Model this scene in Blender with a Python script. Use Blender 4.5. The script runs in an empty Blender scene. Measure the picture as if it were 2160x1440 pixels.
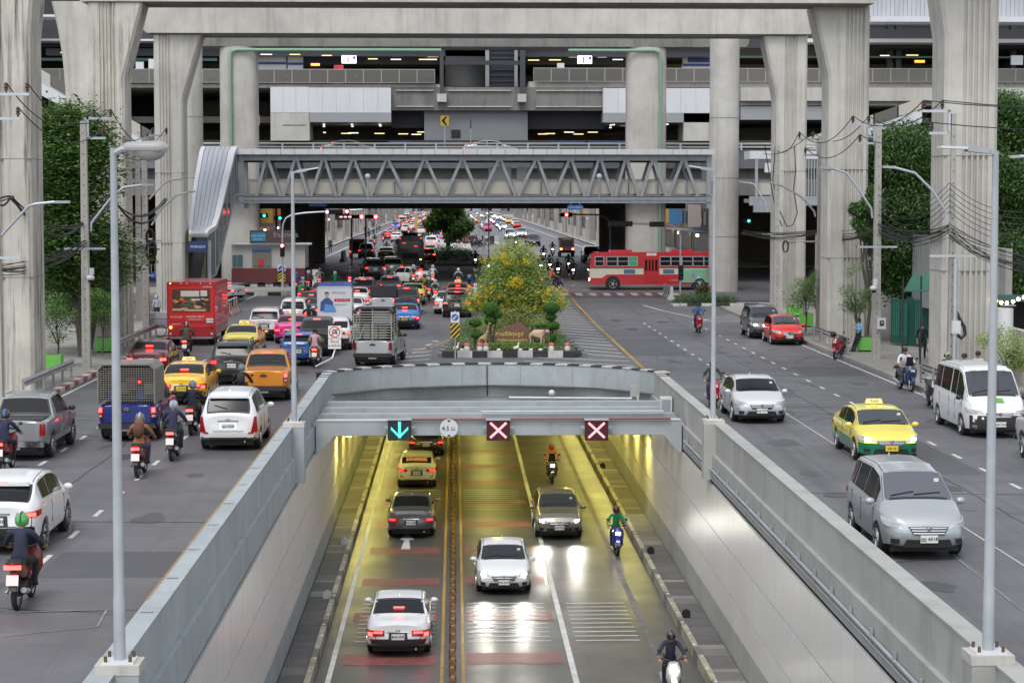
import bpy, bmesh, math, random
from mathutils import Vector, Matrix
R = math.radians
sc = bpy.context.scene
col = sc.collection
random.seed(7)
# ---------------------------------------------------------------- camera
CZ = 7.4
YAW, PIT, FP = math.atan(120/4400), math.atan(295/4400), 4400.0
cam = bpy.data.cameras.new('camera')
camo = bpy.data.objects.new('camera', cam); col.objects.link(camo)
camo.location = (0, 0, CZ)
camo.rotation_euler = (R(90)-PIT, 0, -YAW)
cam.sensor_width = 36; cam.lens = 36*FP/2160
cam.clip_start = 0.5; cam.clip_end = 6000
sc.camera = camo
# ---------------------------------------------------------------- sky, sun, exposure
w = bpy.data.worlds.new('World'); sc.world = w; w.use_nodes = True
nt = w.node_tree; nt.nodes.clear()
sky = nt.nodes.new('ShaderNodeTexSky'); sky.sky_type = 'NISHITA'; sky.sun_disc = False
sky.sun_elevation = R(58); sky.sun_rotation = R(200)
sky.air_density = 1.0; sky.dust_density = 1.0; sky.ozone_density = 1.0
hs = nt.nodes.new('ShaderNodeHueSaturation'); hs.inputs['Saturation'].default_value = 0.28
bg = nt.nodes.new('ShaderNodeBackground'); bg.inputs['Strength'].default_value = 0.15
wo = nt.nodes.new('ShaderNodeOutputWorld')
nt.links.new(sky.outputs[0], hs.inputs['Color']); nt.links.new(hs.outputs[0], bg.inputs[0]); nt.links.new(bg.outputs[0], wo.inputs[0])
sl = bpy.data.lights.new('sun', 'SUN'); sl.energy = 1.1; sl.angle = R(25); sl.color = (1, .97, .93)
so = bpy.data.objects.new('sun', sl); col.objects.link(so)
so.rotation_euler = (R(32), 0, R(-20))
sc.view_settings.view_transform = 'Standard'; sc.view_settings.look = 'None'
sc.view_settings.gamma = 1; sc.view_settings.exposure = 0.68; sc.view_settings.use_curve_mapping = False
try:
    sc.cycles.max_bounces = 6; sc.cycles.diffuse_bounces = 3; sc.cycles.glossy_bounces = 3
    sc.cycles.transmission_bounces = 3; sc.cycles.transparent_max_bounces = 6
    sc.cycles.sample_clamp_indirect = 4; sc.cycles.caustics_reflective = False; sc.cycles.caustics_refractive = False
except Exception: pass
# ---------------------------------------------------------------- photograph pixel -> place
_f = Vector((math.sin(YAW)*math.cos(PIT), math.cos(YAW)*math.cos(PIT), -math.sin(PIT)))
_r = Vector((math.cos(YAW), -math.sin(YAW), 0))
_u = _r.cross(_f)
def ray(px, py): return _f*FP + _r*(px-1080) + _u*(720-py)
def at(px, py, Y):                       # point seen at a pixel, at a distance Y down the road
    d = ray(px, py); return Vector((0, 0, CZ)) + d*(Y/d.y)
def zg(y):                               # the road rises gently past the junction
    if y < 140: return 0.0
    if y < 185: return 1.05*(y-140)/45
    if y < 600: return 1.05+0.65*(y-185)/415
    return 1.7
def G(px, py, z=None):                   # ground point seen at a pixel
    d = ray(px, py); zz = 0.0 if z is None else z; p = None
    for _ in range(1 if z is not None else 12):
        p = Vector((0, 0, CZ)) + d*((zz-CZ)/d.z)
        if z is None: zz = zg(p.y)
    return p
# ---------------------------------------------------------------- materials
def _n(t, k, **kw):
    n = t.nodes.new(k)
    for a, b in kw.items():
        if a in n.inputs: n.inputs[a].default_value = b
    return n
MATS = {}
def mat(name, c, rough=.6, metal=0, var=0, scale=1.0, streak=0, sscale=(2.2, 2.2, .12), scol=(.03, .03, .028), bump=0, emit=0, ecol=None, coat=0, rvar=0, coords='Object', spec=None, alpha=1, trans=0, bscale=None, blotch=0):
    if name in MATS: return MATS[name]
    m = bpy.data.materials.new(name); m.use_nodes = True; MATS[name] = m
    t = m.node_tree; p = t.nodes['Principled BSDF']
    p.inputs['Base Color'].default_value = (*c, 1); p.inputs['Roughness'].default_value = rough
    p.inputs['Metallic'].default_value = metal; p.inputs['Coat Weight'].default_value = coat
    if spec is not None: p.inputs['Specular IOR Level'].default_value = spec
    if alpha < 1: p.inputs['Alpha'].default_value = alpha
    if trans: p.inputs['Transmission Weight'].default_value = trans
    if emit:
        p.inputs['Emission Color'].default_value = (*(ecol or c), 1); p.inputs['Emission Strength'].default_value = emit
    if not (var or streak or bump or rvar or blotch): return m
    tc = t.nodes.new('ShaderNodeTexCoord'); src = tc.outputs[coords]
    oi = t.nodes.new('ShaderNodeObjectInfo'); ms = t.nodes.new('ShaderNodeMath'); ms.operation = 'MULTIPLY'; ms.inputs[1].default_value = 61.0; t.links.new(oi.outputs['Random'], ms.inputs[0])
    va = t.nodes.new('ShaderNodeVectorMath'); va.operation = 'ADD'; t.links.new(src, va.inputs[0]); t.links.new(ms.outputs[0], va.inputs[1]); src = va.outputs[0]
    cur = None
    def mix(a, b, fac, mode='MULTIPLY'):
        x = t.nodes.new('ShaderNodeMix'); x.data_type = 'RGBA'; x.blend_type = mode
        if isinstance(fac, float): x.inputs[0].default_value = fac
        else: t.links.new(fac, x.inputs[0])
        for i, v in ((6, a), (7, b)):
            if isinstance(v, tuple): x.inputs[i].default_value = v
            else: t.links.new(v, x.inputs[i])
        return x.outputs[2]
    cur = (*c, 1)
    if var:
        n1 = _n(t, 'ShaderNodeTexNoise', Scale=scale, Detail=8.0, Roughness=.62); t.links.new(src, n1.inputs['Vector'])
        cr = t.nodes.new('ShaderNodeMapRange'); cr.inputs[1].default_value = .3; cr.inputs[2].default_value = .7
        cr.inputs[3].default_value = 1-var; cr.inputs[4].default_value = 1+var*.6
        t.links.new(n1.outputs[0], cr.inputs[0])
        n2 = _n(t, 'ShaderNodeTexNoise', Scale=scale*.17, Detail=4.0); t.links.new(src, n2.inputs['Vector'])
        cr2 = t.nodes.new('ShaderNodeMapRange'); cr2.inputs[1].default_value = .3; cr2.inputs[2].default_value = .7
        cr2.inputs[3].default_value = 1-var*.8; cr2.inputs[4].default_value = 1+var*.5
        t.links.new(n2.outputs[0], cr2.inputs[0])
        mm = t.nodes.new('ShaderNodeMath'); mm.operation = 'MULTIPLY'; t.links.new(cr.outputs[0], mm.inputs[0]); t.links.new(cr2.outputs[0], mm.inputs[1])
        cb = t.nodes.new('ShaderNodeCombineColor')
        for i in range(3): t.links.new(mm.outputs[0], cb.inputs[i])
        cur = mix(cur, cb.outputs[0], 1.0)
    if blotch:
        n3 = _n(t, 'ShaderNodeTexNoise', Scale=scale*2.5, Detail=10.0, Roughness=.75); t.links.new(src, n3.inputs['Vector'])
        r3 = t.nodes.new('ShaderNodeValToRGB'); r3.color_ramp.elements[0].position = .60; r3.color_ramp.elements[1].position = .72
        r3.color_ramp.elements[0].color = (0, 0, 0, 1); r3.color_ramp.elements[1].color = (blotch, blotch, blotch, 1)
        t.links.new(n3.outputs[0], r3.inputs[0])
        cur = mix(cur, (*[v*.45 for v in c], 1), r3.outputs[0], 'MIX')
    if streak:
        mp = t.nodes.new('ShaderNodeMapping'); mp.inputs['Scale'].default_value = sscale; t.links.new(src, mp.inputs[0])
        n4 = _n(t, 'ShaderNodeTexNoise', Scale=1.0, Detail=7.0, Roughness=.7); t.links.new(mp.outputs[0], n4.inputs['Vector'])
        r4 = t.nodes.new('ShaderNodeValToRGB'); r4.color_ramp.elements[0].position = .51; r4.color_ramp.elements[1].position = .70
        r4.color_ramp.elements[0].color = (0, 0, 0, 1); r4.color_ramp.elements[1].color = (streak, streak, streak, 1)
        t.links.new(n4.outputs[0], r4.inputs[0])
        cur = mix(cur, (*scol, 1), r4.outputs[0], 'MIX')
    if not isinstance(cur, tuple): t.links.new(cur, p.inputs['Base Color'])
    if bump:
        nb = _n(t, 'ShaderNodeTexNoise', Scale=bscale or scale*12, Detail=6.0); t.links.new(src, nb.inputs['Vector'])
        b = t.nodes.new('ShaderNodeBump'); b.inputs['Strength'].default_value = bump; b.inputs['Distance'].default_value = .02
        t.links.new(nb.outputs[0], b.inputs['Height']); t.links.new(b.outputs[0], p.inputs['Normal'])
    if rvar:
        nr = _n(t, 'ShaderNodeTexNoise', Scale=scale*.8, Detail=5.0); t.links.new(src, nr.inputs['Vector'])
        mr = t.nodes.new('ShaderNodeMapRange'); mr.inputs[1].default_value = .3; mr.inputs[2].default_value = .7
        mr.inputs[3].default_value = max(.05, rough-rvar); mr.inputs[4].default_value = rough+rvar
        t.links.new(nr.outputs[0], mr.inputs[0]); t.links.new(mr.outputs[0], p.inputs['Roughness'])
    return m
def glow(name, c, s): return mat(name, (.02, .02, .02), rough=.4, emit=s, ecol=c)
conc = mat('weathered concrete', (.50, .483, .442), .85, var=.17, scale=.6, streak=.38, sscale=(1.9, 1.9, .12), scol=(.17, .155, .13), bump=.12, bscale=9)
conc_stained = mat('black stained concrete', (.52, .495, .44), .88, var=.18, scale=.7, streak=1.0, sscale=(4.5, 4.5, .16), scol=(.035, .03, .028), bump=.15, bscale=9)
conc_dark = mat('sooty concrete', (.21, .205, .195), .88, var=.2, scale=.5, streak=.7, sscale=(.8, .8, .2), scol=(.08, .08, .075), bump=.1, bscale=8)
wall_paint = mat('pale blue grey painted concrete', (.36, .40, .41), .7, var=.14, scale=.7, streak=.42, sscale=(1.3, 1.3, .45), scol=(.20, .215, .21), bump=.05, bscale=7, blotch=.35)
wall_paint2 = mat('grey painted concrete', (.39, .395, .37), .7, var=.14, scale=.7, streak=.42, sscale=(1.3, 1.3, .45), scol=(.21, .205, .185), bump=.05, bscale=7, blotch=.2)
panel_m = mat('enamel cladding', (.76, .74, .70), .32, var=.05, scale=.25, streak=.10, sscale=(.3, 7, .25), scol=(.40, .38, .35), spec=.6)
asphalt = mat('asphalt', (.135, .135, .142), .58, var=.22, scale=.5, blotch=.35, streak=.7, sscale=(1.3, .025, 1), scol=(.075, .075, .08), bump=.25, bscale=40, rvar=.08)
tasphalt = mat('polished tunnel asphalt', (.088, .086, .084), .41, var=.16, scale=.6, streak=.45, sscale=(1.6, .05, 1), scol=(.035, .034, .033), bump=.12, bscale=30, rvar=.07)
pave = mat('pavement slabs', (.30, .285, .265), .85, var=.18, scale=.9, bump=.2, bscale=20, blotch=.3)
soil = mat('bare ground', (.13, .12, .10), .95, var=.25, scale=.3, bump=.3)
white_line = mat('worn white road paint', (.60, .60, .585), .6, var=.25, scale=2.5, blotch=.4)
yellow_line = mat('worn yellow road paint', (.42, .25, .06), .6, var=.3, scale=2.5, blotch=.5)
red_line = mat('worn red road paint', (.21, .075, .07), .5, var=.35, scale=2.2, blotch=.8)
kerb_w = mat('white kerb paint', (.58, .57, .54), .75, var=.2, scale=2, streak=.5)
kerb_k = mat('black kerb paint', (.035, .035, .037), .7, var=.3, scale=2)
kerb_r = mat('faded red kerb paint', (.36, .12, .10), .8, var=.3, scale=2)
galv = mat('galvanised steel', (.50, .54, .58), .42, .55, var=.1, scale=2, rvar=.08)
steel_grey = mat('grey painted steel', (.33, .355, .38), .5, var=.08, scale=.8, streak=.2, scol=(.12, .12, .12))
steel_dk = mat('dark painted steel', (.035, .038, .045), .55, var=.2, scale=.6)
cladw = mat('white metal cladding', (.62, .63, .655), .4, var=.04, scale=.4, streak=.25, sscale=(1.5, 1.5, .15), scol=(.4, .4, .4))
cladg = mat('grey metal cladding', (.30, .315, .33), .5, var=.06, scale=.4)
silver_roof = mat('brushed silver roofing', (.44, .46, .50), .38, .15, var=.08, scale=.8, rvar=.1)
black = mat('matt black', (.012, .012, .013), .6)
rubber = mat('tyre rubber', (.018, .018, .019), .85)
darkgap = mat('dark joint', (.008, .008, .008), .9)
# ---------------------------------------------------------------- mesh building
class MB:
    def __init__(s): s.v = []; s.f = []; s.m = []
    def add(s, vs, fs, mi=0):
        n = len(s.v); s.v += [tuple(p) for p in vs]; s.f += [tuple(i+n for i in f) for f in fs]; s.m += [mi]*len(fs); return s
    def box(s, cx, cy, cz, sx, sy, sz, rz=0, mi=0, rx=0):
        M_ = Matrix.Translation((cx, cy, cz)) @ Matrix.Rotation(rz, 4, 'Z') @ Matrix.Rotation(rx, 4, 'X')
        vs = [M_ @ Vector((a*sx/2, b*sy/2, c*sz/2)) for c in (-1, 1) for b in (-1, 1) for a in (-1, 1)]
        return s.add(vs, [(0, 2, 3, 1), (4, 5, 7, 6), (0, 1, 5, 4), (2, 6, 7, 3), (0, 4, 6, 2), (1, 3, 7, 5)], mi)
    def b2(s, x0, x1, y0, y1, z0, z1, mi=0):
        return s.box((x0+x1)/2, (y0+y1)/2, (z0+z1)/2, abs(x1-x0), abs(y1-y0), abs(z1-z0), 0, mi)
    def bar(s, p, q, wd, h=None, mi=0):
        p, q = Vector(p), Vector(q); h = h or wd; d = (q-p); L = d.length
        if L < 1e-6: return s
        d.normalize(); up = Vector((0, 0, 1)) if abs(d.z) < .99 else Vector((0, 1, 0))
        x = d.cross(up).normalized(); z = x.cross(d).normalized()
        vs = [o + x*(a*wd/2) + z*(b*h/2) for o in (p, q) for a, b in ((-1, -1), (1, -1), (1, 1), (-1, 1))]
        return s.add(vs, [(0, 3, 2, 1), (4, 5, 6, 7), (0, 1, 5, 4), (1, 2, 6, 5), (2, 3, 7, 6), (3, 0, 4, 7)][:], mi)
    def tube(s, pts, r, n=8, mi=0, caps=True):
        pts = [Vector(p) for p in pts]; rs = r if isinstance(r, (list, tuple)) else [r]*len(pts)
        vs = []; fs = []; prev = None
        for i, p in enumerate(pts):
            d = (pts[min(i+1, len(pts)-1)]-pts[max(i-1, 0)])
            d = d.normalized() if d.length > 1e-9 else Vector((0, 0, 1))
            if prev is None:
                up = Vector((0, 0, 1)) if abs(d.z) < .9 else Vector((1, 0, 0)); x = d.cross(up).normalized()
            else: x = (prev - d*prev.dot(d)).normalized()
            prev = x; y = d.cross(x)
            for k in range(n):
                a = 2*math.pi*k/n; vs.append(p + (x*math.cos(a)+y*math.sin(a))*rs[i])
        for i in range(len(pts)-1):
            for k in range(n): a = i*n+k; b = i*n+(k+1) % n; fs.append((a, a+n, b+n, b))
        if caps: fs += [tuple(range(n)), tuple(range(len(vs)-1, len(vs)-n-1, -1))]
        return s.add(vs, fs, mi)
    def lathe(s, prof, n=16, c=(0, 0, 0), axis='Z', mi=0, a0=0, sc_=(1, 1)):
        vs = []; fs = []; m = len(prof)
        for k in range(n):
            a = 2*math.pi*k/n+a0
            for r_, h in prof:
                x, y = r_*math.cos(a)*sc_[0], r_*math.sin(a)*sc_[1]
                p = (x, y, h) if axis == 'Z' else ((h, x, y) if axis == 'X' else (x, h, y))
                vs.append((p[0]+c[0], p[1]+c[1], p[2]+c[2]))
        for k in range(n):
            k2 = (k+1) % n
            for i in range(m-1): fs.append((k*m+i, k2*m+i, k2*m+i+1, k*m+i+1))
        return s.add(vs, fs, mi)
    def prism(s, poly, y0, y1, plane='XZ', mi=0):
        n = len(poly)
        def P(a, b, h): return (a, h, b) if plane == 'XZ' else ((a, b, h) if plane == 'XY' else (h, a, b))
        vs = [P(a, b, y0) for a, b in poly] + [P(a, b, y1) for a, b in poly]
        fs = [tuple(range(n)), tuple(range(2*n-1, n-1, -1))] + [(i, i+n, (i+1) % n+n, (i+1) % n) for i in range(n)]
        return s.add(vs, fs, mi)
    def ball(s, c, r, n=10, m=6, mi=0, sq=(1, 1, 1)):
        vs = [(c[0], c[1], c[2]-r*sq[2])]; fs = []
        for j in range(1, m):
            t = -math.pi/2+math.pi*j/m
            for k in range(n): a = 2*math.pi*k/n; vs.append((c[0]+r*sq[0]*math.cos(t)*math.cos(a), c[1]+r*sq[1]*math.cos(t)*math.sin(a), c[2]+r*sq[2]*math.sin(t)))
        vs.append((c[0], c[1], c[2]+r*sq[2])); T = len(vs)-1
        for k in range(n):
            k2 = (k+1) % n; fs.append((0, 1+k2, 1+k)); fs.append((T, 1+(m-2)*n+k, 1+(m-2)*n+k2))
            for j in range(m-2): a = 1+j*n; fs.append((a+k, a+k2, a+n+k2, a+n+k))
        return s.add(vs, fs, mi)
    def mesh(s, name, mats, smooth=False, fix=True):
        me = bpy.data.meshes.new(name); me.from_pydata(s.v, [], s.f)
        for m in (mats if isinstance(mats, (list, tuple)) else [mats]): me.materials.append(m)
        if len(me.materials) > 1: me.polygons.foreach_set('material_index', s.m)
        if fix:
            bm = bmesh.new(); bm.from_mesh(me); bmesh.ops.recalc_face_normals(bm, faces=bm.faces); bm.to_mesh(me); bm.free()
        if smooth:
            me.polygons.foreach_set('use_smooth', [True]*len(me.polygons))
            try: me.set_sharp_from_angle(angle=R(smooth if smooth > 1 else 40))
            except Exception: pass
        me.update(); return me
    def build(s, name, mats, parent=None, smooth=False, loc=None, fix=True):
        return ob(name, s.mesh(name, mats, smooth, fix), parent, loc)
def ob(name, me, parent=None, loc=None, rz=0):
    o = bpy.data.objects.new(name, me); col.objects.link(o)
    if parent: o.parent = parent
    if loc is not None: o.location = loc
    if rz: o.rotation_euler = (0, 0, rz)
    return o
def tag(o, label, cat, group=None):
    o['label'] = label; o['category'] = cat
    if group: o['group'] = group
    return o
def thing(name, label, cat, loc=(0, 0, 0), rz=0, group=None):
    o = bpy.data.objects.new(name, None); col.objects.link(o); o.location = loc; o.rotation_euler = (0, 0, rz)
    o.empty_display_size = .3
    return tag(o, label, cat, group)
def struct(o): o['kind'] = 'structure'; return o
def stuff(o, label=None, cat=None):
    o['kind'] = 'stuff'
    if label: o['label'] = label
    if cat: o['category'] = cat
    return o
def children(o): return KIDS.get(o.name) or [c for c in bpy.data.objects if c.parent == o]
KIDS = {}
def copy_tree(o, loc, rz, label, group=None):
    def rec(a, par):
        c = a.copy(); col.objects.link(c)
        if par: c.parent = par
        KIDS[c.name] = []
        for ch in children(a): KIDS[c.name].append(rec(ch, c))
        return c
    for k in [o]: _index(k)
    r = rec(o, None); r.location = loc; r.rotation_euler = (0, 0, rz); r['label'] = label
    if group: r['group'] = group
    return r
def _index(o):
    if o.name in KIDS: return
    KIDS[o.name] = [c for c in bpy.data.objects if c.parent == o]
    for c in KIDS[o.name]: _index(c)
def text_mesh(body, size, depth=.004, align='CENTER'):
    c = bpy.data.curves.new('lettering', 'FONT'); c.body = body; c.size = size; c.extrude = depth; c.align_x = align; c.align_y = 'CENTER'; c.resolution_u = 2
    o = bpy.data.objects.new('lettering', c); col.objects.link(o)
    dg = bpy.context.evaluated_depsgraph_get(); me = bpy.data.meshes.new_from_object(o.evaluated_get(dg))
    bpy.data.objects.remove(o); bpy.data.curves.remove(c); me.materials.clear(); return me
_TX = {}
def text(body, size, m, parent, loc, rot=(R(90), 0, 0), name='lettering', depth=.004):
    k = (body, round(size, 3), m.name)
    if k not in _TX:
        me = text_mesh(body, size, depth); me.materials.append(m); _TX[k] = me
    o = bpy.data.objects.new(name, _TX[k]); col.objects.link(o); o.parent = parent; o.location = loc; o.rotation_euler = rot
    return o
# ================================================================ GROUND, ROADS, TRENCH
YB = 86.0                               # where the trench is roofed over
def strip(mb, x0, x1, y0, y1, dz=0.0, mi=0):      # a sheet that follows the road profile
    ks = [y0]+[k for k in (140, 185, 600) if y0 < k < y1]+[y1]
    for a, b in zip(ks, ks[1:]):
        xa = x0 if not callable(x0) else x0(a)
        mb.add([(x0, a, zg(a)+dz), (x1, a, zg(a)+dz), (x1, b, zg(b)+dz), (x0, b, zg(b)+dz)], [(0, 1, 2, 3)], mi)
    return mb
g = MB(); strip(g, -600, -5.06, -60, YB, -.04); strip(g, 7.86, 600, -60, YB, -.04); strip(g, -600, 600, YB, 3000, -.04)
struct(g.build('ground', soil, fix=False))
g = MB(); strip(g, -15.3, -5.06, -40, YB); strip(g, 7.86, 18.2, -40, YB)
# roof slab of the underpass carries the road and the curved end wall
strip(g, -15.3, 18.2, YB, 150)
strip(g, -120, 120, 150, 206); strip(g, -17, 19.5, 206, 1600)
road = struct(g.build('road', asphalt, fix=False))
fill = MB(); fill.add([(-5.06, 79.5, 0), (-5.06, YB, 0), (7.86, YB, 0), (7.86, 79.5, 0), (5.5, 82.6, 0), (1.4, 83.9, 0), (-2.6, 82.6, 0)], [(0, 6, 5, 4, 3, 2, 1)])
struct(fill.build('road', asphalt))
def pavement(x0, x1, y0, y1, side):
    m = MB(); ks = [y0]+[k for k in (140, 185, 600) if y0 < k < y1]+[y1]
    for a, b in zip(ks, ks[1:]):
        m.add([(x0, a, zg(a)+.15), (x1, a, zg(a)+.15), (x1, b, zg(b)+.15), (x0, b, zg(b)+.15), (x0, a, zg(a)-.1), (x1, a, zg(a)-.1), (x1, b, zg(b)-.1), (x0, b, zg(b)-.1)],
              [(0, 1, 2, 3), (4, 5, 1, 0), (7, 3, 2, 6), (4, 0, 3, 7), (5, 6, 2, 1)])
    return struct(m.build('pavement', pave))
pl = pavement(-34, -15.62, -40, 134, 1); pr = pavement(18.52, 44, -40, 143, -1)
pavement(-60, -17.3, 206, 900, 1); pavement(19.8, 60, 200, 900, -1)
def kerb(x, y0, y1, ms, seg=1.0, wd=.30, par=None, h=.17, name='kerb_stone'):
    me = [MB().box(0, 0, h/2-.02, wd, seg-.012, h+.04).mesh(name, m) for m in ms]
    n = int((y1-y0)/seg)
    for i in range(min(n, 140)):
        y = y0+seg*(i+.5)
        o = ob(name, me[i % len(ms)], par, (x, y, zg(y)))
        if par is None: struct(o)
kerb(-15.46, 62, 134, [kerb_r, kerb_w], 1.0, par=pl); kerb(18.36, 56, 143, [pave], 1.0, par=pr)
m = MB(); strip(m, -15.62, -15.3, -40, 62, .15); strip(m, 18.2, 18.52, -40, 56, .15); strip(m, -17.3, -17.0, 206, 900, .16); strip(m, 19.5, 19.8, 200, 900, .16)
struct(m.build('pavement_edge', kerb_w))
# paint -------------------------------------------------
mk = MB()
for x, y0, y1 in ((-11.7, 33, 150), (-8.5, 33, 150), (14.6, 33, 128), (11.5, 80, 128)):
    y = y0+(.9 if x > 0 else 0)
    while y < y1:
        strip(mk, x-.06, x+.06, y, y+1.05, .006); y += 3.2
strip(mk, 17.85, 17.97, 30, 128, .006); strip(mk, -15.05, -14.93, 60, 134, .006)
strip(mk, 11.56, 11.6, 30, 76, .006)
struct(mk.build('lane_markings', white_line, fix=False))
def stripe(mb, a, b, wd, dz=.006):
    a, b = Vector(a[:2]), Vector(b[:2]); d = (b-a).normalized(); n_ = Vector((-d.y, d.x))*wd/2
    k = 4; 
    for i in range(k):
        p, q = a.lerp(b, i/k), a.lerp(b, (i+1)/k)
        mb.add([(p.x-n_.x, p.y-n_.y, zg(p.y)+dz), (p.x+n_.x, p.y+n_.y, zg(p.y)+dz), (q.x+n_.x, q.y+n_.y, zg(q.y)+dz), (q.x-n_.x, q.y-n_.y, zg(q.y)+dz)], [(0, 3, 2, 1)])
yl = MB()
stripe(yl, (8.35, 90), (8.65, 165), .16); stripe(yl, (-5.2, 89.5), (-1.0, 107), .14); stripe(yl, (-1.0, 107), (1.1, 122), .14)
stripe(yl, (-3.5, 206), (-3.5, 420), .3); stripe(yl, (-3.0, 206), (-3.0, 420), .12)
struct(yl.build('yellow_lines', yellow_line, fix=False))
hl = MB()
for i in range(26):
    y = 92.5+2.6*i; stripe(hl, (8.1, y-1.3), (6.0 if y > 99 else 3.2, y+(1.2 if y > 99 else 1.6)), .22)
for i in range(7): y = 92+2.6*i; stripe(hl, (-1.2, y+3.4), (-4.6+i*.62, y+.4+i*.35), .2)
for i in range(4): stripe(hl, (-2.4+2.2*i, 88.8), (-4.4+2.2*i+5, 86.8+.2*i), .14)
for i in range(9): stripe(hl, (14.6+.55*i, 128+1.4*i), (18.8, 127+1.6*i), .2)
stripe(hl, (13.2, 146), (16.2, 127), .16)
stripe(hl, (-15.2, 152), (-9.5, 236), .2); stripe(hl, (-5.06-.9, 205), (-5.06-.9, 206), .2)
stripe(hl, (-14.6, 206), (-14.6, 600), .25); stripe(hl, (17.6, 206), (16.2, 600), .25)
struct(hl.build('hatched_markings', white_line, fix=False))
rl = MB(); strip(rl, 6.5, 17.4, 155, 159.2, .006); struct(rl.build('red_crossing', red_line, fix=False))
cw = MB()
for i in range(10): x = 7+i*1.05; strip(cw, x, x+.5, 155.6, 158.6, .012)
struct(cw.build('crossing_stripes', white_line, fix=False))
pt = MB()
for (x0, x1, y0, y1) in ((-8.4, -5.4, 60, 77), (-14.8, -12, 40, 52), (-11.4, -8.8, 96, 104), (12, 14.4, 56, 66), (8.2, 11.3, 100, 112), (-8.3, -5.2, 41, 44), (15, 17.6, 88, 93), (-11.3, -8.7, 33, 40.5)):
    strip(pt, x0, x1, y0, y1, .003)
struct(pt.build('asphalt_patches', mat('newer asphalt', (.088, .089, .095), .6, var=.14, scale=.8, bump=.2, bscale=40), fix=False))
ck = MB(); cr_ = random.Random(19)
def crack(x, y, n, a, L=.7, wd=.035):
    for _ in range(n):
        a += cr_.uniform(-.5, .5); x2, y2 = x+math.cos(a)*L, y+math.sin(a)*L
        if not (-15 < x2 < -5.2 or 8.1 < x2 < 18): break
        stripe(ck, (x, y), (x2, y2), wd*cr_.uniform(.5, 1.3), .008); x, y = x2, y2
for i in range(46): crack(cr_.choice((cr_.uniform(-15, -5.5), cr_.uniform(8.3, 17.8))), cr_.uniform(33, 120), cr_.randint(5, 16), cr_.choice((0, 1.57, 1.57, 3.14)))
for x in (-10.1, 13.1): 
    for y in range(34, 120, 2): stripe(ck, (x+cr_.uniform(-.05, .05), y), (x+cr_.uniform(-.05, .05), y+2), .03, .008)
for y in (48.6, 71, 96): stripe(ck, (-15, y), (-5.2, y-.6), .05, .008); stripe(ck, (8, y+4), (18, y+3.2), .05, .008)
struct(ck.build('road_cracks', mat('tar filled crack', (.05, .05, .055), .6), fix=False))
wm_ = MB()
for a, b in (((0, 1292), (225, 1286)), ((225, 1286), (205, 1322)), ((205, 1322), (0, 1342)), ((1660, 790), (1900, 800)), ((1530, 750), (1440, 742)), ((1650, 868), (1700, 905)), ((1985, 1150), (2160, 1290))): stripe(wm_, G(*a), G(*b), .04, .009)
struct(wm_.build('scuff_lines', mat('pale scuff', (.26, .26, .26), .7, var=.4, scale=4), fix=False))
oil = MB()
for i in range(60):
    x = cr_.choice((-13.4, -10.1, -6.8, 9.8, 13.1, 16.2))+cr_.uniform(-.5, .5); y = cr_.uniform(33, 130); r_ = cr_.uniform(.12, .5); k = [r_*cr_.uniform(.6, 1.2) for _ in range(10)]
    oil.add([(x+k[j]*math.cos(j*.628), y+2.2*k[j]*math.sin(j*.628), .005) for j in range(10)], [tuple(range(10))])
struct(oil.build('oil_stains', mat('oil stain', (.058, .058, .06), .45), fix=False))
me = MB().lathe([(0, 0), (.33, 0), (.33, .012), (.30, .014), (0, .014)], 18).mesh('manhole_cover', mat('cast iron', (.07, .07, .07), .6, bump=.5))
for x, y in ((-9.6, 47), (-13.2, 61), (-7.1, 72), (-10.3, 92), (9.6, 52), (13.2, 68), (16.4, 84), (10.2, 96)): struct(ob('manhole_cover', me, None, (x, y, 0)))
# ---------------- trench -----------------
ZF = -5.2
XL, XR = -4.62, 7.52
tr = MB(); tr.add([(XL-.4, -40, ZF), (XR+.4, -40, ZF), (XR+.4, 260, ZF), (XL-.4, 260, ZF)], [(0, 1, 2, 3)])
struct(tr.build('underpass_road', tasphalt, fix=False))
def fbox(mb, x0, x1, y0, y1, dz=.006): mb.add([(x0, y0, ZF+dz), (x1, y0, ZF+dz), (x1, y1, ZF+dz), (x0, y1, ZF+dz)], [(0, 1, 2, 3)])
wl = MB(); slab_grey = mat('grey edge strip', (.17, .165, .155), .8, var=.3, scale=2, blotch=.5)
fbox(wl, -3.44, -3.30, 40, 200); fbox(wl, 3.09, 3.25, 40, 200)
for cx0, cx1 in ((-2.9, -.62), (.35, 2.75), (3.45, 5.3)):
    for y0 in (59.2, 85, 112):
        for k in range(10): fbox(wl, cx0, cx1, y0+k*.62, y0+k*.62+.09, .014)
a0 = 75.2; ax = -1.82
wl.add([(ax-.17, a0, ZF+.007), (ax+.17, a0, ZF+.007), (ax+.09, a0+2.1, ZF+.007), (ax+.27, a0+2.1, ZF+.007), (ax, a0+3.6, ZF+.007), (ax-.27, a0+2.1, ZF+.007), (ax-.09, a0+2.1, ZF+.007)], [(0, 1, 2, 6), (3, 4, 5)])
el = MB(); fbox(el, 5.5, 5.68, 40, 200); struct(el.build('underpass_edge_strip', slab_grey, fix=False))
struct(wl.build('underpass_lane_markings', white_line, fix=False))
yl = MB(); fbox(yl, -.42, -.33, 40, 200); fbox(yl, .16, .24, 40, 200); struct(yl.build('underpass_yellow_lines', yellow_line, fix=False))
rb = MB()
for i in range(9):
    y = 56.2+i*(5.9 if i < 3 else 6.0)
    fbox(rb, -3.1, -.55, y, y+1.35); fbox(rb, .3, 2.95, y+.1, y+1.5)
for i in range(7): y = 112+i*6; fbox(rb, .3, 2.9, y, y+1.4)
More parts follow.
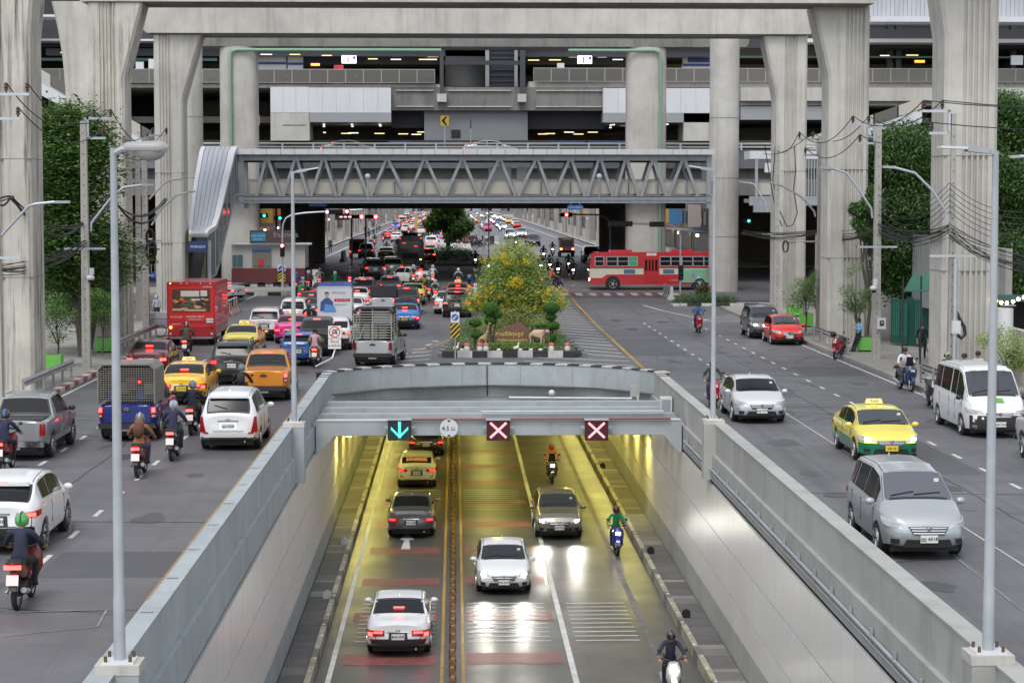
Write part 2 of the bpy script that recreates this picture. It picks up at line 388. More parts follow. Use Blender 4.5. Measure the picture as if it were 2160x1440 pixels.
struct(rb.build('red_bars', red_line, fix=False))
# side ledges of single cover slabs, kerbs, walls
slab_m = [mat('ledge slab %d' % i, c, .85, var=.16, scale=1.5, bump=.2) for i, c in enumerate(((.13, .125, .12), (.165, .16, .15), (.115, .11, .108), (.24, .235, .225)))]
kerbm = mat('yellowed kerb paint', (.36, .34, .25), .8, var=.3, scale=2, blotch=.6)
def ledge(x0, x1, kx, n0=40, n1=150):
    t = struct(MB().b2(min(x0, x1), max(x0, x1), -40, 240, ZF-.2, ZF+.2).build('drain_ledge', slab_m[2]))
    y = n0; wd = abs(x1-x0)-.03; i = 0; cm = {}
    pat = [(1.35, 0), (.95, 1), (.9, 2), (.42, 3), (1.5, 0), (1.2, 2), (.55, 3)]
    random.seed(int(kx*10))
    while y < n1:
        L, mi = random.choice(pat)
        if (L, mi) not in cm: cm[(L, mi)] = MB().box(0, 0, .02, wd, L-.03, .08).mesh('slab', slab_m[mi])
        ob('slab', cm[(L, mi)], t, ((x0+x1)/2, y+L/2, ZF+.2)); y += L; i += 1
    me = [MB().box(0, 0, .17, .16, 1.0, .34).mesh('kerb_stone', mm) for mm in (kerbm, slab_m[1])]
    for k in range(100):
        ob('kerb_stone', me[0 if k % 4 else 1], t, (kx, 40+k*1.02, ZF))
    m = MB()
    for k in range(70): m.ball((kx+.02*(-1)**k, 40.6+k*1.5, ZF+.34), .055, 6, 4, sq=(1, 1.6, .5))
    m.build('stud_row', kerb_w, t); return t
ledge(-4.6, -3.9, -3.82); ledge(6.72, 7.5, 6.64)
for x, y, c in ((-4.0, 64.5, kerb_w), (-4.0, 74.8, kerb_w), (6.85, 72.5, black), (6.85, 61.2, black), (6.82, 96, black)):
    t = MB().prism([(-.13, 0), (.13, 0), (.13, .14), (.1, .22), (0, .27), (-.1, .22), (-.13, .14)], -.03, .03).build('reflector_post', c, loc=(x, y, ZF+.26))
    tag(t, '%s round topped marker on the %s ledge, about %s' % ('white' if c is kerb_w else 'black', 'left' if x < 0 else 'right', {64.5: 'level with the nearest white sedan', 74.8: 'level with the painted arrow', 72.5: 'below the green jacketed rider', 61.2: 'beside the white scooter rider', 96: 'beside the tunnel mouth'}[y]), 'marker', 'round topped markers on the underpass ledges')
# walls
def lower_wall(x, sgn, wm):
    t = thing('underpass_wall', '%s wall of the underpass with tall pale cladding panels above a grey base' % ('left' if sgn < 0 else 'right'), 'wall', (x, 0, 0))
    # base plinth, panels in three rows, concrete upper wall and parapet
    MB().b2(0, sgn*.45, -40, 240, ZF-.3, -4.16).build('plinth', wm, t)
    bk = MB().b2(sgn*.1, sgn*.45, -40, 240, -4.16, -.84).build('backing', darkgap, t)
    rows = ((-4.15, -3.37), (-3.33, -2.18), (-2.14, -.9))
    per = 1.2; cm = [MB().b2(0, sgn*.08, -per/2+.013, per/2-.013, a, b).mesh('panel', panel_m) for a, b in rows]
    for k in range(100):
        for r_ in range(3): ob('panel', cm[r_], t, (0, 34.6+k*per, 0))
    m = MB()
    for r_, (a, b) in enumerate(rows): m.b2(0, sgn*.08, -40, 34, a, b).b2(0, sgn*.08, 154.1, 240, a, b)
    stuff(m.build('far_panels', panel_m, t))
    MB().b2(sgn*.02, sgn*.42, -40, YB, -.78, -.02).build('upper_wall', wm, t)
    MB().b2(-sgn*.0+sgn*.25, sgn*.44, -40, 240, -.84, -.78).build('joint', darkgap, t)
    cm = MB(); cm.b2(sgn*.13, sgn*.43, -2.99, 2.99, -.018, .85).b2(sgn*.10, sgn*.46, -2.99, 2.99, .85, .88)
    me = cm.mesh('parapet_block', wm)
    for k in range(19):
        yy = -30+k*6
        if yy+3 > 79.6: break
        ob('parapet_block', me, t, (0, yy, 0))
    MB().b2(sgn*.13, sgn*.43, 75.01, 79.75, -.018, .85).b2(sgn*.10, sgn*.46, 75.01, 79.75, .85, .88).build('parapet_block', wm, t)
    return t
WL = lower_wall(XL, -1, wall_paint); WR = lower_wall(XR, 1, wall_paint2)
m = MB()
for k in range(16): m.box(XL-.3, 33+k*3.0, .90, .2, .07, .02)
o = m.build('stud_row', galv, None); o.parent = WL; o.location = (-XL, 0, 0)
# yellow line along the foot of the left parapet
m = MB(); m.add([(-5.2, 34, .01), (-5.08, 34, .01), (-5.08, 86, .01), (-5.2, 86, .01)], [(0, 1, 2, 3)]); m.b2(-5.075, -5.062, 34, 70, .02, .9)
struct(m.build('edge_line', mat('orange yellow paint', (.62, .30, .05), .6, var=.2, scale=2), fix=False))
# curved end wall over the tunnel mouth
t = thing('portal_wall', 'curved pale blue grey end wall above the underpass mouth with black and white painted top', 'wall', (0, 0, 0))
cx, cy = (XL+XR)/2, 79.6; half = (XR-XL)/2+.38; sag = 4.6
Rr = (half*half+sag*sag)/(2*sag); cyc = cy+sag-Rr
def arc(f, r=0): a = (f*2-1)*math.asin(half/Rr); return (cx+math.sin(a)*(Rr+r), cyc+math.cos(a)*(Rr+r))
N = 32; m = MB()
for i in range(N):
    (a, b), (c, d), (e, f), (g_, h) = arc(i/N), arc((i+1)/N), arc((i+1)/N, .34), arc(i/N, .34)
    m.add([(a, b, -1.6), (c, d, -1.6), (e, f, -1.6), (g_, h, -1.6), (a, b, .82), (c, d, .82), (e, f, .82), (g_, h, .82)], [(0, 1, 5, 4), (4, 5, 6, 7), (2, 3, 7, 6)])
m.build('wall_face', wall_paint, t)
m = MB()
for i in range(N):
    a, b = arc(i/N, -.05); c, d = arc((i+1)/N, -.05); m.add([(a, b, -.42), (c, d, -.42), (c, d, -.47), (a, b, -.47), (a, b+.1, -.40), (c, d+.1, -.40)], [(0, 1, 2, 3), (4, 5, 1, 0)])
m.build('ledge_line', wall_paint, t)
for i in range(N):
    (a, b), (c, d), (e, f), (g_, h) = arc((i+.02)/N, -.03), arc((i+.98)/N, -.03), arc((i+.98)/N, .37), arc((i+.02)/N, .37)
    MB().add([(a, b, .825), (c, d, .825), (e, f, .825), (g_, h, .825), (a, b, .88), (c, d, .88), (e, f, .88), (g_, h, .88)], [(0, 1, 5, 4), (4, 5, 6, 7), (2, 3, 7, 6), (0, 4, 7, 3), (1, 2, 6, 5), (0, 3, 2, 1)]).build('coping_block', kerb_w if i % 2 else kerb_k, t)
for f in (.17, .3, .43, .57, .7, .83):
    a, b = arc(f, -.012); m = MB().box(a, b, .1, .014, .03, 1.35).build('joint', steel_grey, t)
a, b = arc(.49, -.06); MB().tube([(a, b, .8), (a, b, .2), (a+.02, b, -.45)], .02).build('pipe', black, t)
for s_, x in ((-1, XL), (1, XR)):
    for k in range(4): MB().box(x+s_*.28, 78.2+k*.42-1.0, .885, .36, .2, .014).build('paint_stripe', kerb_w if k % 2 == 0 else kerb_k, t)
# cross struts
beam_ys = [75.2, 73.05, 70.9]
for i, y in enumerate(beam_ys):
    o = MB().b2(XL+.02, XR-.02, y, y+.45, -.34, .17).build('cross_strut', wall_paint); tag(o, ['cross beam nearest the curved wall', 'middle plain cross beam between the curved wall and the sign beam', 'plain cross beam just behind the sign beam'][i]+' over the underpass', 'beam', 'cross beams over the underpass mouth')
t = thing('sign_beam', 'grey concrete front beam over the underpass carrying the lane signals and height sign', 'beam', (0, 68.6, 0))
MB().prism([(XL+.02, .17), (XR-.02, .17), (XR-.02, -.95), (XR-.35, -.62), (XR-.62, -.3), (XL+.62, -.3), (XL+.35, -.62), (XL+.02, -.95)], 0, .5).build('beam_body', wall_paint, t)
MB().b2(XL+.05, XR-.05, -.02, .52, .172, .2).build('top_edge', mat('pale beam top', (.5, .52, .5), .6), t)  # paler colour paints the sky light on the beam's top
MB().tube([(XL+2.4, -.1, .24), (XR-.4, -.1, .24)], .035).build('conduit', mat('red brown conduit', (.22, .07, .05), .6), t)
MB().tube([(XL+5.5, 2.2, .26), (XR-.4, 2.2, .26)], .03).build('conduit', galv, t)
# tunnel shell
sh = MB(); sh.b2(XL-.5, XR+.5, 79.4, 250, -1.5, -.85).b2(XL-.5, XR+.5, 240, 241, ZF, -.8)
struct(sh.build('tunnel_roof', mat('tunnel ceiling', (.22, .21, .17), .9, var=.15, scale=.6)))
lampm = glow('tunnel lamp lens', (1.0, .83, .20), 5)
tl0 = None
for k in range(14):
    for sx, x in enumerate((-4.1, 1.6, 7.0)):
        if sx == 1 and k % 2: continue
        y = 80.6+k*5.2
        lab = '%s light box under the tunnel ceiling, %s from the mouth' % (['left row', 'middle row', 'right row'][sx], ['first', 'second', 'third', 'fourth', 'fifth', 'sixth', 'seventh', 'eighth', 'ninth', 'tenth', 'eleventh', 'twelfth', 'thirteenth', 'last'][k])
        if tl0 is None:
            tl0 = thing('tunnel_light', lab, 'light', (x, y, -1.55), 0, 'light boxes under the tunnel ceiling')
            MB().box(0, 0, 0, .3, 1.3, .12).build('housing', galv, tl0); MB().box(0, 0, -.07, .24, 1.2, .03).build('lens', lampm, tl0)
            ld = bpy.data.lights.new('tunnel lamp', 'AREA'); ld.shape = 'RECTANGLE'; ld.size = .25; ld.size_y = 1.2; ld.energy = 56; ld.color = (1.0, .87, .23)
            lo = bpy.data.objects.new('lamp', ld); col.objects.link(lo); lo.parent = tl0; lo.location = (0, 0, -.12)
        else: copy_tree(tl0, (x, y, -1.55), 0, lab)
# chain of flexible delineators on the centre line of the underpass
t = thing('lane_divider', 'low red and yellow plastic divider kerb running down the middle of the underpass', 'divider', (-.09, 0, ZF))
dm = [mat('divider red', (.13, .03, .02), .6, var=.4, scale=5), mat('divider yellow', (.26, .16, .03), .6, var=.2, scale=5)]
me = [MB().prism([(-.09, 0), (.09, 0), (.06, .12), (-.06, .12)], -.2, .2).mesh('divider_block', dm[0]), MB().prism([(-.09, 0), (.09, 0), (.05, .16), (-.05, .16)], -.12, .12).mesh('divider_block', dm[1])]
y = 42; k = 0
while y < 140:
    L = .42 if k % 3 else .26; ob('divider_block', me[0 if k % 3 else 1], t, (random.uniform(-.015, .015), y, 0), random.uniform(-.08, .08)); y += L; k += 1
# lane signals
led_r = glow('red led', (1, .12, .16), 9); led_c = glow('cyan led', (.12, .85, .75), 1.5)
led_p = glow('pink led', (1, .30, .34), 1.5)
def signal(px, kind, lab):
    p = at(px, 905, 68.3); t = thing('lane_signal', lab, 'signal', (p.x, 68.3, p.z-.02))
    MB().box(0, 0, 0, .76, .2, .68).build('casing', black, t)
    MB().box(0, -.02, .35, .8, .3, .04).build('hood', galv, t)
    for s_ in (-1, 1): MB().box(s_*.44, .12, .08, .14, .1, .1).build('bracket', galv, t)
    if kind == 'x':
        MB().box(0, -.103, 0, .72, .01, .64).build('screen', mat('deep red screen', (.03, .004, .006), .4, emit=.04, ecol=(.5, .02, .04)), t)
        m = MB(); m.bar((-.29, -.115, -.27), (.29, -.115, .27), .09, .012).bar((-.29, -.118, .27), (.29, -.118, -.27), .09, .012)
        m.v = [(x, -.13 if y < -.1 and False else y, z) for x, y, z in m.v]
        for s_ in (-1, 1):
            mm = MB(); a = math.atan2(.54*s_, .58); dx, dz = math.cos(a)*.36, math.sin(a)*.36; nx, nz = -math.sin(a)*.037, math.cos(a)*.037
            y0 = -.112-.004*(s_+1)
            mm.add([(-dx-nx, y0, -dz-nz), (dx-nx, y0, dz-nz), (dx+nx, y0, dz+nz), (-dx+nx, y0, -dz+nz), (-dx-nx, -.10, -dz-nz), (dx-nx, -.10, dz-nz), (dx+nx, -.10, dz+nz), (-dx+nx, -.10, -dz+nz)], [(0, 1, 2, 3), (0, 4, 5, 1), (1, 5, 6, 2), (2, 6, 7, 3), (3, 7, 4, 0)]).build('stroke', led_p, t)
    else:
        MB().box(0, -.103, 0, .72, .01, .64).build('screen', mat('dark teal screen', (.012, .03, .035), .4), t)
        me = MB().lathe([(0, 0), (.017, 0), (.017, .006), (0, .006)], 6, axis='Y').mesh('led_dot', led_c)
        pts = [(dx*.032, .27-.032*k) for k in range(17) for dx in (-1, 0, 1)] + [(s_*.03*k, -.25+.03*k+q*.035) for s_ in (-1, 1) for k in range(1, 10) for q in (0, 1, 2)]
        dd = MB()
        for x_, z_ in pts: dd.lathe([(0, -.012), (.014, -.012), (.014, 0)], 6, (x_, -.109, z_), 'Y')
        stuff(dd.build('led_dots', led_c, t))
signal(843, 'v', 'lane signal on the beam with glowing cyan down arrow')
signal(1051, 'x', 'lane signal with red cross in the middle of the beam')
signal(1258, 'x', 'lane signal with red cross near the right wall')
p = at(947, 903, 68.3); t = thing('height_sign', 'round white height limit sign reading 4.5 on the underpass beam', 'sign', (p.x, 68.35, p.z))
MB().lathe([(0, -.03), (.30, -.03), (.30, .03), (0, .03)], 28, axis='Y').build('plate', cladw, t)
text('4.5 ม.', .2, black, t, (0, -.036, -.07+.06)); 
for s_ in (-1, 1): MB().prism([(-.07, s_*.27), (.07, s_*.27), (0, s_*.2)], -.04, -.03).build('triangle_mark', black, t)
# pipes and boxes on the right wall
t = thing('wall_conduit', 'long bracketed grey conduit running along the right underpass wall', 'conduit', (XR-.03, 0, 0))
MB().tube([(0, 30, -.42), (0, 67.8, -.42)], .035).tube([(0, 30, -.55), (0, 67.8, -.55)], .018).build('pipe', galv, t)
me = MB().box(0, 0, 0, .05, .08, .22).mesh('bracket', steel_grey)
for k in range(19): ob('bracket', me, t, (0, 31+k*2, -.38))
t = thing('cable_box', 'tall grey cabinet on the right wall beside the cross beams', 'cabinet', (7.40, 72.9, -.05)); MB().box(0, 0, 0, .4, .5, 1.2).build('cabinet_body', cladw, t); MB().box(-.02, -.26, 0, .3, .02, 1.05).build('door', cladg, t)
t = thing('junction_box', 'small box with drooping cables at the right end of the curved wall', 'box', (6.85, 79.2, .2)); MB().box(0, 0, 0, .35, .25, .45).build('box_body', wall_paint2, t)
MB().tube([(.1, -.1, -.2), (.12, -.5, -.7), (.3, -1.8, -.6), (.45, -5.6, -.5)], .05).tube([(-.1, -.1, -.2), (-.5, -.3, -.6), (-1.0, -.5, -.7)], .04).build('cable', steel_grey, t)
MB().box(.2, -2.2, -.55, .6, .5, .25).build('tray_box', cladw, t)
t = thing('pipe_run', 'thin white pipe with camera running in front of the curved wall', 'pipe', (0, 77.6, -.05)); MB().tube([(2.0, 0, .15), (6.6, 0, .1)], .04).build('pipe', cladw, t); MB().ball((3.6, 0, .32), .12).build('camera_dome', cladw, t)
# ================================================================ PIERS AND CROSSBEAMS
def grooved(x0, x1, y0, y1, gx, side=1):
    """plan outline, counter-clockwise from front left; gx = groove centres on the front face; returns [(x, y, inner?)]"""
    c = .14; P = [(x0+c, y0)]
    for g_ in gx: P += [(g_-.07, y0), (g_-.04, y0+.09), (g_+.04, y0+.09), (g_+.07, y0)]
    P += [(x1-c, y0), (x1, y0+c)]
    for f in (.3, .5, .7):
        yy = y0+(y1-y0)*f; P += [(x1, yy-.07), (x1-.08, yy-.03), (x1-.08, yy+.03), (x1, yy+.07)]
    P += [(x1, y1-c), (x1-c, y1), (x0+c, y1), (x0, y1-c)]
    for f in (.7, .5, .3):
        yy = y0+(y1-y0)*f; P += [(x0, yy+.07), (x0+.08, yy+.03), (x0+.08, yy-.03), (x0, yy-.07)]
    P += [(x0, y0+c)]
    return P
def pier(x0, x1, y0, dep, zb, zt, zf, flare, gx, m, label, curve=False, z0=0, group='elevated railway piers', groovetop=1.0):
    """flare: metres the inner edge moves out by at the top (+ right, - left)"""
    t = thing('railway_pier', label, 'pier', ((x0+x1)/2, y0+dep/2, z0), 0, group)
    cx, cyy = (x0+x1)/2, y0+dep/2
    P = grooved(x0, x1, y0, y0+dep, gx); lv = [(zb, 0), (zf, 0)]
    if curve: lv += [(zf+(zt-zf)*f, f**2) for f in (.15, .3, .45, .6, .75, .9, 1.0)]
    else: lv += [(zf+.25, .03), (zt, 1)]
    vs = []; fs = []; n = len(P)
    for z, k in lv:
        for x, y in P:
            if flare > 0: wgt = 1 if x > x1-.16 else 0
            elif flare < 0: wgt = 1 if x < x0+.16 else 0
            else: wgt = 0
            gyy = y
            vs.append((x-cx+flare*k*wgt, gyy-cyy, z))
    for j in range(len(lv)-1):
        for i in range(n): fs.append((j*n+i, j*n+(i+1) % n, (j+1)*n+(i+1) % n, (j+1)*n+i))
    fs.append(tuple(range((len(lv)-1)*n, len(lv)*n)))
    MB().add(vs, fs).build('shaft', m, t)
    jm = MB()
    for z in [zf*k/3 for k in (1, 2)]: jm.b2(x0-cx-.004, x1-cx+.004, -dep/2-.004, dep/2+.004, z, z+.03)
    jm.build('casting_seam', conc_dark, t)
    MB().b2(x0-cx-.15, x1-cx+.15, -dep/2-.15, dep/2+.15, -.1, .16).build('plinth', m, t)
    return t
gg = lambda a, b, n: [a+(b-a)*i/(n-1) for i in range(n)]
pier(-18.35, -16.1, 80, 2.4, 0, 19, 13.5, .55, gg(-17.9, -17.2, 4), conc_stained, 'nearest pier on the left edge, behind the silver pickup, with dark vertical streaks')
pier(19.5, 21.65, 83, 2.4, 0, 19, 13.8, -.75, gg(20.3, 21.2, 5), conc, 'nearest pier on the right, behind the white van, with a cable box on it')
pier(-18.25, -16.45, 105, 2.3, 0, 17.25, 13.5, .95, gg(-17.6, -16.9, 5), conc_stained, 'second pier on the left, black streaks down its grooves, behind the bowl street lamp')
pier(19.0, 21.05, 106, 2.3, 0, 17.25, 13.5, -.85, gg(19.9, 20.7, 5), conc, 'second pier on the right, flared to the left, behind the man in blue')
pier(-19.85, -17.95, 139, 2.4, 0, 18.4, 13.9, 1.25, gg(-19.4, -18.8, 4), conc, 'third pier on the left, behind the red truck and beside the escalator roof')
pier(21.4, 23.45, 139, 2.4, 0, 18.4, 14.1, -.9, gg(22.0, 22.7, 5), conc, 'third pier on the right, wound with cables and drooping wires')
pier(-22.9, -20.1, 124, 2.4, 0, 19.1, 13.2, -.75, gg(-20.9, -20.5, 2), conc, 'pier on the left curving outward at its top, between the two nearer ones', curve=True)
def crossbeam(x0, x1, y0, dep, z0, z1, label, m, ch=.35):
    t = thing('crossbeam', label, 'beam', ((x0+x1)/2, y0+dep/2, z0)); hw = (x1-x0)/2; h = z1-z0
    MB().prism([(-hw+.1, .25), (-hw+.35, 0), (hw-.35, 0), (hw-.1, .25), (hw, h), (-hw, h)], -dep/2, dep/2).build('beam_body', m, t)
    MB().b2(-hw+.6, hw-.6, -dep/2+.25, dep/2-.25, -.09, 0).build('bearing_strip', conc_dark, t)
    return t
crossbeam(-20.6, 23.9, 138.6, 3.2, 18.44, 20.75, 'wide stained concrete crossbeam spanning the whole road near the top', conc)
crossbeam(-18.9, 21.4, 104.9, 2.6, 17.3, 19.3, 'nearer crossbeam whose dark underside just enters the top edge', conc)
crossbeam(-18.9, 22.2, 80, 2.6, 19.0, 21.2, 'nearest crossbeam above the top edge, over the white sedan lane', conc)
# plain round piers
def round_pier(x, y, r, zt, label, m=conc, z0=0, rect=None):
    t = thing('round_pier', label, 'pier', (x, y, z0), 0, 'plain round piers by the junction')
    MB().lathe([(0, 0), (r*1.0, 0), (r, zt-z0), (0, zt-z0)], 28).build('shaft', m, t, smooth=30)
    m_ = MB()
    for z in (4.2, 8.7, 13.3): m_.lathe([(r+.004, z), (r+.008, z+.03), (r+.004, z+.06)], 28)
    m_.build('casting_seam', conc_dark, t); 
    return t
round_pier(20.75, 161, 1.14, 20.9, 'tall smooth round pier right of the truss footbridge', z0=.45)
round_pier(-20.2, 160, 1.05, 21, 'plain round pier behind the third pier on the left', z0=.45)
def twin(x0, x1, y0, label):
    t = thing('rounded_pier', label, 'pier', ((x0+x1)/2, y0, .6)); w_ = (x1-x0)
    n = 24; P = []
    for k in range(n):
        a = 2*math.pi*k/n; P.append((math.copysign(abs(math.cos(a))**.6, math.cos(a))*w_/2, math.copysign(abs(math.sin(a))**.6, math.sin(a))*1.3))
    MB().prism([(a, b) for a, b in P], 0, 19.8, 'XY').build('shaft', conc, t, smooth=30); return t
tp1 = twin(-19.1, -16.0, 171.5, 'stout round pier with a green pipe on the left above the escalator')
tp2 = twin(14.0, 17.3, 171.5, 'stout round pier with a green pipe on the right behind the footbridge')
pipe_g = mat('pale green pipe', (.20, .35, .24), .5, var=.1, scale=2)
for t, s_, lx in ((tp1, 1, -.55), (tp2, -1, 1.05)):
    far = 19.0
    MB().tube([(lx, -1.5, -0 if s_ < 0 else 11.3), (lx, -1.5, far-.5), (lx+.1*s_, -1.5, far-.15), (lx+.5*s_, -1.5, far), (lx+(17 if s_ > 0 else -7.5), -1.5, far)], .13, 10).build('downpipe', pipe_g, t, smooth=40)
    for z in (12, 14, 16.2, 18): MB().box(lx, -1.45, z, .42, .1, .07).build('pipe_clamp', pipe_g, t)
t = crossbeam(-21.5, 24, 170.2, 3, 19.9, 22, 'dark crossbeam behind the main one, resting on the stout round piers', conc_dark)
# ================================================================ FOOTBRIDGE
fb = thing('footbridge', 'grey steel truss footbridge crossing the whole road with beige parapet panels', 'footbridge', (0, 150, 0))
BX0, BX1 = -15.6, 18.45
def bz(py, Y=150): return CZ+(425-py)*Y/4400
for yy in (0, 3.0):
    nm = '' 
    MB().b2(BX0, BX1, yy-.13, yy+.13, 10.32, 10.36).b2(BX0, BX1, yy-.13, yy+.13, 10.68, 10.72).b2(BX0, BX1, yy-.03, yy+.03, 10.36, 10.68).build('top_chord', steel_grey, fb)
    MB().b2(BX0, BX1, yy-.15, yy+.15, 7.28, 7.32).b2(BX0, BX1, yy-.15, yy+.15, 7.77, 7.81).b2(BX0, BX1, yy-.03, yy+.03, 7.32, 7.77).build('bottom_chord', steel_grey, fb)
    apex = [-13.2, -11.2, -9.0, -6.3, -3.3, -.9, 1.8, 4.4, 7.1, 9.4, 11.9, 13.9, 15.8, 17.6]
    apex = [ (px-960)/4400*150 for px in (566, 627, 685, 747, 818, 897, 976, 1054, 1132, 1203, 1265, 1321, 1379, 1442)]
    foots = [(px-960)/4400*150 for px in (541, 597, 655, 714, 780, 860, 937, 1013, 1090, 1165, 1236, 1295, 1350, 1408, 1475)]
    for i, a in enumerate(apex):
        MB().bar((foots[i]+.10, yy, 7.8), (a-.10, yy, 10.34), .20, .2).build('diagonal', steel_grey, fb)
        MB().bar((a+.10, yy, 10.34), (foots[i+1]-.10, yy, 7.8), .20, .2).build('diagonal', steel_grey, fb)
    me = MB().box(0, 0, 0, .03, .24, .44).mesh('stiffener', steel_grey)
    for i in range(48):
        x = BX0+.4+i*.71; ob('stiffener', me, fb, (x, yy-.0, 7.54))
    me = MB().box(0, 0, 0, .03, .22, .33).mesh('stiffener', steel_grey)
    for a in apex:
        for d in (-.3, .3): ob('stiffener', me, fb, (a+d, yy, 10.52))
    for x in (BX0+.35, BX1-.2): MB().b2(x-.17, x+.17, yy-.15, yy+.15, 6.9, 10.9).build('end_post', steel_grey, fb)
MB().b2(BX0, BX1, -.1, 3.1, 7.5, 7.7).build('walkway_deck', steel_grey, fb)
MB().b2(BX0, BX1, -.5, 3.4, 10.80, 10.92).build('roof', cladg, fb)
MB().b2(BX0, BX1, 1.2, 1.5, 10.2, 10.32).build('cable_tray', steel_dk, fb)
me = MB().b2(.01, .98, -.56, -.5, 10.74, 11.14).mesh('fascia_panel', cladw)
for i in range(35): ob('fascia_panel', me, fb, (BX0-.8+i*1.0, 0, 0))
parap = mat('beige perforated panel', (.48, .455, .39), .6, var=.06, scale=1.5); parf = mat('panel frame', (.33, .33, .31), .5)
me = MB().b2(.1, 2.0, .26, .30, 7.98, 8.80).mesh('parapet_panel', parap)
me2 = MB().b2(.04, 2.06, .24, .32, 8.80, 8.88).b2(.04, 2.06, .24, .32, 7.92, 7.98).b2(.04, .1, .24, .32, 7.98, 8.8).b2(2.0, 2.06, .24, .32, 7.98, 8.8).b2(.16, .19, .23, .26, 8.03, 8.75).b2(1.91, 1.94, .23, .26, 8.03, 8.75).mesh('panel_frame', parf)
for i in range(16):
    x = BX0+.8+i*2.1
    for dy in (0, 2.3): p_ = ob('parapet_panel', me, fb, (x, dy, 0)); ob('panel_frame', me2, p_)
MB().b2(2.45, 4.1, 2.6, 2.66, 8.85, 9.9).b2(4.5, 5.3, 2.6, 2.66, 8.85, 9.9).build('notice_board', cladw, fb)
# continuation of the bridge to the right of the round pier
t = thing('footbridge_extension', 'far right part of the footbridge with vertical louvres, seen between the right piers', 'footbridge', (0, 155, 0))
x0, x1 = 21.9, 31.5
MB().b2(x0, x1, 0, 3, 10.55, 11.15).build('roof_fascia', cladw, t); MB().b2(x0, x1, 0, .2, 7.1, 7.8).build('bottom_chord', steel_grey, t)
MB().b2(x0, x1, .2, 3, 7.3, 7.6).build('walkway_deck', steel_grey, t); MB().b2(22.2, 25.3, -.1, .2, 6.6, 7.2).build('under_box', steel_grey, t)
me = MB().box(0, .1, 9.1, .07, .25, 2.9).mesh('louvre', mat('louvre steel', (.33, .36, .37), .5))
for i in range(17): ob('louvre', me, t, (24.2+i*.21, 0, 0))
for x in (22.4, 28.6, 31.3): MB().b2(x-.1, x+.1, -.15, .1, 6.6, 10.6).build('post', steel_grey, t)
for i in range(4): MB().b2(22.5+i*2.2, 24.4+i*2.2, .3, .34, 7.9, 8.8).build('parapet_panel', parap, t)
MB().box(23.5, .3, 9.9, .9, .4, .7).build('equipment_box', cladw, t)
# ================================================================ ESCALATOR WITH SILVER ROOF
t = thing('escalator_shelter', 'escalator under a curved silver roof sweeping down from the footbridge on the left', 'escalator', (-16.7, 145, 0))
prof = [(150.5, 311), (149, 312), (147.5, 320), (146, 345), (144, 385), (142, 425), (140.6, 458), (139.5, 480), (138.5, 492), (137, 497)]
xs = [(424, 500), (424, 496), (421, 490), (416, 480), (409, 466), (404, 448), (401, 428), (400, 412), (400, 405), (400, 403)]
L_ = []; 
for (y, py), (pa, pb) in zip([(150.5, 311), (149.5, 312), (148.6, 322), (147.2, 350), (145.6, 385), (144.0, 425), (142.6, 458), (141.2, 478), (140.2, 488), (139.0, 494)], [(428, 502), (426, 500), (422, 494), (417, 488), (411, 479), (406, 470), (402, 462), (401, 455), (400, 440), (400, 437)]):
    a, b = at(pa, py, y), at(pb, py, y); L_.append((a.x, b.x, y, a.z))
def sweep(mb, fa, fb_, th, z_off=0):
    vs = []; fs = []
    for xa, xb, y, z in L_:
        A, B = xa+(xb-xa)*fa, xa+(xb-xa)*fb_
        vs += [(A+16.7, y-145, z+z_off), (B+16.7, y-145, z+z_off), (B+16.7, y-145+th*.3, z+z_off-th), (A+16.7, y-145+th*.3, z+z_off-th)]
    for i in range(len(L_)-1):
        for k in range(4): fs.append((i*4+k, i*4+(k+1) % 4, i*4+4+(k+1) % 4, i*4+4+k))
    fs += [(0, 1, 2, 3), tuple(range(len(vs)-1, len(vs)-5, -1))]
    return mb.add(vs, fs)
sweep(MB(), 0, 1, .16, -.03).build('roof_underlay', cladg, t, smooth=45)
for i in range(5): sweep(MB(), .12+.14*i, .12+.14*(i+1)-.012, .08, .05).build('roof_sheet', silver_roof, t, smooth=45)
sweep(MB(), -.02, .105, .3, .09).build('roof_edge', cladw, t, smooth=45); sweep(MB(), .83, 1.02, .3, .09).build('roof_edge', cladw, t, smooth=45)
# glazed side facing the road, steel frame
m = MB(); m2 = MB(); gm = mat('greenish shelter glass', (.10, .14, .14), .12, spec=.8, var=.1, scale=1)
for i in range(len(L_)-1):
    (xa, xb, y, z), (xc, xd, y2, z2) = L_[i], L_[i+1]; zb, zb2 = max(.2, z-3.2), max(.2, z2-3.2)
    X, X2 = xb+16.65, xd+16.65
    m.add([(X, y-145, z-.2), (X2, y2-145, z2-.2), (X2, y2-145, zb2), (X, y-145, zb), (X-.04, y-145, z-.2), (X2-.04, y2-145, z2-.2), (X2-.04, y2-145, zb2), (X-.04, y-145, zb)], [(0, 1, 2, 3), (4, 7, 6, 5)])
    m2.bar((X+.03, y-145, z-.2), (X+.03, y-145, zb), .07)
    m2.bar((X+.03, y-145, zb), (X2+.03, y2-145, zb2), .1)
m.build('side_glazing', gm, t); m2.build('glazing_frame', steel_grey, t)
for a, b in (((.6, 0, 8.0), (.45, -6, 2.6)), ):
    MB().bar((-1.7, 5, 7.4), (-1.7, -6.2, .6), .25, .5).bar((-.3, 5, 7.4), (-.3, -6.2, .6), .25, .5).build('escalator_rail', mat('dull yellow steel', (.32, .30, .12), .5), t)
MB().bar((-1.0, 5, 6.6), (-1.0, -6.4, -.2), 1.3, .5).build('escalator_truss', steel_dk, t)
p = at(418, 520, 138.6); MB().b2(p.x+16.7-.65, p.x+16.7+.65, -6.6, -6.4, p.z-.35, p.z+.35).build('direction_board', mat('navy board', (.02, .035, .12), .5), t)
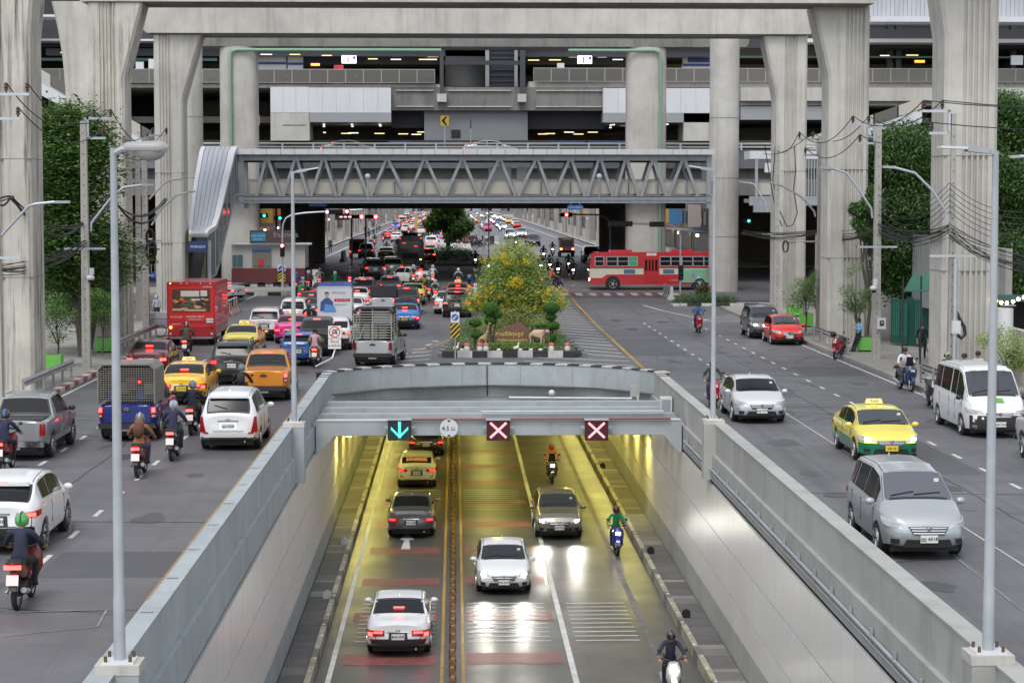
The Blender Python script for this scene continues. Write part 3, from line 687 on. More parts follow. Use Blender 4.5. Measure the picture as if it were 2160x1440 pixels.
text('ทางออก', .3, cladw, t, (p.x+16.7, -6.61, p.z)); 
for s_ in (0, 1): MB().box(-2.1+s_*2.45, -5.6, 2.4, .22, .22, 4.8).build('post', steel_grey, t)
# ================================================================ FLYOVER behind the footbridge
fl = thing('flyover', 'grey road flyover running behind the footbridge with tubular rails and cars on it', 'flyover', (0, 178, 0))
MB().b2(-70, 70, .2, 9, 10.2, 11.2).b2(-70, 70, 0, .2, 10.2, 11.82).build('deck', mat('grey soffit paint', (.17, .18, .195), .6, var=.1, scale=.3, streak=.3, scol=(.05, .05, .05)), fl); MB().b2(-70, 70, 1.2, 8, 9.2, 10.2).build('girder', conc_dark, fl)
for z in (12.0, 12.3): MB().tube([(-60, -.1, z), (60, -.1, z)], .07).build('rail', mat('pale rail', (.5, .49, .45), .5), fl)
me = MB().box(0, -.1, 12.05, .14, .16, .6).mesh('rail_post', cladw)
for i in range(24): ob('rail_post', me, fl, (-25+i*2.6, 0, 0))
MB().b2(-19, 21, 12, 12.3, 6.75, 9.3).build('lower_girder', steel_dk, fl)  # black colour stands for the shade under the flyover
MB().b2(-46, 48, -9, 50, 7.9, 9.2).build('lower_deck', conc_dark, fl)  # deck stretched sideways and forward to shade the junction below
MB().b2(-19, 21, 46, 46.3, 6.8, 9.3).build('lower_girder', steel_dk, fl)  # far girder, its shade likewise put into the black colour
p0, p1 = at(1026, 429, 189.9), at(1117, 440, 189.9); MB().b2(p0.x, p1.x, 11.9, 11.98, p1.z, p0.z).build('grey_panel', mat('grey brown panel', (.12, .11, .11), .7), fl)
for i in range(14): MB().box(-17+i*2.7, 3.5, 8.9, .5, 8, .6).build('cross_girder', conc_dark, fl)
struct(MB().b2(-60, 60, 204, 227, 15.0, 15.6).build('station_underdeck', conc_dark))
for x in (-13.1, 15.0):
    for y, dk in ((192, conc_dark), (216, conc_dark)):
        round_pier(x-1.6 if x < 0 else x+1.2, y, 1.1 if y < 200 else 1.3, 9, 'dark pier under the flyover, %s %s' % ('left' if x < 0 else 'right', 'near the small white building' if (x < 0 and y < 200) else 'further back' if y > 200 else 'behind the red bus'), conc_dark, 1.0)
# ================================================================ STATION
SY = 200.0
def sx(px, Y=SY): return at(px, 300, Y).x
def sz(py, Y=SY): return at(960, py, Y).z
def panelbox(mb, pa, pb, ya, yb, Y0, Y1, mi=0): return mb.b2(sx(pa, Y0), sx(pb, Y0), Y0, Y1, sz(yb, Y0), sz(ya, Y0), mi)
st = thing('station_building', 'multi level elevated railway station filling the space behind the piers, with strip lights', 'station', (0, 0, 0))
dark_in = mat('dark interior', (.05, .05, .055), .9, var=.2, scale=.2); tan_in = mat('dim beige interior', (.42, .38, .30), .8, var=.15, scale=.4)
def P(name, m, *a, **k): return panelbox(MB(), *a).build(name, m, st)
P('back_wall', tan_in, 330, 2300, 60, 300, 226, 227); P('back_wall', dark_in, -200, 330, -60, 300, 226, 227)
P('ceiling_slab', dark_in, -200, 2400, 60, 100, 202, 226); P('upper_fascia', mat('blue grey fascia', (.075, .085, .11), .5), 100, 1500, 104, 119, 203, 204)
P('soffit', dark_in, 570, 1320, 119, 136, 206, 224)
P('concourse_slab', conc, -100, 935, 178, 186, 199.5, 226); P('concourse_slab', conc, 1115, 2400, 172, 184, 199.5, 226)
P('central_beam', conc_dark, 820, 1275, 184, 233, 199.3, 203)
for a, b in ((835, 915), (944, 1078), (1130, 1270)):
    P('beam_rim', conc, a, b, 190, 192, 199.1, 199.3); P('beam_rim', conc, a, b, 224, 226, 199.1, 199.3)
P('bracket', conc, 922, 942, 198, 215, 198.4, 199.3); P('bracket', conc, 1092, 1110, 198, 215, 198.4, 199.3)
for (a, b, w_) in ((571, 652, 3), (652, 825, 6), (1272, 1500, 7)):
    for i in range(w_):
        P('cladding_panel', cladw, a+(b-a)*i/w_+.15, a+(b-a)*(i+1)/w_-.15, 184 if a < 600 else 185.5, 238, 198, 199)
P('soffit_panel', cladg, 652, 825, 238.3, 258, 198, 206); P('soffit_panel', cladg, 1272, 1500, 238.3, 258, 198, 206)
P('concrete_box', conc, 571, 653, 238.5, 297, 198, 203); P('concrete_box', conc, 1442, 1500, 238.5, 297, 198, 203)
P('lift_wall', mat('mid grey render', (.20, .215, .225), .7, var=.06, scale=.3), 895, 1113, 234, 340, 200, 212)
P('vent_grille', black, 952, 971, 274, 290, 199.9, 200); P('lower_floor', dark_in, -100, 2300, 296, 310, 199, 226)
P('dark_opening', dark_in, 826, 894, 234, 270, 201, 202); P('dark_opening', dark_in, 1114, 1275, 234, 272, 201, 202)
for a, b in ((928, 936), (1097, 1108)): P('dark_post', mat('post blue black', (.045, .05, .06), .5), a, b, 88, 202, 198.6, 199.1)
P('dark_bar', steel_dk, 936, 1100, 128, 137, 198.8, 199.2)
t_ = MB(); c0 = at(984, 300, 206); t_.lathe([(0, sz(178)), (2.1, sz(178)), (2.1, sz(88)), (0, sz(88))], 24, (c0.x, 206, 0)); t_.build('round_stair_wall', mat('charcoal cladding', (.09, .09, .09), .6), st, smooth=30)
P('louvre_wall', mat('navy louvre', (.022, .028, .045), .5), 1033, 1085, 90, 183, 201, 202); P('louvre_post', cladg, 1024, 1032, 90, 183, 200.5, 201); P('louvre_post', cladg, 1085, 1092, 90, 183, 200.5, 201)
for py in (103, 112, 122, 146, 158, 170): P('louvre_slat', steel_dk, 1034, 1084, py, py+2.5, 200.8, 201)
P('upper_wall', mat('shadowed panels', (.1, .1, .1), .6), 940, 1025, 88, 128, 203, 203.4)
P('ticket_wall', cladw, 540, 605, 120, 152, 205, 206); P('ticket_wall', cladw, 608, 640, 120, 152, 205, 206); P('ticket_wall', cladw, 1440, 1500, 118, 152, 205, 206)
bluem = mat('deep blue band', (.03, .06, .22), .5)
P('blue_band', bluem, 540, 604, 132, 137, 204.9, 205); P('blue_band', bluem, 609, 641, 133, 138, 204.9, 205); P('blue_band', bluem, 1440, 1500, 134, 139, 204.9, 205); P('blue_band', bluem, 1450, 1500, 121, 131, 204.9, 204.95)
P('red_board', mat('red board', (.5, .03, .04), .5), 705, 725, 138, 178, 199.9, 200.3)
P('notice', cladw, 1175, 1190, 133, 152, 199, 199.2)
scr = glow('white screen', (.95, .93, 1.0), 3.2); oled = glow('orange led text', (1, .28, .02), 4)
for a in (722, 1218): 
    P('screen', scr, a, a+30, 118, 134, 199.0, 199.1); P('screen_picture', mat('red print', (.5, .02, .03), .5, emit=.8), a+11, a+15, 119, 131, 198.9, 199)
    P('screen_bar', mat('blue print', (.05, .04, .5), .5, emit=1.0), a+23, a+29, 119, 126, 198.9, 199); P('screen_bar', MATS['blue print'], a+1, a+29, 131, 133, 198.9, 199)
for a, b, y in ((657, 675, 135), (1928, 1948, 126)): P('led_sign', black, a-1, b+1, y-2, y+7, 199, 199.2); P('led_text', oled, a, b, y, y+4, 198.9, 199)
warm = glow('warm strip light', (1, .80, .32), 1.15); whs = glow('white strip light', (1, .93, .80), 1.15)
strips = [(785, 118.5), (845, 118.5), (902, 119), (825, 125), (777, 124), (884, 125), (898, 125), (1143, 118.5), (1200, 119), (1260, 119), (1158, 125.5), (1114, 126), (1292, 124.5), (880, 278), (840, 282), (868, 283), (790, 281), (720, 281), (735, 280), (1135, 282), (1150, 281), (1190, 278), (1210, 282), (1240, 278), (551, 115), (612, 115), (680, 117), (1855, 115), (1910, 114), (1975, 112), (1850, 275), (130, 112)]
for i, (px, py) in enumerate(strips):
    w_ = 24+(i*7) % 9 if py < 200 else 26; P('strip_light', warm if i % 3 else whs, px, px+w_*.8, py, py+1.5, 200.2 if py < 200 and (px < 700 or px > 1800) else 205, 205.3 if not (py < 200 and (px < 700 or px > 1800)) else 200.4)
for i, (px, py) in enumerate(((681, 262), (681, 266), (740, 262), (741, 266), (799, 262), (800, 265), (682, 279), (1286, 263), (1292, 262), (1285, 268), (1405, 261))): P('downlight', whs, px, px+5, py, py+2, 200, 200.1)
glassp = mat('smoky balustrade glass', (.10, .095, .085), .25, spec=.6); framep = mat('balustrade frame', (.30, .29, .27), .5)
bal = thing('station_balustrade', 'long balustrade of framed glass panels along the station concourse', 'balustrade', (0, 198.9, 0))
wpx = 37.6; pw = sx(1000+wpx)-sx(1000)
gl = MB().b2(.05, pw-.05, 0, .03, 0, 1.18).mesh('glass_panel', glassp); fr = MB().b2(0, .05, -.02, .05, -.05, 1.26).b2(pw-.05, pw, -.02, .05, -.05, 1.26).b2(.05, pw-.05, -.02, .05, 1.18, 1.26).b2(.05, pw-.05, -.02, .05, -.05, 0).mesh('panel_frame', framep)
arrow = MB()
for d in (0, .28): arrow.bar((d, -.03, .3), (d+.25, -.03, .55), .05, .02).bar((d+.25, -.03, .55), (d, -.03, .8), .05, .02)
arm = arrow.mesh('arrow_mark', parf)
for k, px in enumerate([-60+wpx*i for i in range(26)]+[1125+wpx*i for i in range(30)]):
    if px > 900 and px < 1110: continue
    g_ = ob('glass_panel', gl, bal, (sx(px, 198.9), 0, sz(176 if px < 1000 else 172.5))); ob('panel_frame', fr, g_)
    if k % 4 == 1: ob('arrow_mark', arm, g_, (.7, 0, 0))
for k, (x_, z_, y_) in enumerate(((-12, 20.9, 212), (12, 20.9, 212), (-9, 14.6, 209), (11, 14.6, 209), (30, 20.9, 212))):
    ld = bpy.data.lights.new('strip lamp', 'AREA'); ld.shape = 'RECTANGLE'; ld.size = 18; ld.size_y = 4; ld.energy = 420; ld.color = (1, .86, .6)
    lo = bpy.data.objects.new('ceiling_lamp', ld); col.objects.link(lo); lo.parent = st; lo.location = (x_, y_, z_)
# lower blue hoardings and glimpsed side parts
for a, b in ((700, 820), (730, 868), (1160, 1240), (1234, 1320)): P('hoarding', bluem, a, b, 298, 303, 198.5, 198.7)
P('right_viaduct', conc, 1562, 2400, 184, 212, 198, 206); P('right_viaduct_edge', conc, 1562, 2400, 212, 222, 199, 206); P('right_soffit', cladg, 1562, 1760, 224, 252, 198.5, 215)
P('right_low', tan_in, 1562, 1760, 252, 300, 216, 217)
P('platform_edge', cladw, 1700, 2400, 80, 88, 199, 226); P('platform_edge', cladw, -100, 460, 84, 88, 199, 226)
P('dark_truss', dark_in, 1700, 2400, 45, 80, 206, 208); P('eaves', cladw, 1835, 2400, 33, 44, 196, 199); P('eaves', cladw, -100, 120, 33, 38, 196, 199)
for i in range(40): a = 1830+i*9; P('roof_sheet', silver_roof, a, a+8.4, -25, 33, 197, 198)
for i in range(7): a = 20+i*9; P('roof_sheet', silver_roof, a, a+8.4, 0, 33, 197, 198)
for px in (1870, 1888, 2130): P('roof_post', steel_dk, px, px+11, 48, 172, 204, 205)
for py in (52, 62): P('truss_chord', steel_dk, 1835, 2400, py, py+3, 204.5, 205)
P('green_band', mat('teal band', (.08, .2, .17), .5), 1560, 2300, 117, 121, 203, 203.2); P('green_band', MATS['teal band'], 80, 460, 124, 130, 203, 203.2)
P('notice', cladw, 1731, 1750, 133, 152, 199, 199.2); P('notice', cladw, 288, 305, 132, 152, 199, 199.2); P('notice', cladw, 315, 334, 126, 146, 199, 199.2); P('notice', cladw, 2130, 2155, 115, 135, 199, 199.2)
# covered stairs seen between the piers
def diag(px0, py0, px1, py1, Y, label, th=26):
    a, b = at(px0, py0, Y), at(px1, py1, Y); t = thing('station_stair', label, 'staircase', (a.x, Y, a.z)); d = b-a; h = th*Y/4400
    MB().add([(0, 0, 0), (d.x, 0, d.z), (d.x, 0, d.z-h), (0, 0, -h), (0, 2.2, 0), (d.x, 2.2, d.z), (d.x, 2.2, d.z-h), (0, 2.2, -h)], [(0, 1, 2, 3), (4, 7, 6, 5), (0, 4, 5, 1), (3, 2, 6, 7), (0, 3, 7, 4), (1, 5, 6, 2)]).build('stair_side', cladw, t)
    n = max(2, int(abs(d.x)/1.9)); s_ = math.atan2(d.z, d.x)
    for i in range(n):
        p, q = d*((i+.03)/n), d*((i+.97)/n)
        MB().add([(p.x, -.03, p.z+.12), (q.x, -.03, q.z+.12), (q.x, -.03, q.z+1.15), (p.x, -.03, p.z+1.15), (p.x, .03, p.z+.12), (q.x, .03, q.z+.12), (q.x, .03, q.z+1.15), (p.x, .03, p.z+1.15)], [(0, 1, 2, 3), (4, 7, 6, 5), (0, 4, 5, 1), (3, 2, 6, 7), (0, 3, 7, 4), (1, 5, 6, 2)]).build('side_panel', glassp if i % 2 else parap, t)
    return t
diag(60, 160, 345, 318, 185, 'covered stair slanting down to the right between the left piers')
diag(1945, 232, 1690, 322, 190, 'covered stair slanting down to the left between the right piers')
# chevron signs on the flyover
def flat_sign(px, py, Y, w_, h, label, bgm, cat='road sign', zbase=None, back=True, group=None, pole=.05):
    p = at(px, py, Y); zb = zg(Y) if zbase is None else zbase
    t = thing('road_sign', label, cat, (p.x, Y, zb), 0, group)
    MB().box(0, 0, p.z-zb, w_, .04, h).build('plate', bgm, t)
    if pole: MB().tube([(0, .06, 0), (0, .06, p.z-zb+h*.4)], pole).build('pole', galv, t)
    return t, p.z-zb
sign_y = mat('sign yellow', (.62, .42, .02), .5); blue_s = mat('sign blue', (.02, .12, .42), .5); red_s = mat('sign red', (.55, .03, .03), .5)
for px, py, lb in ((938, 255, 'yellow sign with black arrow pointing left in front of the grey station wall'), (539, 254, 'yellow sign with black arrow pointing left beside the left stout pier')):
    t, z = flat_sign(px, py, 178.3, .72, .84, lb, sign_y, zbase=11.9)
    m = MB(); m.prism([(.22, .36), (.05, .36), (-.28, 0), (.05, -.36), (.22, -.36), (-.02, 0)], -.035, -.022); o = m.build('arrow_mark', black, t); o.location = (0, 0, z)
t, z = flat_sign(993, 262, 178.3, .1, .75, 'narrow dark sign edge on on the flyover', steel_dk, zbase=11.9, pole=.03)
# ================================================================ VEHICLES
def paint(name, c, rough=.28, metal=0.0): return mat('car paint '+name, c, rough, metal, coat=.6, spec=.5)
glass_m = mat('tinted glass', (.012, .013, .015), .08, spec=.35)
glass_l = mat('sky reflecting windscreen', (.045, .052, .058), .08, spec=.8)
chrome = mat('chrome', (.65, .65, .66), .15, 1.0); plastic = mat('black plastic', (.022, .022, .023), .5)
rim_m = mat('alloy rim', (.42, .43, .44), .35, .7); lens_r = mat('red lens', (.30, .008, .01), .18, coat=.5); lens_c = mat('clear lens', (.55, .56, .57), .12, coat=.7)
brake = glow('lit brake lamp', (1, .035, .03), 7); brake_lo = glow('dim tail lamp', (1, .03, .03), 2.2); headl = glow('lit headlamp', (1, .95, .82), 26); amber = glow('amber lamp', (1, .38, .05), 6)
plate_w = mat('number plate', (.72, .71, .68), .5); plate_y = mat('yellow number plate', (.70, .50, .03), .5)
def lerp_prof(pr, t):
    if t <= pr[0][0]: return pr[0][1]
    for (a, b), (c, d) in zip(pr, pr[1:]):
        if t <= c:
            f = (t-a)/(c-a) if c > a else 1
            return b+(d-b)*f
    return pr[-1][1]
class Body:
    def __init__(s, L, W, H, top, belt, zs=.22, wheels=(.85, None), r=.32, rear_b=.05, front_b=.10, tum=.28, plan=None, bumper=.05, wy=None):
        s.L, s.W, s.H, s.top, s.belt, s.zs, s.r = L, W, H, top, belt, zs, r
        s.tum = tum; s.rb, s.fb, s.bump = rear_b, front_b, bumper
        s.plan = plan or [(0, .80), (.05, .88), (.14, .95), (.35, .985), (.8, 1), (L-1.1, 1), (L-.55, .97), (L-.25, .91), (L-.08, .82), (L, .74)]
        s.wy = wy or (.92, L-.88)
    def hw(s, t): return s.W/2*lerp_prof(s.plan, t)
    def sec(s, t):
        h = s.hw(t); zb = lerp_prof(s.belt, t); zt = max(lerp_prof(s.top, t), zb+.05); zs = s.zs+.17*max(0, 1-t/.55)+.07*max(0, 1-(s.L-t)/.5)
        gh = zt-zb; x7 = h*.93-s.tum*gh; z7 = zt-min(.07, .05+.03*gh); m = zs+(zb-zs)*.55
        return [(0, zs), (h*.80, zs), (h*.955, zs+.05), (h*.99, zs+.22), (h*1.0, m), (h*.985, zb-.07), (h*.95, zb), (x7, z7), (x7*.93, zt-(zt-z7)*.55), (x7*.75, zt-.018), (x7*.4, zt-.004), (0, zt)]
    def Y(s, t): return t-s.L/2
    def fy(s, end, x, z, h=None):
        h = h or s.hw(0 if end < 0 else s.L); k = min(1, abs(x)/h); b = s.rb if end < 0 else s.fb
        bu = s.bump*math.exp(-((z-(s.zs+.32))/.15)**2)
        return end*(s.L/2+b*(1-k*k)+bu*(1-k**6))
    def mesh(s, m_):
        ts = sorted(set([round(t, 3) for pr in (s.top, s.belt, s.plan) for t, _ in pr if 0 <= t <= s.L] + [s.wy[0]-.45, s.wy[0]+.45, s.wy[1]-.45, s.wy[1]+.45, s.L*.4, s.L*.5, s.L*.6]))
        mb = MB(); vs = []; n = 12; m = 2*n-2
        for t in ts:
            p = s.sec(t)
            ring = [(x, s.Y(t), z) for x, z in p] + [(-x, s.Y(t), z) for x, z in p[-2:0:-1]]
            vs += ring
        fs = []
        for i in range(len(ts)-1):
            for k in range(m): fs.append((i*m+k, i*m+(k+1) % m, (i+1)*m+(k+1) % m, (i+1)*m+k))
        for end, i0, t in ((-1, 0, ts[0]), (1, (len(ts)-1)*m, ts[-1])):
            p = s.sec(t); NX = 8; h = p[4][0]; base = len(vs); rows = []
            for j in range(1, 11):
                row = []
                x1, z1 = p[j]
                for q in range(NX+1):
                    f = 1-2*q/NX
                    if q == 0: row.append(i0+j)
                    elif q == NX: row.append(i0+m-j)
                    else:
                        x = x1*f; y = s.fy(end, x, z1, h) if j > 1 else end*s.L/2
                        row.append(len(vs)); vs.append((x, y, z1))
                rows.append(row)
            for a, b in zip(rows, rows[1:]):
                for q in range(NX): fs.append((a[q], a[q+1], b[q+1], b[q]))
            a = rows[0]; fs.append(tuple(a)+(i0,)); a = rows[-1]; fs.append((i0+11,)+tuple(a))
        mb.add(vs, fs)
        me = mb.mesh('body', [m_, black], smooth=38)
        # wheel arches cut through the sides
        o = bpy.data.objects.new('b', me); col.objects.link(o); cut = MB(); R_ = s.r+.055
        for t in s.wy:
            for sd in (-1, 1):
                cut.tube([(sd*(s.W/2-.34), s.Y(t), s.r), (sd*(s.W/2+.2), s.Y(t), s.r)], R_, 20)
        cm = cut.mesh('cut', [black]); c = bpy.data.objects.new('c', cm); col.objects.link(c)
        md = o.modifiers.new('b', 'BOOLEAN'); md.object = c; md.operation = 'DIFFERENCE'; md.solver = 'EXACT'
        try: md.material_mode = 'TRANSFER'
        except Exception: pass
        dg = bpy.context.evaluated_depsgraph_get(); me2 = bpy.data.meshes.new_from_object(o.evaluated_get(dg))
        bpy.data.objects.remove(o); bpy.data.objects.remove(c)
        if len(me2.polygons) < 50: me2 = me
        me2.materials.clear(); me2.materials.append(m_); me2.materials.append(black) 
        return me2
    # surfaces for panes and trim
    def top_pt(s, t, p):
        q = s.sec(t); a = [(0, 11), (.4, 10), (.75, 9), (.93, 8), (1, 7)]; k = abs(p); x7 = q[7][0]
        pts = [(0, q[11][1]), (.4, q[10][1]), (.75, q[9][1]), (.93, q[8][1]), (1, q[7][1])]
        return Vector((p*x7, s.Y(t), lerp_prof(pts, k)))
    def side_pt(s, t, q, sd):
        p = s.sec(t); a, b = p[6], p[7]; return Vector((sd*(a[0]+(b[0]-a[0])*q), s.Y(t), a[1]+(b[1]-a[1])*q))
    def pane_top(s, t0, t1, p0=-.93, p1=.93, off=.012, inset=0):
        g = [[s.top_pt(t0+(t1-t0)*i/6, p0+(p1-p0)*j/8) for j in range(9)] for i in range(7)]
        return shell(g, off)
    def pane_side(s, t0, t1, sd, q0=.10, q1=.92, off=.012):
        ks = [t0+(t1-t0)*i/6 for i in range(7)]
        g = [[s.side_pt(t, q0+(q1-q0)*j/2, sd) for j in range(3)] for t in ks]
        return shell(g, off)
    def patch(s, end, cs, off=.015, nu=6, nv=2):
        """corners (s,z) bl, br, tr, tl on the end face, wrapping round the corner"""
        g = []
        for i in range(nu+1):
            row = []
            for j in range(nv+1):
                u, v = i/nu, j/nv
                a = [cs[0][k]*(1-u)*(1-v)+cs[1][k]*u*(1-v)+cs[2][k]*u*v+cs[3][k]*(1-u)*v for k in (0, 1)]
                row.append(s.wrap(end, *a))
            g.append(row)
        return shell(g, off)
    def wrap(s, end, sx_, z):
        t0 = 0 if end < 0 else s.L; p = s.sec(t0); h0 = p[4][0]
        if z > p[6][1]: f = 1-min(1, (z-p[6][1])/max(.02, p[7][1]-p[6][1]))*.3; hx = h0*.95*max(.5, f)
        else: hx = h0*(.955+.045*min(1, (z-s.zs)/.3))
        sg = 1 if sx_ >= 0 else -1; a = abs(sx_)
        if a <= hx: return Vector((sx_, s.fy(end, sx_, z, h0), z))
        d = a-hx; x, t = hx, t0
        for _ in range(40):
            if d <= 0: break
            t2 = t+(-end)*.03; q = s.sec(t2); zb = q[6][1]
            f = .955+.045*min(1, (z-s.zs)/.3)
            if z > zb-.07: f = .97
            x2 = s.hw(t2)*f; dl = math.hypot(.03, x2-x); k = min(1, d/dl); x += (x2-x)*k; t += (-end)*.03*k; d -= dl
        return Vector((sg*x, s.Y(t), z))
def shell(g, off, back=.02):
    nu, nv = len(g), len(g[0]); vs = []; fs = []; N_ = []
    c = sum((p for r_ in g for p in r_), Vector())/(nu*nv)
    for i in range(nu):
        for j in range(nv):
            a = g[min(i+1, nu-1)][j]-g[max(i-1, 0)][j]; b = g[i][min(j+1, nv-1)]-g[i][max(j-1, 0)]
            n_ = a.cross(b); n_ = n_.normalized() if n_.length > 1e-9 else Vector((0, 0, 1)); N_.append(n_)
    m = sum(N_, Vector()); ref = Vector((c.x*1.2, c.y, (c.z-.7)*1.3))
    sg = 1 if m.dot(ref) >= 0 else -1
    for k, (i, j) in enumerate([(i, j) for i in range(nu) for j in range(nv)]): vs.append(g[i][j]+N_[k]*sg*off)
    T = nu*nv
    for k, (i, j) in enumerate([(i, j) for i in range(nu) for j in range(nv)]): vs.append(g[i][j]-N_[k]*sg*back)
    for i in range(nu-1):
        for j in range(nv-1): a = i*nv+j; fs.append((a, a+nv, a+nv+1, a+1))
    bd = [(i, 0) for i in range(nu)]+[(nu-1, j) for j in range(1, nv)]+[(i, nv-1) for i in range(nu-2, -1, -1)]+[(0, j) for j in range(nv-2, 0, -1)]
    id_ = [i*nv+j for i, j in bd]
    for a, b in zip(id_, id_[1:]+id_[:1]): fs.append((a, b, b+T, a+T))
    return MB().add(vs, fs)
def wheel_mesh(r, wd=.2):
    ty = MB().lathe([(r*.66, -wd/2), (r*.93, -wd/2), (r, -wd*.36), (r, wd*.36), (r*.93, wd/2), (r*.66, wd/2)], 24, axis='X').mesh('tyre', rubber, smooth=35)
    rm = MB().lathe([(0, .01), (r*.2, .01), (r*.24, -.0)], 12, axis='X').lathe([(r*.62, .05), (r*.67, .055), (r*.67, -.06)], 24, axis='X').lathe([(0, -.04), (r*.64, -.04)], 20, axis='X', mi=1)
    for k in range(5):
        a = 2*math.pi*k/5; rm.bar((0.015, math.cos(a)*r*.15, math.sin(a)*r*.15), (.03, math.cos(a)*r*.64, math.sin(a)*r*.64), .07, .03)
    return ty, rm.mesh('rim', [rim_m, plastic])
_WM = {}
def add_wheels(t, ys, W, r, wd=.2, xo=.02):
    if (r, wd) not in _WM: _WM[(r, wd)] = wheel_mesh(r, wd)
    ty, rm = _WM[(r, wd)]
    for y in ys:
        for sd in (-1, 1):
            e = ob('wheel', MB().lathe([(0, -wd*.3), (r*.62, -wd*.3), (r*.62, wd*.3), (0, wd*.3)], 12, axis='X').mesh('wheel', plastic), t, (sd*(W/2-wd/2-xo), y, r))
            ob('tyre', ty, e); o = ob('rim', rm, e, (wd/2*.85*sd, 0, 0), R(180) if sd < 0 else 0)
SPEC = {
 'sedan': dict(L=4.65, W=1.78, H=1.46, r=.32, top=[(0, .95), (.05, 1.06), (.5, 1.09), (.72, 1.12), (1.35, 1.385), (1.8, 1.45), (2.4, 1.46), (2.95, 1.39), (3.75, 1.02), (4.3, .90), (4.55, .78), (4.65, .66)], belt=[(0, .84), (.5, .97), (2, .94), (3.7, .90), (4.4, .78), (4.65, .60)], rg=(.78, 1.5), wg=(2.98, 3.68), sw=((1.15, 1.95), (2.03, 3.25)), wy=(.98, 3.72)),
 'cross': dict(L=4.3, W=1.78, H=1.60, r=.34, zs=.26, top=[(0, 1.04), (.06, 1.12), (.6, 1.48), (.95, 1.56), (1.9, 1.60), (2.55, 1.53), (3.3, 1.12), (3.95, .99), (4.2, .86), (4.3, .70)], belt=[(0, .98), (.5, 1.09), (2, 1.02), (3.2, .97), (4.0, .86), (4.3, .64)], rg=(.12, .55), wg=(2.58, 3.24), sw=((.75, 1.5), (1.58, 2.85)), wy=(.78, 3.38)),
 'hatch': dict(L=4.0, W=1.72, H=1.50, r=.30, top=[(0, 1.0), (.08, 1.12), (.45, 1.40), (.8, 1.47), (1.6, 1.5), (2.3, 1.42), (3.15, 1.04), (3.7, .93), (3.92, .80), (4.0, .66)], belt=[(0, .93), (.5, 1.02), (2, .94), (3.1, .90), (3.75, .80), (4.0, .60)], rg=(.12, .42), wg=(2.32, 3.08), sw=((.6, 1.4), (1.48, 2.7)), wy=(.6, 3.15)),
 'suv': dict(L=4.65, W=1.86, H=1.74, r=.36, zs=.28, top=[(0, 1.12), (.06, 1.18), (.38, 1.62), (.7, 1.72), (2.2, 1.74), (2.85, 1.66), (3.5, 1.18), (4.2, 1.04), (4.52, .92), (4.65, .74)], belt=[(0, 1.05), (.5, 1.13), (2, 1.08), (3.4, 1.04), (4.3, .92), (4.65, .68)], rg=(.09, .36), wg=(2.88, 3.44), sw=((.5, .85), (.95, 1.85), (1.93, 3.05)), wy=(.88, 3.72)),
 'mpv': dict(L=4.58, W=1.78, H=1.76, r=.33, zs=.24, top=[(0, 1.08), (.05, 1.16), (.28, 1.62), (.6, 1.73), (2.2, 1.76), (2.9, 1.66), (3.75, 1.14), (4.2, 1.03), (4.5, .88), (4.58, .72)], belt=[(0, 1.0), (.5, 1.08), (2, 1.02), (3.7, .98), (4.3, .86), (4.58, .64)], rg=(.07, .27), wg=(2.93, 3.66), sw=((.42, .95), (1.05, 1.95), (2.03, 3.3)), wy=(.85, 3.68)),
 'van': dict(L=5.2, W=1.95, H=2.15, r=.34, zs=.22, tum=.12, top=[(0, 1.25), (.04, 1.35), (.18, 2.0), (.5, 2.12), (3.2, 2.15), (3.7, 2.05), (4.55, 1.28), (5.0, 1.08), (5.15, .92), (5.2, .78)], belt=[(0, 1.15), (.5, 1.22), (3, 1.15), (4.5, 1.10), (4.95, .95), (5.2, .70)], rg=(.06, .17), wg=(3.74, 4.5), sw=((.35, 1.2), (1.3, 2.5), (2.65, 3.3), (3.38, 4.2)), wy=(.95, 4.15)),
 'pickup': dict(L=5.2, W=1.86, H=1.80, r=.38, zs=.38, top=[(0, 1.13), (.04, 1.17), (1.45, 1.17), (1.56, 1.20), (1.74, 1.70), (2.0, 1.78), (2.9, 1.80), (3.25, 1.72), (3.95, 1.27), (4.75, 1.14), (5.08, 1.02), (5.2, .80)], belt=[(0, 1.08), (1.5, 1.12), (2.5, 1.12), (3.9, 1.10), (4.8, 1.0), (5.2, .74)], rg=(1.585, 1.72), wg=(3.28, 3.88), sw=((1.95, 2.6), (2.68, 3.55)), wy=(1.02, 4.25), rear_b=.015, bumper=.0),
}
PROTO = {}
def plate_on(t, B, end, z, txt, pm, sz=.10):
    p = B.wrap(end, 0, z); pt = MB().box(0, 0, 0, .36, .02, .16).build('number_plate', pm, t); pt.location = (0, p.y+end*.03, z)
    if txt:
        text(txt, sz, black, pt, (0, -.016 if end < 0 else .016, 0), (R(90), 0, 0 if end < 0 else R(180)))
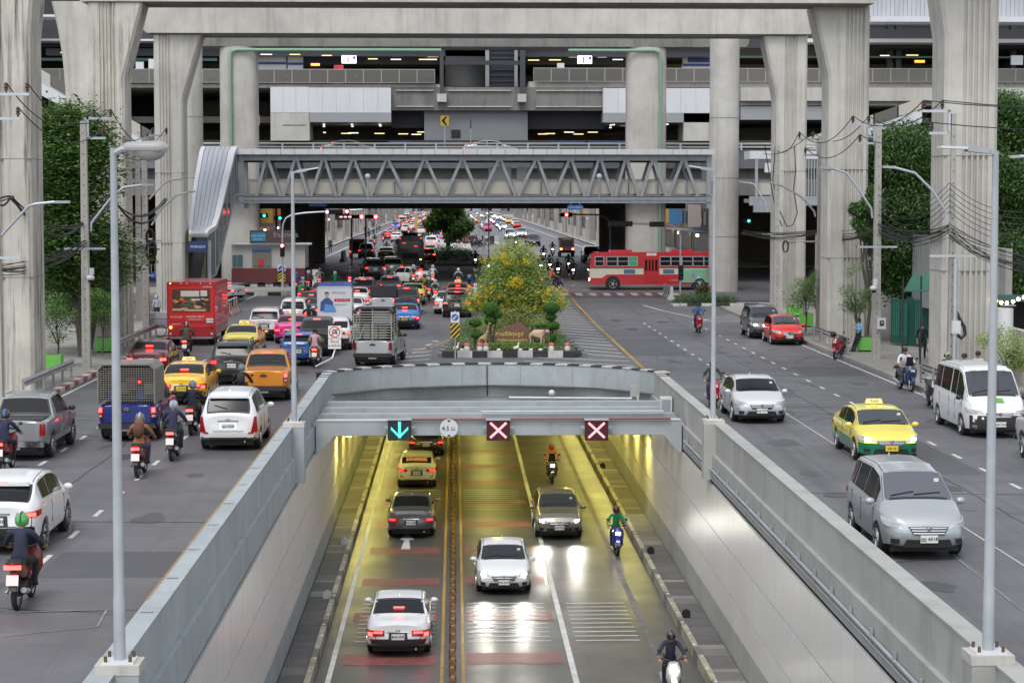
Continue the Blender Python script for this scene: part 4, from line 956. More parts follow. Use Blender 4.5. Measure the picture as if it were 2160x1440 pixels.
def make_car(kind, paint_m, lit_tail=1, lit_head=0, two_tone=None, taxi=None, plate='', tail='wide', bed=None, grille='bar', glass=None, wind=None, plate_z=None, roofrail=False, spoiler=True, py_=None, cover=None, lower=None, badge=True):
    """builds the vehicle at the origin, rear end towards -Y"""
    s = SPEC[kind]; B = Body(s['L'], s['W'], s['H'], s['top'], s['belt'], s.get('zs', .22), r=s['r'], wy=s['wy'], tum=s.get('tum', .28), rear_b=s.get('rear_b', .05), bumper=s.get('bumper', .05))
    t = thing('car', '', 'car', (0, 0, 0)); gm = glass or glass_m
    if kind not in PROTO: PROTO[kind] = B.mesh(paint_m)
    me = PROTO[kind]
    b = ob('body', me, t); b.material_slots[0].link = 'OBJECT'; b.material_slots[0].material = paint_m
    def part(name, mb, m, smooth=45): return mb.build(name, m, t, smooth=smooth)
    fr_ = B.pane_top(s['rg'][0]-.03, s['rg'][1]+.03, -.93, .93, .004); f2 = B.pane_top(s['wg'][0]-.05, s['wg'][1]+.05, -.985, .985, .004); fr_.add(f2.v, f2.f)
    for sd in (-1, 1):
        for a_, b_ in zip([s['rg'][1]+.1+k*.25 for k in range(40)], [s['rg'][1]+.1+k*.25 for k in range(1, 41)]):
            if b_ < s['wg'][0]-.05: fr_.bar(B.top_pt(a_, sd*.92)+Vector((0, 0, .004)), B.top_pt(b_, sd*.92)+Vector((0, 0, .004)), .014, .008)
    part('window_seal', fr_, plastic)
    if kind != 'van': MB().box(0, 0, 0, .10, .012, .10).build('windscreen_sticker', plate_w, t).location = B.top_pt(s['wg'][0]+.25, -.7)+Vector((0, .03, .012))
    part('rear_window', B.pane_top(*s['rg'], -.86, .86), gm); part('windscreen', B.pane_top(*s['wg']), wind or glass_l)
    for t0, t1 in s['sw']:
        for sd in (-1, 1): part('side_window', B.pane_side(t0, t1, sd), gm)
    tl = brake if lit_tail == 1 else (brake_lo if lit_tail == 2 else lens_r); W2 = s['W']/2; zb = lerp_prof(s['belt'], 0)
    zc = zb-.12
    pz0 = plate_z if plate_z else (.42 if kind in ('pickup', 'van') else (zc-.09 if kind == 'sedan' else zc-.12))
    MB().b2(-W2*.8, W2*.8, -s['L']/2+.25, s['L']/2-.25, .16, B.zs+.12).build('underbody', black, t)  # black box added below the body to deepen the shadow under it
    def lamp(name, end, cs, m):
        for sd in (-1, 1):
            c = [(x*sd, z) for x, z in cs]; part(name, B.patch(end, c), m)
    def inner(end, x, z, w_, h, m, nm='bulb'):
        for sd in (-1, 1): part(nm, B.patch(end, [((x-w_/2)*sd, z-h/2), ((x+w_/2)*sd, z-h/2), ((x+w_/2)*sd, z+h/2), ((x-w_/2)*sd, z+h/2)], .024, 3, 1), m)
    if kind == 'pickup':
        lamp('taillight', -1, [(W2-.20, .74), (W2-.02, .74), (W2-.02, 1.07), (W2-.20, 1.07)], lens_r)
        if lit_tail: inner(-1, W2-.11, .98, .13, .14, brake); inner(-1, W2-.11, .80, .11, .06, lens_c, 'reverse_lens')
        part('tailgate', B.patch(-1, [(-W2+.22, .60), (W2-.22, .60), (W2-.22, 1.09), (-W2+.22, 1.09)], .02), paint_m)
        part('tailgate_handle', B.patch(-1, [(-.13, .93), (.13, .93), (.13, 1.0), (-.13, 1.0)], .035, 2, 1), plastic)
        MB().box(0, -s['L']/2-.07, .50, s['W']*.92, .16, .16).build('bumper', chrome if bed == 'chrome' else plastic, t)
        MB().box(0, -s['L']/2-.0, .36, s['W']*.7, .1, .12).build('tow_bar', black, t)
        if bed in (None, 'open', 'chrome'): MB().b2(-W2+.18, W2-.18, -s['L']/2+.1, -s['L']/2+1.42, 1.172, 1.18).build('bed_cover', plastic, t)
        for i in range(3): MB().b2(-.55, .55, B.Y(1.62+i*.0), B.Y(1.63), 1.3+.1*i, 1.305+.1*i).build('defroster_line', chrome, t) if bed == 'lines' else None
    elif tail == 'wide':
        lamp('taillight', -1, [(W2*.48, zc-.07), (W2+.22, zc-.02), (W2+.26, zc+.10), (W2*.50, zc+.05)], lens_r)
        if lit_tail: inner(-1, W2*.80, zc+.01, .26, .075, tl)
    elif tail == 'block':
        lamp('taillight', -1, [(W2*.60, zc-.10), (W2+.10, zc-.10), (W2+.14, zc+.13), (W2*.62, zc+.11)], lens_r)
        if lit_tail: inner(-1, W2*.80, zc+.02, .26, .12, tl)
    elif tail == 'tall':
        lamp('taillight', -1, [(W2*.74, zc-.34), (W2*1.02, zc-.30), (W2*.98, zc+.16), (W2*.86, zc+.14)], lens_r)
        if lit_tail == 1: inner(-1, W2*.88, zc-.1, .1, .2, tl)
    elif tail == 'c':
        lamp('taillight', -1, [(W2*.42, zc-.08), (W2+.16, zc-.10), (W2+.20, zc+.08), (W2*.42, zc+.07)], lens_r)
        if lit_tail: inner(-1, W2*.62, zc+.02, .25, .05, tl); inner(-1, W2*.88, zc-.03, .16, .10, tl)
    if kind != 'pickup':
        part('bumper', B.patch(-1, [(-W2*.82, B.zs+.18), (W2*.82, B.zs+.18), (W2*.9, B.zs+.34), (-W2*.9, B.zs+.34)], .02), plastic if kind in ('suv', 'cross') or tail == 'c' else (lower or paint_m))
        part('trim_strip', B.patch(-1, [(-W2*.34, zc+.02), (W2*.34, zc+.02), (W2*.34, zc+.05), (-W2*.34, zc+.05)], .026, 4, 1), chrome)
        part('rear_diffuser', B.patch(-1, [(-W2*.62, B.zs+.15), (W2*.62, B.zs+.15), (W2*.62, B.zs+.19), (-W2*.62, B.zs+.19)], .03), black)
        xs_, zl = (W2*.70, zc-.22) if kind == 'sedan' else (W2*.84, B.zs+.36); sm = MB()
        for c_ in ([(-xs_, zl), (xs_, zl), (xs_, zl+.014), (-xs_, zl+.014)], [(xs_-.012, zl), (xs_, zl), (xs_*1.02, zc+.06), (xs_*1.02-.012, zc+.06)], [(-xs_, zl), (-xs_+.012, zl), (-xs_*1.02+.012, zc+.06), (-xs_*1.02, zc+.06)]):
            q_ = B.patch(-1, c_, .008, 4, 2); sm.add(q_.v, q_.f)
        sm.build('tailgate_gap', black, t)
        part('plate_recess', B.patch(-1, [(-.27, pz0-.11), (.27, pz0-.11), (.25, pz0+.11), (-.25, pz0+.11)], .012, 3, 1), plastic if kind != 'mpv' else chrome)
        MB().tube([(W2*.55, -s['L']/2-.06, B.zs+.06), (W2*.55, -s['L']/2+.3, B.zs+.06)], .03, 8).build('exhaust', chrome, t)
        for sd in (-1, 1): part('reflector', B.patch(-1, [(sd*W2*.66, B.zs+.30), (sd*W2*.84, B.zs+.30), (sd*W2*.84, B.zs+.34), (sd*W2*.66, B.zs+.34)], .025, 2, 1), lens_r)
    # third brake lamp
    tt = s['rg'][1]+.03; q = B.top_pt(tt, 0)
    if lit_tail == 1 and kind != 'sedan':
        MB().box(0, q.y-.05, q.z+.0, .34, .08, .045).build('high_brake_light', brake, t)
    elif lit_tail == 1:
        q = B.top_pt(s['rg'][0]+.18, 0); MB().box(0, q.y-.02, q.z+.03, .3, .06, .035).build('high_brake_light', brake, t)
    if kind in ('suv', 'mpv', 'hatch', 'cross') and spoiler:
        q = B.top_pt(s['rg'][1], .86); MB().prism([(-q.x, q.z), (q.x, q.z), (q.x*.96, q.z+.06), (-q.x*.96, q.z+.06)], q.y-.14, q.y+.25).build('spoiler', paint_m, t, smooth=30)
    if roofrail:
        for sd in (-1, 1):
            x = sd*(B.top_pt(1.5, 1).x-.05); MB().tube([(x, B.Y(.8), s['H']-.04), (x, B.Y(.9), s['H']+.05), (x, B.Y(2.4), s['H']+.05), (x, B.Y(2.5), s['H']-.05)], .022, 6).build('roof_rail', chrome, t)
    # front
    zf = lerp_prof(s['belt'], s['L']-.15)
    hl = headl if lit_head else lens_c
    lamp('headlight', 1, [(W2*.46, zf-.10), (W2+.18, zf-.04), (W2+.40, zf+.10), (W2*.58, zf+.03)], lens_c)
    if lit_head: inner(1, W2*.74, zf-.01, .15, .08, headl)
    if lit_head == 2:
        for sd in (-1, 1):
            ld = bpy.data.lights.new('headlamp beam', 'SPOT'); ld.energy = 120; ld.spot_size = R(60); ld.spot_blend = 1.0; ld.color = (1, .95, .84); ld.shadow_soft_size = .14
            q = B.wrap(1, sd*W2*.7, zf); lo = bpy.data.objects.new('headlamp', ld); col.objects.link(lo); lo.parent = t; lo.location = (q.x, q.y+.12, q.z); lo.rotation_euler = (R(80), 0, 0)
    gz = zf-.10
    part('grille', B.patch(1, [(-W2*.36, gz-.10), (W2*.36, gz-.10), (W2*.46, gz+.06), (-W2*.46, gz+.06)], .02), plastic)
    for k in range(3): part('grille_bar', B.patch(1, [(-W2*(.36+.03*k), gz-.075+.05*k), (W2*(.36+.03*k), gz-.075+.05*k), (W2*(.36+.03*k), gz-.055+.05*k), (-W2*(.36+.03*k), gz-.055+.05*k)], .028, 6, 1), chrome)
    part('front_intake', B.patch(1, [(-W2*.58, B.zs+.06), (W2*.58, B.zs+.06), (W2*.50, B.zs+.22), (-W2*.50, B.zs+.22)], .02), plastic)
    for sd in (-1, 1): part('fog_light', B.patch(1, [(sd*W2*.66, B.zs+.12), (sd*W2*.88, B.zs+.12), (sd*W2*.88, B.zs+.22), (sd*W2*.66, B.zs+.22)], .02, 3, 2), plastic if kind != 'van' else chrome)
    if badge:
        for e, zz in ((1, gz+.03), (-1, zc+.06)):
            p = B.wrap(e, 0, zz); o = MB().lathe([(.035, -.012), (.055, -.012), (.055, .012), (.035, .012)], 14, axis='Y', sc_=(1.25, .8)).build('badge', chrome, t); o.location = (0, p.y+e*.035, zz)
    # mirrors, handles, wipers
    mt = s['wg'][1]-.28; p = B.side_pt(mt, .1, 1)
    me_m = MB(); me_m.ball((.13, 0, .06), .11, 10, 6, sq=(1, .75, .72)).bar((-.03, 0, .0), (.08, 0, .03), .05, .03)
    mm = me_m.mesh('mirror', plastic if kind == 'pickup' or kind == 'van' else paint_m, smooth=60)
    for sd in (-1, 1):
        o = ob('mirror', mm, t, (p.x*sd, p.y, p.z)); o.scale = (sd, 1, 1)
    hm = MB().box(0, 0, 0, .02, .16, .03).mesh('door_handle', chrome if kind == 'pickup' else paint_m)
    for t0, t1 in s['sw'][-2:]:
        q = B.side_pt(t0+.12, 0, 1)
        for sd in (-1, 1): ob('door_handle', hm, t, (sd*(B.hw(t0)*.985+.008), q.y, q.z-.11))
    jm = MB()
    for t0, t1 in s['sw']:
        for sd in (-1, 1):
            h = B.hw(t1+.04); zz = lerp_prof(s['belt'], t1)
            jm.bar((sd*(h*.998+.001), B.Y(t1+.04), B.zs+.25), (sd*(h*.99), B.Y(t1+.04), zz-.05), .012, .012)
    for e in (s['wg'][1]+.03,):
        a = B.top_pt(e, .9); jm.bar((-a.x, a.y, a.z+.006), (a.x, a.y, a.z+.006), .02, .01)
    if kind != 'pickup' and kind != 'van' and kind != 'sedan': pass
    if kind == 'sedan':
        a = B.top_pt(.66, .84); jm.bar((-a.x, a.y, a.z+.004), (a.x, a.y, a.z+.004), .02, .01)
    jm.build('panel_gap', black, t)
    q0, q1 = B.top_pt(s['wg'][1]-.04, .1), B.top_pt(s['wg'][1]-.12, -.65); MB().bar(q0+Vector((0, .0, .03)), q1+Vector((0, 0, .03)), .025, .02).bar(B.top_pt(s['wg'][1]-.04, .75)+Vector((0, 0, .03)), B.top_pt(s['wg'][1]-.13, .1)+Vector((0, 0, .03)), .025, .02).build('wiper', black, t)
    if kind in ('suv', 'mpv', 'hatch', 'van', 'cross'):
        q0, q1 = B.top_pt(s['rg'][0]+.02, -.05), B.top_pt(s['rg'][0]+.08, -.6); MB().bar(q0+Vector((0, -.02, .02)), q1+Vector((0, -.02, .02)), .022, .02).build('rear_wiper', black, t)
    if kind in ('sedan', 'mpv'): 
        q = B.top_pt(1.75 if kind == 'sedan' else .7, 0); MB().prism([(-.1, 0), (.06, 0), (-.06, .06)], -.012, .012, 'YZ').build('aerial_fin', paint_m, t, loc=(0, q.y, q.z-.01))
    add_wheels(t, [B.Y(v) for v in s['wy']], s['W'], s['r'])
    pz = plate_z if plate_z else (.42 if kind in ('pickup', 'van') else (zc-.09 if kind == 'sedan' else zc-.12))
    pm = py_ or plate_w; plate_on(t, B, -1, pz, plate, pm); plate_on(t, B, 1, B.zs+.24, plate, pm)
    if two_tone:
        # lower half of the body in the second colour: door and wing skins
        hmid = lambda tt: lerp_prof(s['belt'], tt)-.05
        for sd in (-1, 1):
            g_ = []
            seg = [(s['wy'][0]+.42, s['wy'][1]-.42)]
            for a, b2_ in seg:
                g_ = [[Vector((sd*B.sec(a+(b2_-a)*i/8)[k][0], B.Y(a+(b2_-a)*i/8), B.sec(a+(b2_-a)*i/8)[k][1])) for k in (2, 3, 4)] for i in range(9)]
                part('lower_door', shell(g_, .006), two_tone)
        part('lower_rear', B.patch(-1, [(-W2*1.3, B.zs+.08), (W2*1.3, B.zs+.08), (W2*1.25, zc-.10), (-W2*1.25, zc-.10)], .012, 14, 3), two_tone)
        part('lower_front', B.patch(1, [(-W2*1.30, B.zs+.06), (W2*1.30, B.zs+.06), (W2*1.25, zf-.12), (-W2*1.25, zf-.12)], .012, 14, 3), two_tone)
    if taxi:
        q = B.top_pt(2.2, 0); tb = MB().prism([(-.25, 0), (.25, 0), (.21, .13), (-.21, .13)], -.09, .09).build('taxi_sign', mat('taxi lamp', (.75, .62, .25), .35, emit=.25, ecol=(1, .8, .35)), t); tb.location = (0, q.y, q.z+.03)
        text('TAXI', .11, black, tb, (0, -.095, .065)); text('TAXI', .11, black, tb, (0, .095, .065), (R(90), 0, R(180)))
    return t, B
paints = dict(white=paint('white', (.72, .73, .74)), pearl=paint('pearl white', (.66, .66, .63)), silver=paint('silver', (.47, .49, .50), .3, .25), dsilver=paint('dark silver', (.27, .28, .29), .3, .3), lsilver=paint('pale silver', (.60, .62, .63), .3, .2), grey=paint('grey', (.12, .125, .13), .3, .4), black=paint('black', (.012, .012, .014)), black2=paint('dark grey', (.035, .037, .04)), orange=paint('orange', (.62, .22, .02), .3, .2), blue=paint('navy blue', (.012, .022, .16)), mblue=paint('mid blue', (.01, .08, .33)), lblue=paint('bright blue', (.02, .22, .62)), yellow=paint('yellow', (.85, .48, .01)), lemon=paint('lemon', (.72, .62, .10)), green=paint('green', (.004, .17, .08)), red=paint('red', (.68, .025, .02)), pink=paint('pink', (.70, .02, .22)), maroon=paint('maroon', (.14, .012, .018)), taupe=paint('taupe', (.26, .245, .20), .3, .5), bluegrey=paint('blue grey', (.38, .41, .42), .3, .25), rorange=paint('red orange', (.62, .09, .01)), dkgreen=paint('dark green', (.012, .07, .05)))
HALF = {k: v['L']/2 for k, v in SPEC.items()}
LOG = []
def car(px, py, kind, color, label, head=0, z=None, front=False, cat=None, name='parked_car', **kw):
    """px, py: middle of the bumper line nearest the camera, on the road"""
    py += (py-425)*(.022 if front else .013)
    if front and z is None: px += (py-425)*.026
    p = G(px, py, z); Lh = HALF[kind]; a = R(head) + (R(180) if front else 0)
    t, B = make_car(kind, paints[color], **kw)
    dirv = Vector((-math.sin(a), math.cos(a), 0)); base = p + (dirv*-Lh if front else dirv*Lh)
    t.location = (base.x, base.y, p.z if z is not None else zg(base.y)); t.rotation_euler = (0, 0, a); t.name = name
    t['label'] = label; t['category'] = cat or ({'suv': 'car', 'cross': 'car', 'mpv': 'car', 'van': 'van', 'pickup': 'pickup truck'}.get(kind, 'car')); t['group'] = 'vehicles on the road'
    if z is None and base.y > 138: t.rotation_euler[0] = 0
    return t, B
def cage(t, B, kind, x=.86, y0=-2.6, y1=-.75, z0=1.18, z1=2.35, mcol=None, cover=False, bars='h', gm=None):
    gm = gm or mat('cage steel', (.24, .235, .21), .5, .3, var=.2, scale=3)
    f = MB()
    for yy in (y0, (y0+y1)/2, y1):
        pts = [(-x, yy, z0), (-x, yy, z1-.15), (-x+.15, yy, z1), (x-.15, yy, z1), (x, yy, z1-.15), (x, yy, z0)]
        f.tube(pts, .028, 6)
    f.build('cage_frame', gm, t)
    if cover:
        MB().b2(-x+.05, x-.05, y1-.1, y1, z0, z1-.1).build('front_tarp', black, t); cm = mat('weathered canvas', (.20, .19, .17), .9, var=.15, scale=2); n = [(-x-.03, z0+.0), (-x-.03, z1-.13), (-x+.15, z1+.03), (x-.15, z1+.03), (x+.03, z1-.13), (x+.03, z0+.0), (x-.01, z0), (x-.01, z1-.15), (x-.16, z1-.01), (-x+.16, z1-.01), (-x+.01, z1-.15), (-x+.01, z0)]  # black panel added to darken the inside under the canvas
        MB().prism(n, y0-.05, y1+.1).build('canvas_cover', cm, t)
    nb = 11 if bars == 'h' else 15
    me = MB().tube([(-x, 0, 0), (x, 0, 0)], .014 if bars == 'h' else .007, 5).mesh('cage_bar', gm)
    for k in range(nb): ob('cage_bar', me, t, (0, y0-.01, z0+.1+(z1-z0-.15)*k/nb))
    mv = MB().tube([(0, 0, z0), (0, 0, z1-.02)], .007 if bars != 'h' else .025, 5).mesh('cage_bar', gm)
    for k in range(1, 22 if bars != 'h' else 2): ob('cage_bar', mv, t, (-x+2*x*k/(22 if bars != 'h' else 2), y0, 0))
    if not cover:
        MB().b2(-x+.04, x-.04, y1-.05, y1, z0, z1-.02).build('front_tarp', steel_dk, t); MB().prism([(-x-.03, z1-.3), (-x-.03, z1-.13), (-x+.15, z1+.04), (x-.15, z1+.04), (x+.03, z1-.13), (x+.03, z1-.3), (x-.03, z1-.18), (x-.18, z1-.04), (-x+.18, z1-.04), (-x+.03, z1-.18)], y0-.04, y0+.9).build('hood_frame', steel_dk, t)  # dark panel stands in for shade within the open cage
        ms = MB().tube([(0, y0, 0), (0, y1, 0)], .014, 5).mesh('cage_bar', gm)
        for sd in (-1, 1):
            for k in range(8): ob('cage_bar', ms, t, (sd*x, 0, z0+.1+(z1-z0-.3)*k/8))
        MB().b2(-x+.12, x-.12, y0+.5, y1, z1, z1+.02).build('roof_board', gm, t)
# ================================================================ PEOPLE AND MOTORCYCLES
skin_m = mat('skin', (.36, .21, .14), .55); hair_m = mat('black hair', (.012, .010, .009), .5)
def cloth(c): return mat('cloth %.2f %.2f %.2f' % c, c, .85, var=.12, scale=9)
POSES = {
 'ride': dict(pelvis=(0, -.30, .86), chest=(0, -.20, 1.20), neck=(0, -.13, 1.41), head=(0, -.09, 1.50), sh=(.18, -.17, 1.35), el=(.33, .02, 1.12), wr=(.33, .27, 1.04), hip=(.10, -.27, .83), kn=(.20, .14, .80), an=(.19, .06, .37), toe=(.20, .22, .32)),
 'pillion': dict(pelvis=(0, -.62, .92), chest=(0, -.58, 1.26), neck=(0, -.54, 1.47), head=(0, -.51, 1.56), sh=(.17, -.56, 1.41), el=(.24, -.42, 1.17), wr=(.20, -.22, 1.05), hip=(.10, -.58, .88), kn=(.24, -.22, .82), an=(.22, -.32, .42), toe=(.24, -.16, .37)),
 'stand': dict(pelvis=(0, 0, .93), chest=(0, .01, 1.22), neck=(0, 0, 1.42), head=(0, .02, 1.52), sh=(.17, 0, 1.37), el=(.24, -.03, 1.10), wr=(.22, .08, .86), hip=(.09, 0, .90), kn=(.10, .03, .50), an=(.10, -.01, .09), toe=(.11, .15, .04)),
 'walk': dict(pelvis=(0, 0, .93), chest=(0, .01, 1.22), neck=(0, 0, 1.42), head=(0, .02, 1.52), sh=(.17, 0, 1.37), el=(.25, -.03, 1.10), wr=(.24, .05, .86), hip=(.09, 0, .90), kn=(.10, .03, .50), an=(.10, -.01, .09), toe=(.11, .15, .04), kn2=(-.09, .16, .52), an2=(-.10, .04, .11), toe2=(-.10, .20, .09)),
 'lean': dict(pelvis=(0, 0, .88), chest=(0, -.02, 1.18), neck=(0, .01, 1.38), head=(0, .05, 1.47), sh=(.17, -.02, 1.33), el=(.25, .06, 1.10), wr=(.08, .27, 1.12), hip=(.09, 0, .86), kn=(.10, .20, .48), an=(.10, .34, .09), toe=(.11, .50, .04)),
}
_BM = {}; PLAST = ['']
def body_mesh(pose, slim=1.0):
    if (pose, slim) in _BM: return _BM[(pose, slim)]
    J = POSES[pose]; V = []; E_ = []; RR = []; T = []
    def v(p, r, k): V.append(Vector(p)); RR.append(r*slim); T.append(k); return len(V)-1
    def e(a, b): E_.append((a, b))
    pe = v(J['pelvis'], .135, 1); w_ = v(Vector(J['pelvis']).lerp(Vector(J['chest']), .5), .125, 0); ch = v(J['chest'], .15, 0)
    nb = v(Vector(J['chest']).lerp(Vector(J['neck']), .75), .085, 0); ne = v(J['neck'], .055, 2); hd = v(J['head'], .075, 2); ht = v(Vector(J['head'])+Vector((0, .01, .13)), .085, 2)
    e(pe, w_); e(w_, ch); e(ch, nb); e(nb, ne); e(ne, hd); e(hd, ht)
    for sd in (1, -1):
        m = lambda k: Vector((J[k][0]*sd, J[k][1], J[k][2]))
        mm = (lambda k: Vector(J[k+'2'])) if (sd < 0 and 'kn2' in J) else m
        sh = v(m('sh'), .072, 0); el = v(m('el'), .052, 0); f1 = v(m('el').lerp(m('wr'), .35), .047, 0); wr = v(m('wr'), .03, 2)
        e(nb, sh); e(sh, el); e(el, f1); e(f1, wr)
        d = (m('wr')-m('el')).normalized(); up = Vector((0, 0, 1)); sdv = d.cross(up)
        sdv = sdv.normalized() if sdv.length > .1 else Vector((1, 0, 0))
        pm_ = v(m('wr')+d*.07, .036, 2); e(wr, pm_)
        for q in range(4):
            o = sdv*(.024*(q-1.5)); L1 = (.036, .042, .040, .032)[q]
            a = v(m('wr')+d*(.105)+o, .0105, 2); b = v(m('wr')+d*(.105+L1)+o+Vector((0, 0, -.02)), .0095, 2); c = v(m('wr')+d*(.105+L1*.8)+o+Vector((0, 0, -.045)), .008, 2); e(pm_, a); e(a, b); e(b, c)
        a = v(m('wr')+d*.06-sdv*.045*sd, .012, 2); b = v(m('wr')+d*.09-sdv*.055*sd+Vector((0, 0, -.02)), .0095, 2); e(pm_, a); e(a, b)
        hp = v(m('hip'), .105, 1); th = v(m('hip').lerp(mm('kn'), .5), .088, 1); kn = v(mm('kn'), .066, 1); ca = v(mm('kn').lerp(mm('an'), .4), .062, 1); an = v(mm('an'), .043, 1); he = v(mm('an')+Vector((0, -.04, -.04)), .04, 3); to = v(mm('toe'), .038, 3)
        e(pe, hp); e(hp, th); e(th, kn); e(kn, ca); e(ca, an); e(an, he); e(an, to)
    me = bpy.data.meshes.new('body'); me.from_pydata(V, E_, []); o = bpy.data.objects.new('b', me); col.objects.link(o)
    md = o.modifiers.new('s', 'SKIN'); sk = me.skin_vertices[0].data
    for i, r in enumerate(RR): sk[i].radius = (r, r)
    sk[0].use_root = True; md.use_smooth_shade = True
    su = o.modifiers.new('u', 'SUBSURF'); su.levels = 1
    dg = bpy.context.evaluated_depsgraph_get(); m2 = bpy.data.meshes.new_from_object(o.evaluated_get(dg)); bpy.data.objects.remove(o)
    m2.materials.clear()
    for mm_ in (skin_m, skin_m, skin_m, rubber): m2.materials.append(mm_)
    wr_z = {1: Vector((J['wr'][0], J['wr'][1], J['wr'][2])), -1: Vector((-J['wr'][0], J['wr'][1], J['wr'][2]))}
    for p in m2.polygons:
        c = p.center; best = 1e9; k = 0
        for (a, b) in E_:
            A, Bb = V[a], V[b]; ab = Bb-A; u = max(0, min(1, (c-A).dot(ab)/ab.length_squared)); d = (c-(A+ab*u)).length-.6*(RR[a]*(1-u)+RR[b]*u)
            if d < best: best = d; k = T[b] if u > .35 else T[a]
        p.material_index = k
    _BM[(pose, slim)] = m2; return m2
helm_c = {}
def helmet(parent, c, hp, m, face_dir=0):
    t = MB(); t.lathe([(.105, -.10), (.135, -.06), (.142, 0), (.132, .06), (.10, .11), (.05, .135), (0, .142)], 18, axis='Z', sc_=(.92, 1.08))
    h = t.build('helmet', m, parent, smooth=60, loc=hp)
    sc_ = ((.6, .6, .6), (.5, .05, .04), (.03, .03, .03), (.05, .2, .5))[int(m.name[7:11].replace('.', '')) % 4]
    MB().tube([(0, -.15, -.03), (0, -.13, .07), (0, -.05, .135), (0, .05, .14), (0, .13, .08)], .022, 5).build('helmet_stripe', mat('stripe %.2f' % sc_[0], sc_, .4), h)
    MB().prism([(-.10, -.045), (.10, -.045), (.095, .03), (-.095, .03)], .112, .145).build('visor', glass_m, h)
    return h
def face(parent, hp):
    f = MB()
    for sd in (-1, 1): f.ball((sd*.03, .087, .02), .011, 6, 4)
    f.build('eyes', black, parent, loc=hp); MB().ball((0, .098, -.005), .016, 6, 4, sq=(.7, 1, 1.3)).ball((.085, 0, 0), .022, 6, 4, sq=(.4, .8, 1.2)).ball((-.085, 0, 0), .022, 6, 4, sq=(.4, .8, 1.2)).build('nose_and_ears', skin_m, parent, loc=hp); MB().box(0, .088, -.045, .045, .012, .012).build('mouth', mat('lips', (.30, .08, .07), .6), parent, loc=hp)
def person(loc, rz, pose, shirt, trou, label, head='helmet', hc=(.6, .6, .6), shoe=None, name='person', slim=1.0, grp=None, scale=1):
    t = thing('person', label, 'person', loc, rz, grp); PLAST[0] = t.name
    b = ob('figure', body_mesh(pose, slim), t)
    for i, c in enumerate((cloth(shirt), cloth(trou))):
        b.material_slots[i].link = 'OBJECT'; b.material_slots[i].material = c
    hp = Vector(POSES[pose]['head'])+Vector((0, .01, .06))
    if head == 'helmet': helmet(t, hc, hp, mat('helmet %.2f %.2f %.2f' % hc, hc, .25, coat=.6))
    elif head in ('hair', 'long'):
        MB().lathe([(.098, -.03), (.112, .02), (.105, .07), (.07, .115), (0, .125)], 14, axis='Z', sc_=(.95, 1.05)).build('hair', hair_m, t, smooth=60, loc=hp+Vector((0, -.02, .0)))
        if head == 'long': MB().ball((0, 0, 0), .11, 10, 6, sq=(1, .45, 2.0)).build('long_hair', hair_m, t, smooth=60, loc=hp+Vector((0, -.07, -.14)))
    if head != 'helmet': face(t, hp)
    if scale != 1: t.scale = (scale,)*3
    return t
_BK = {}
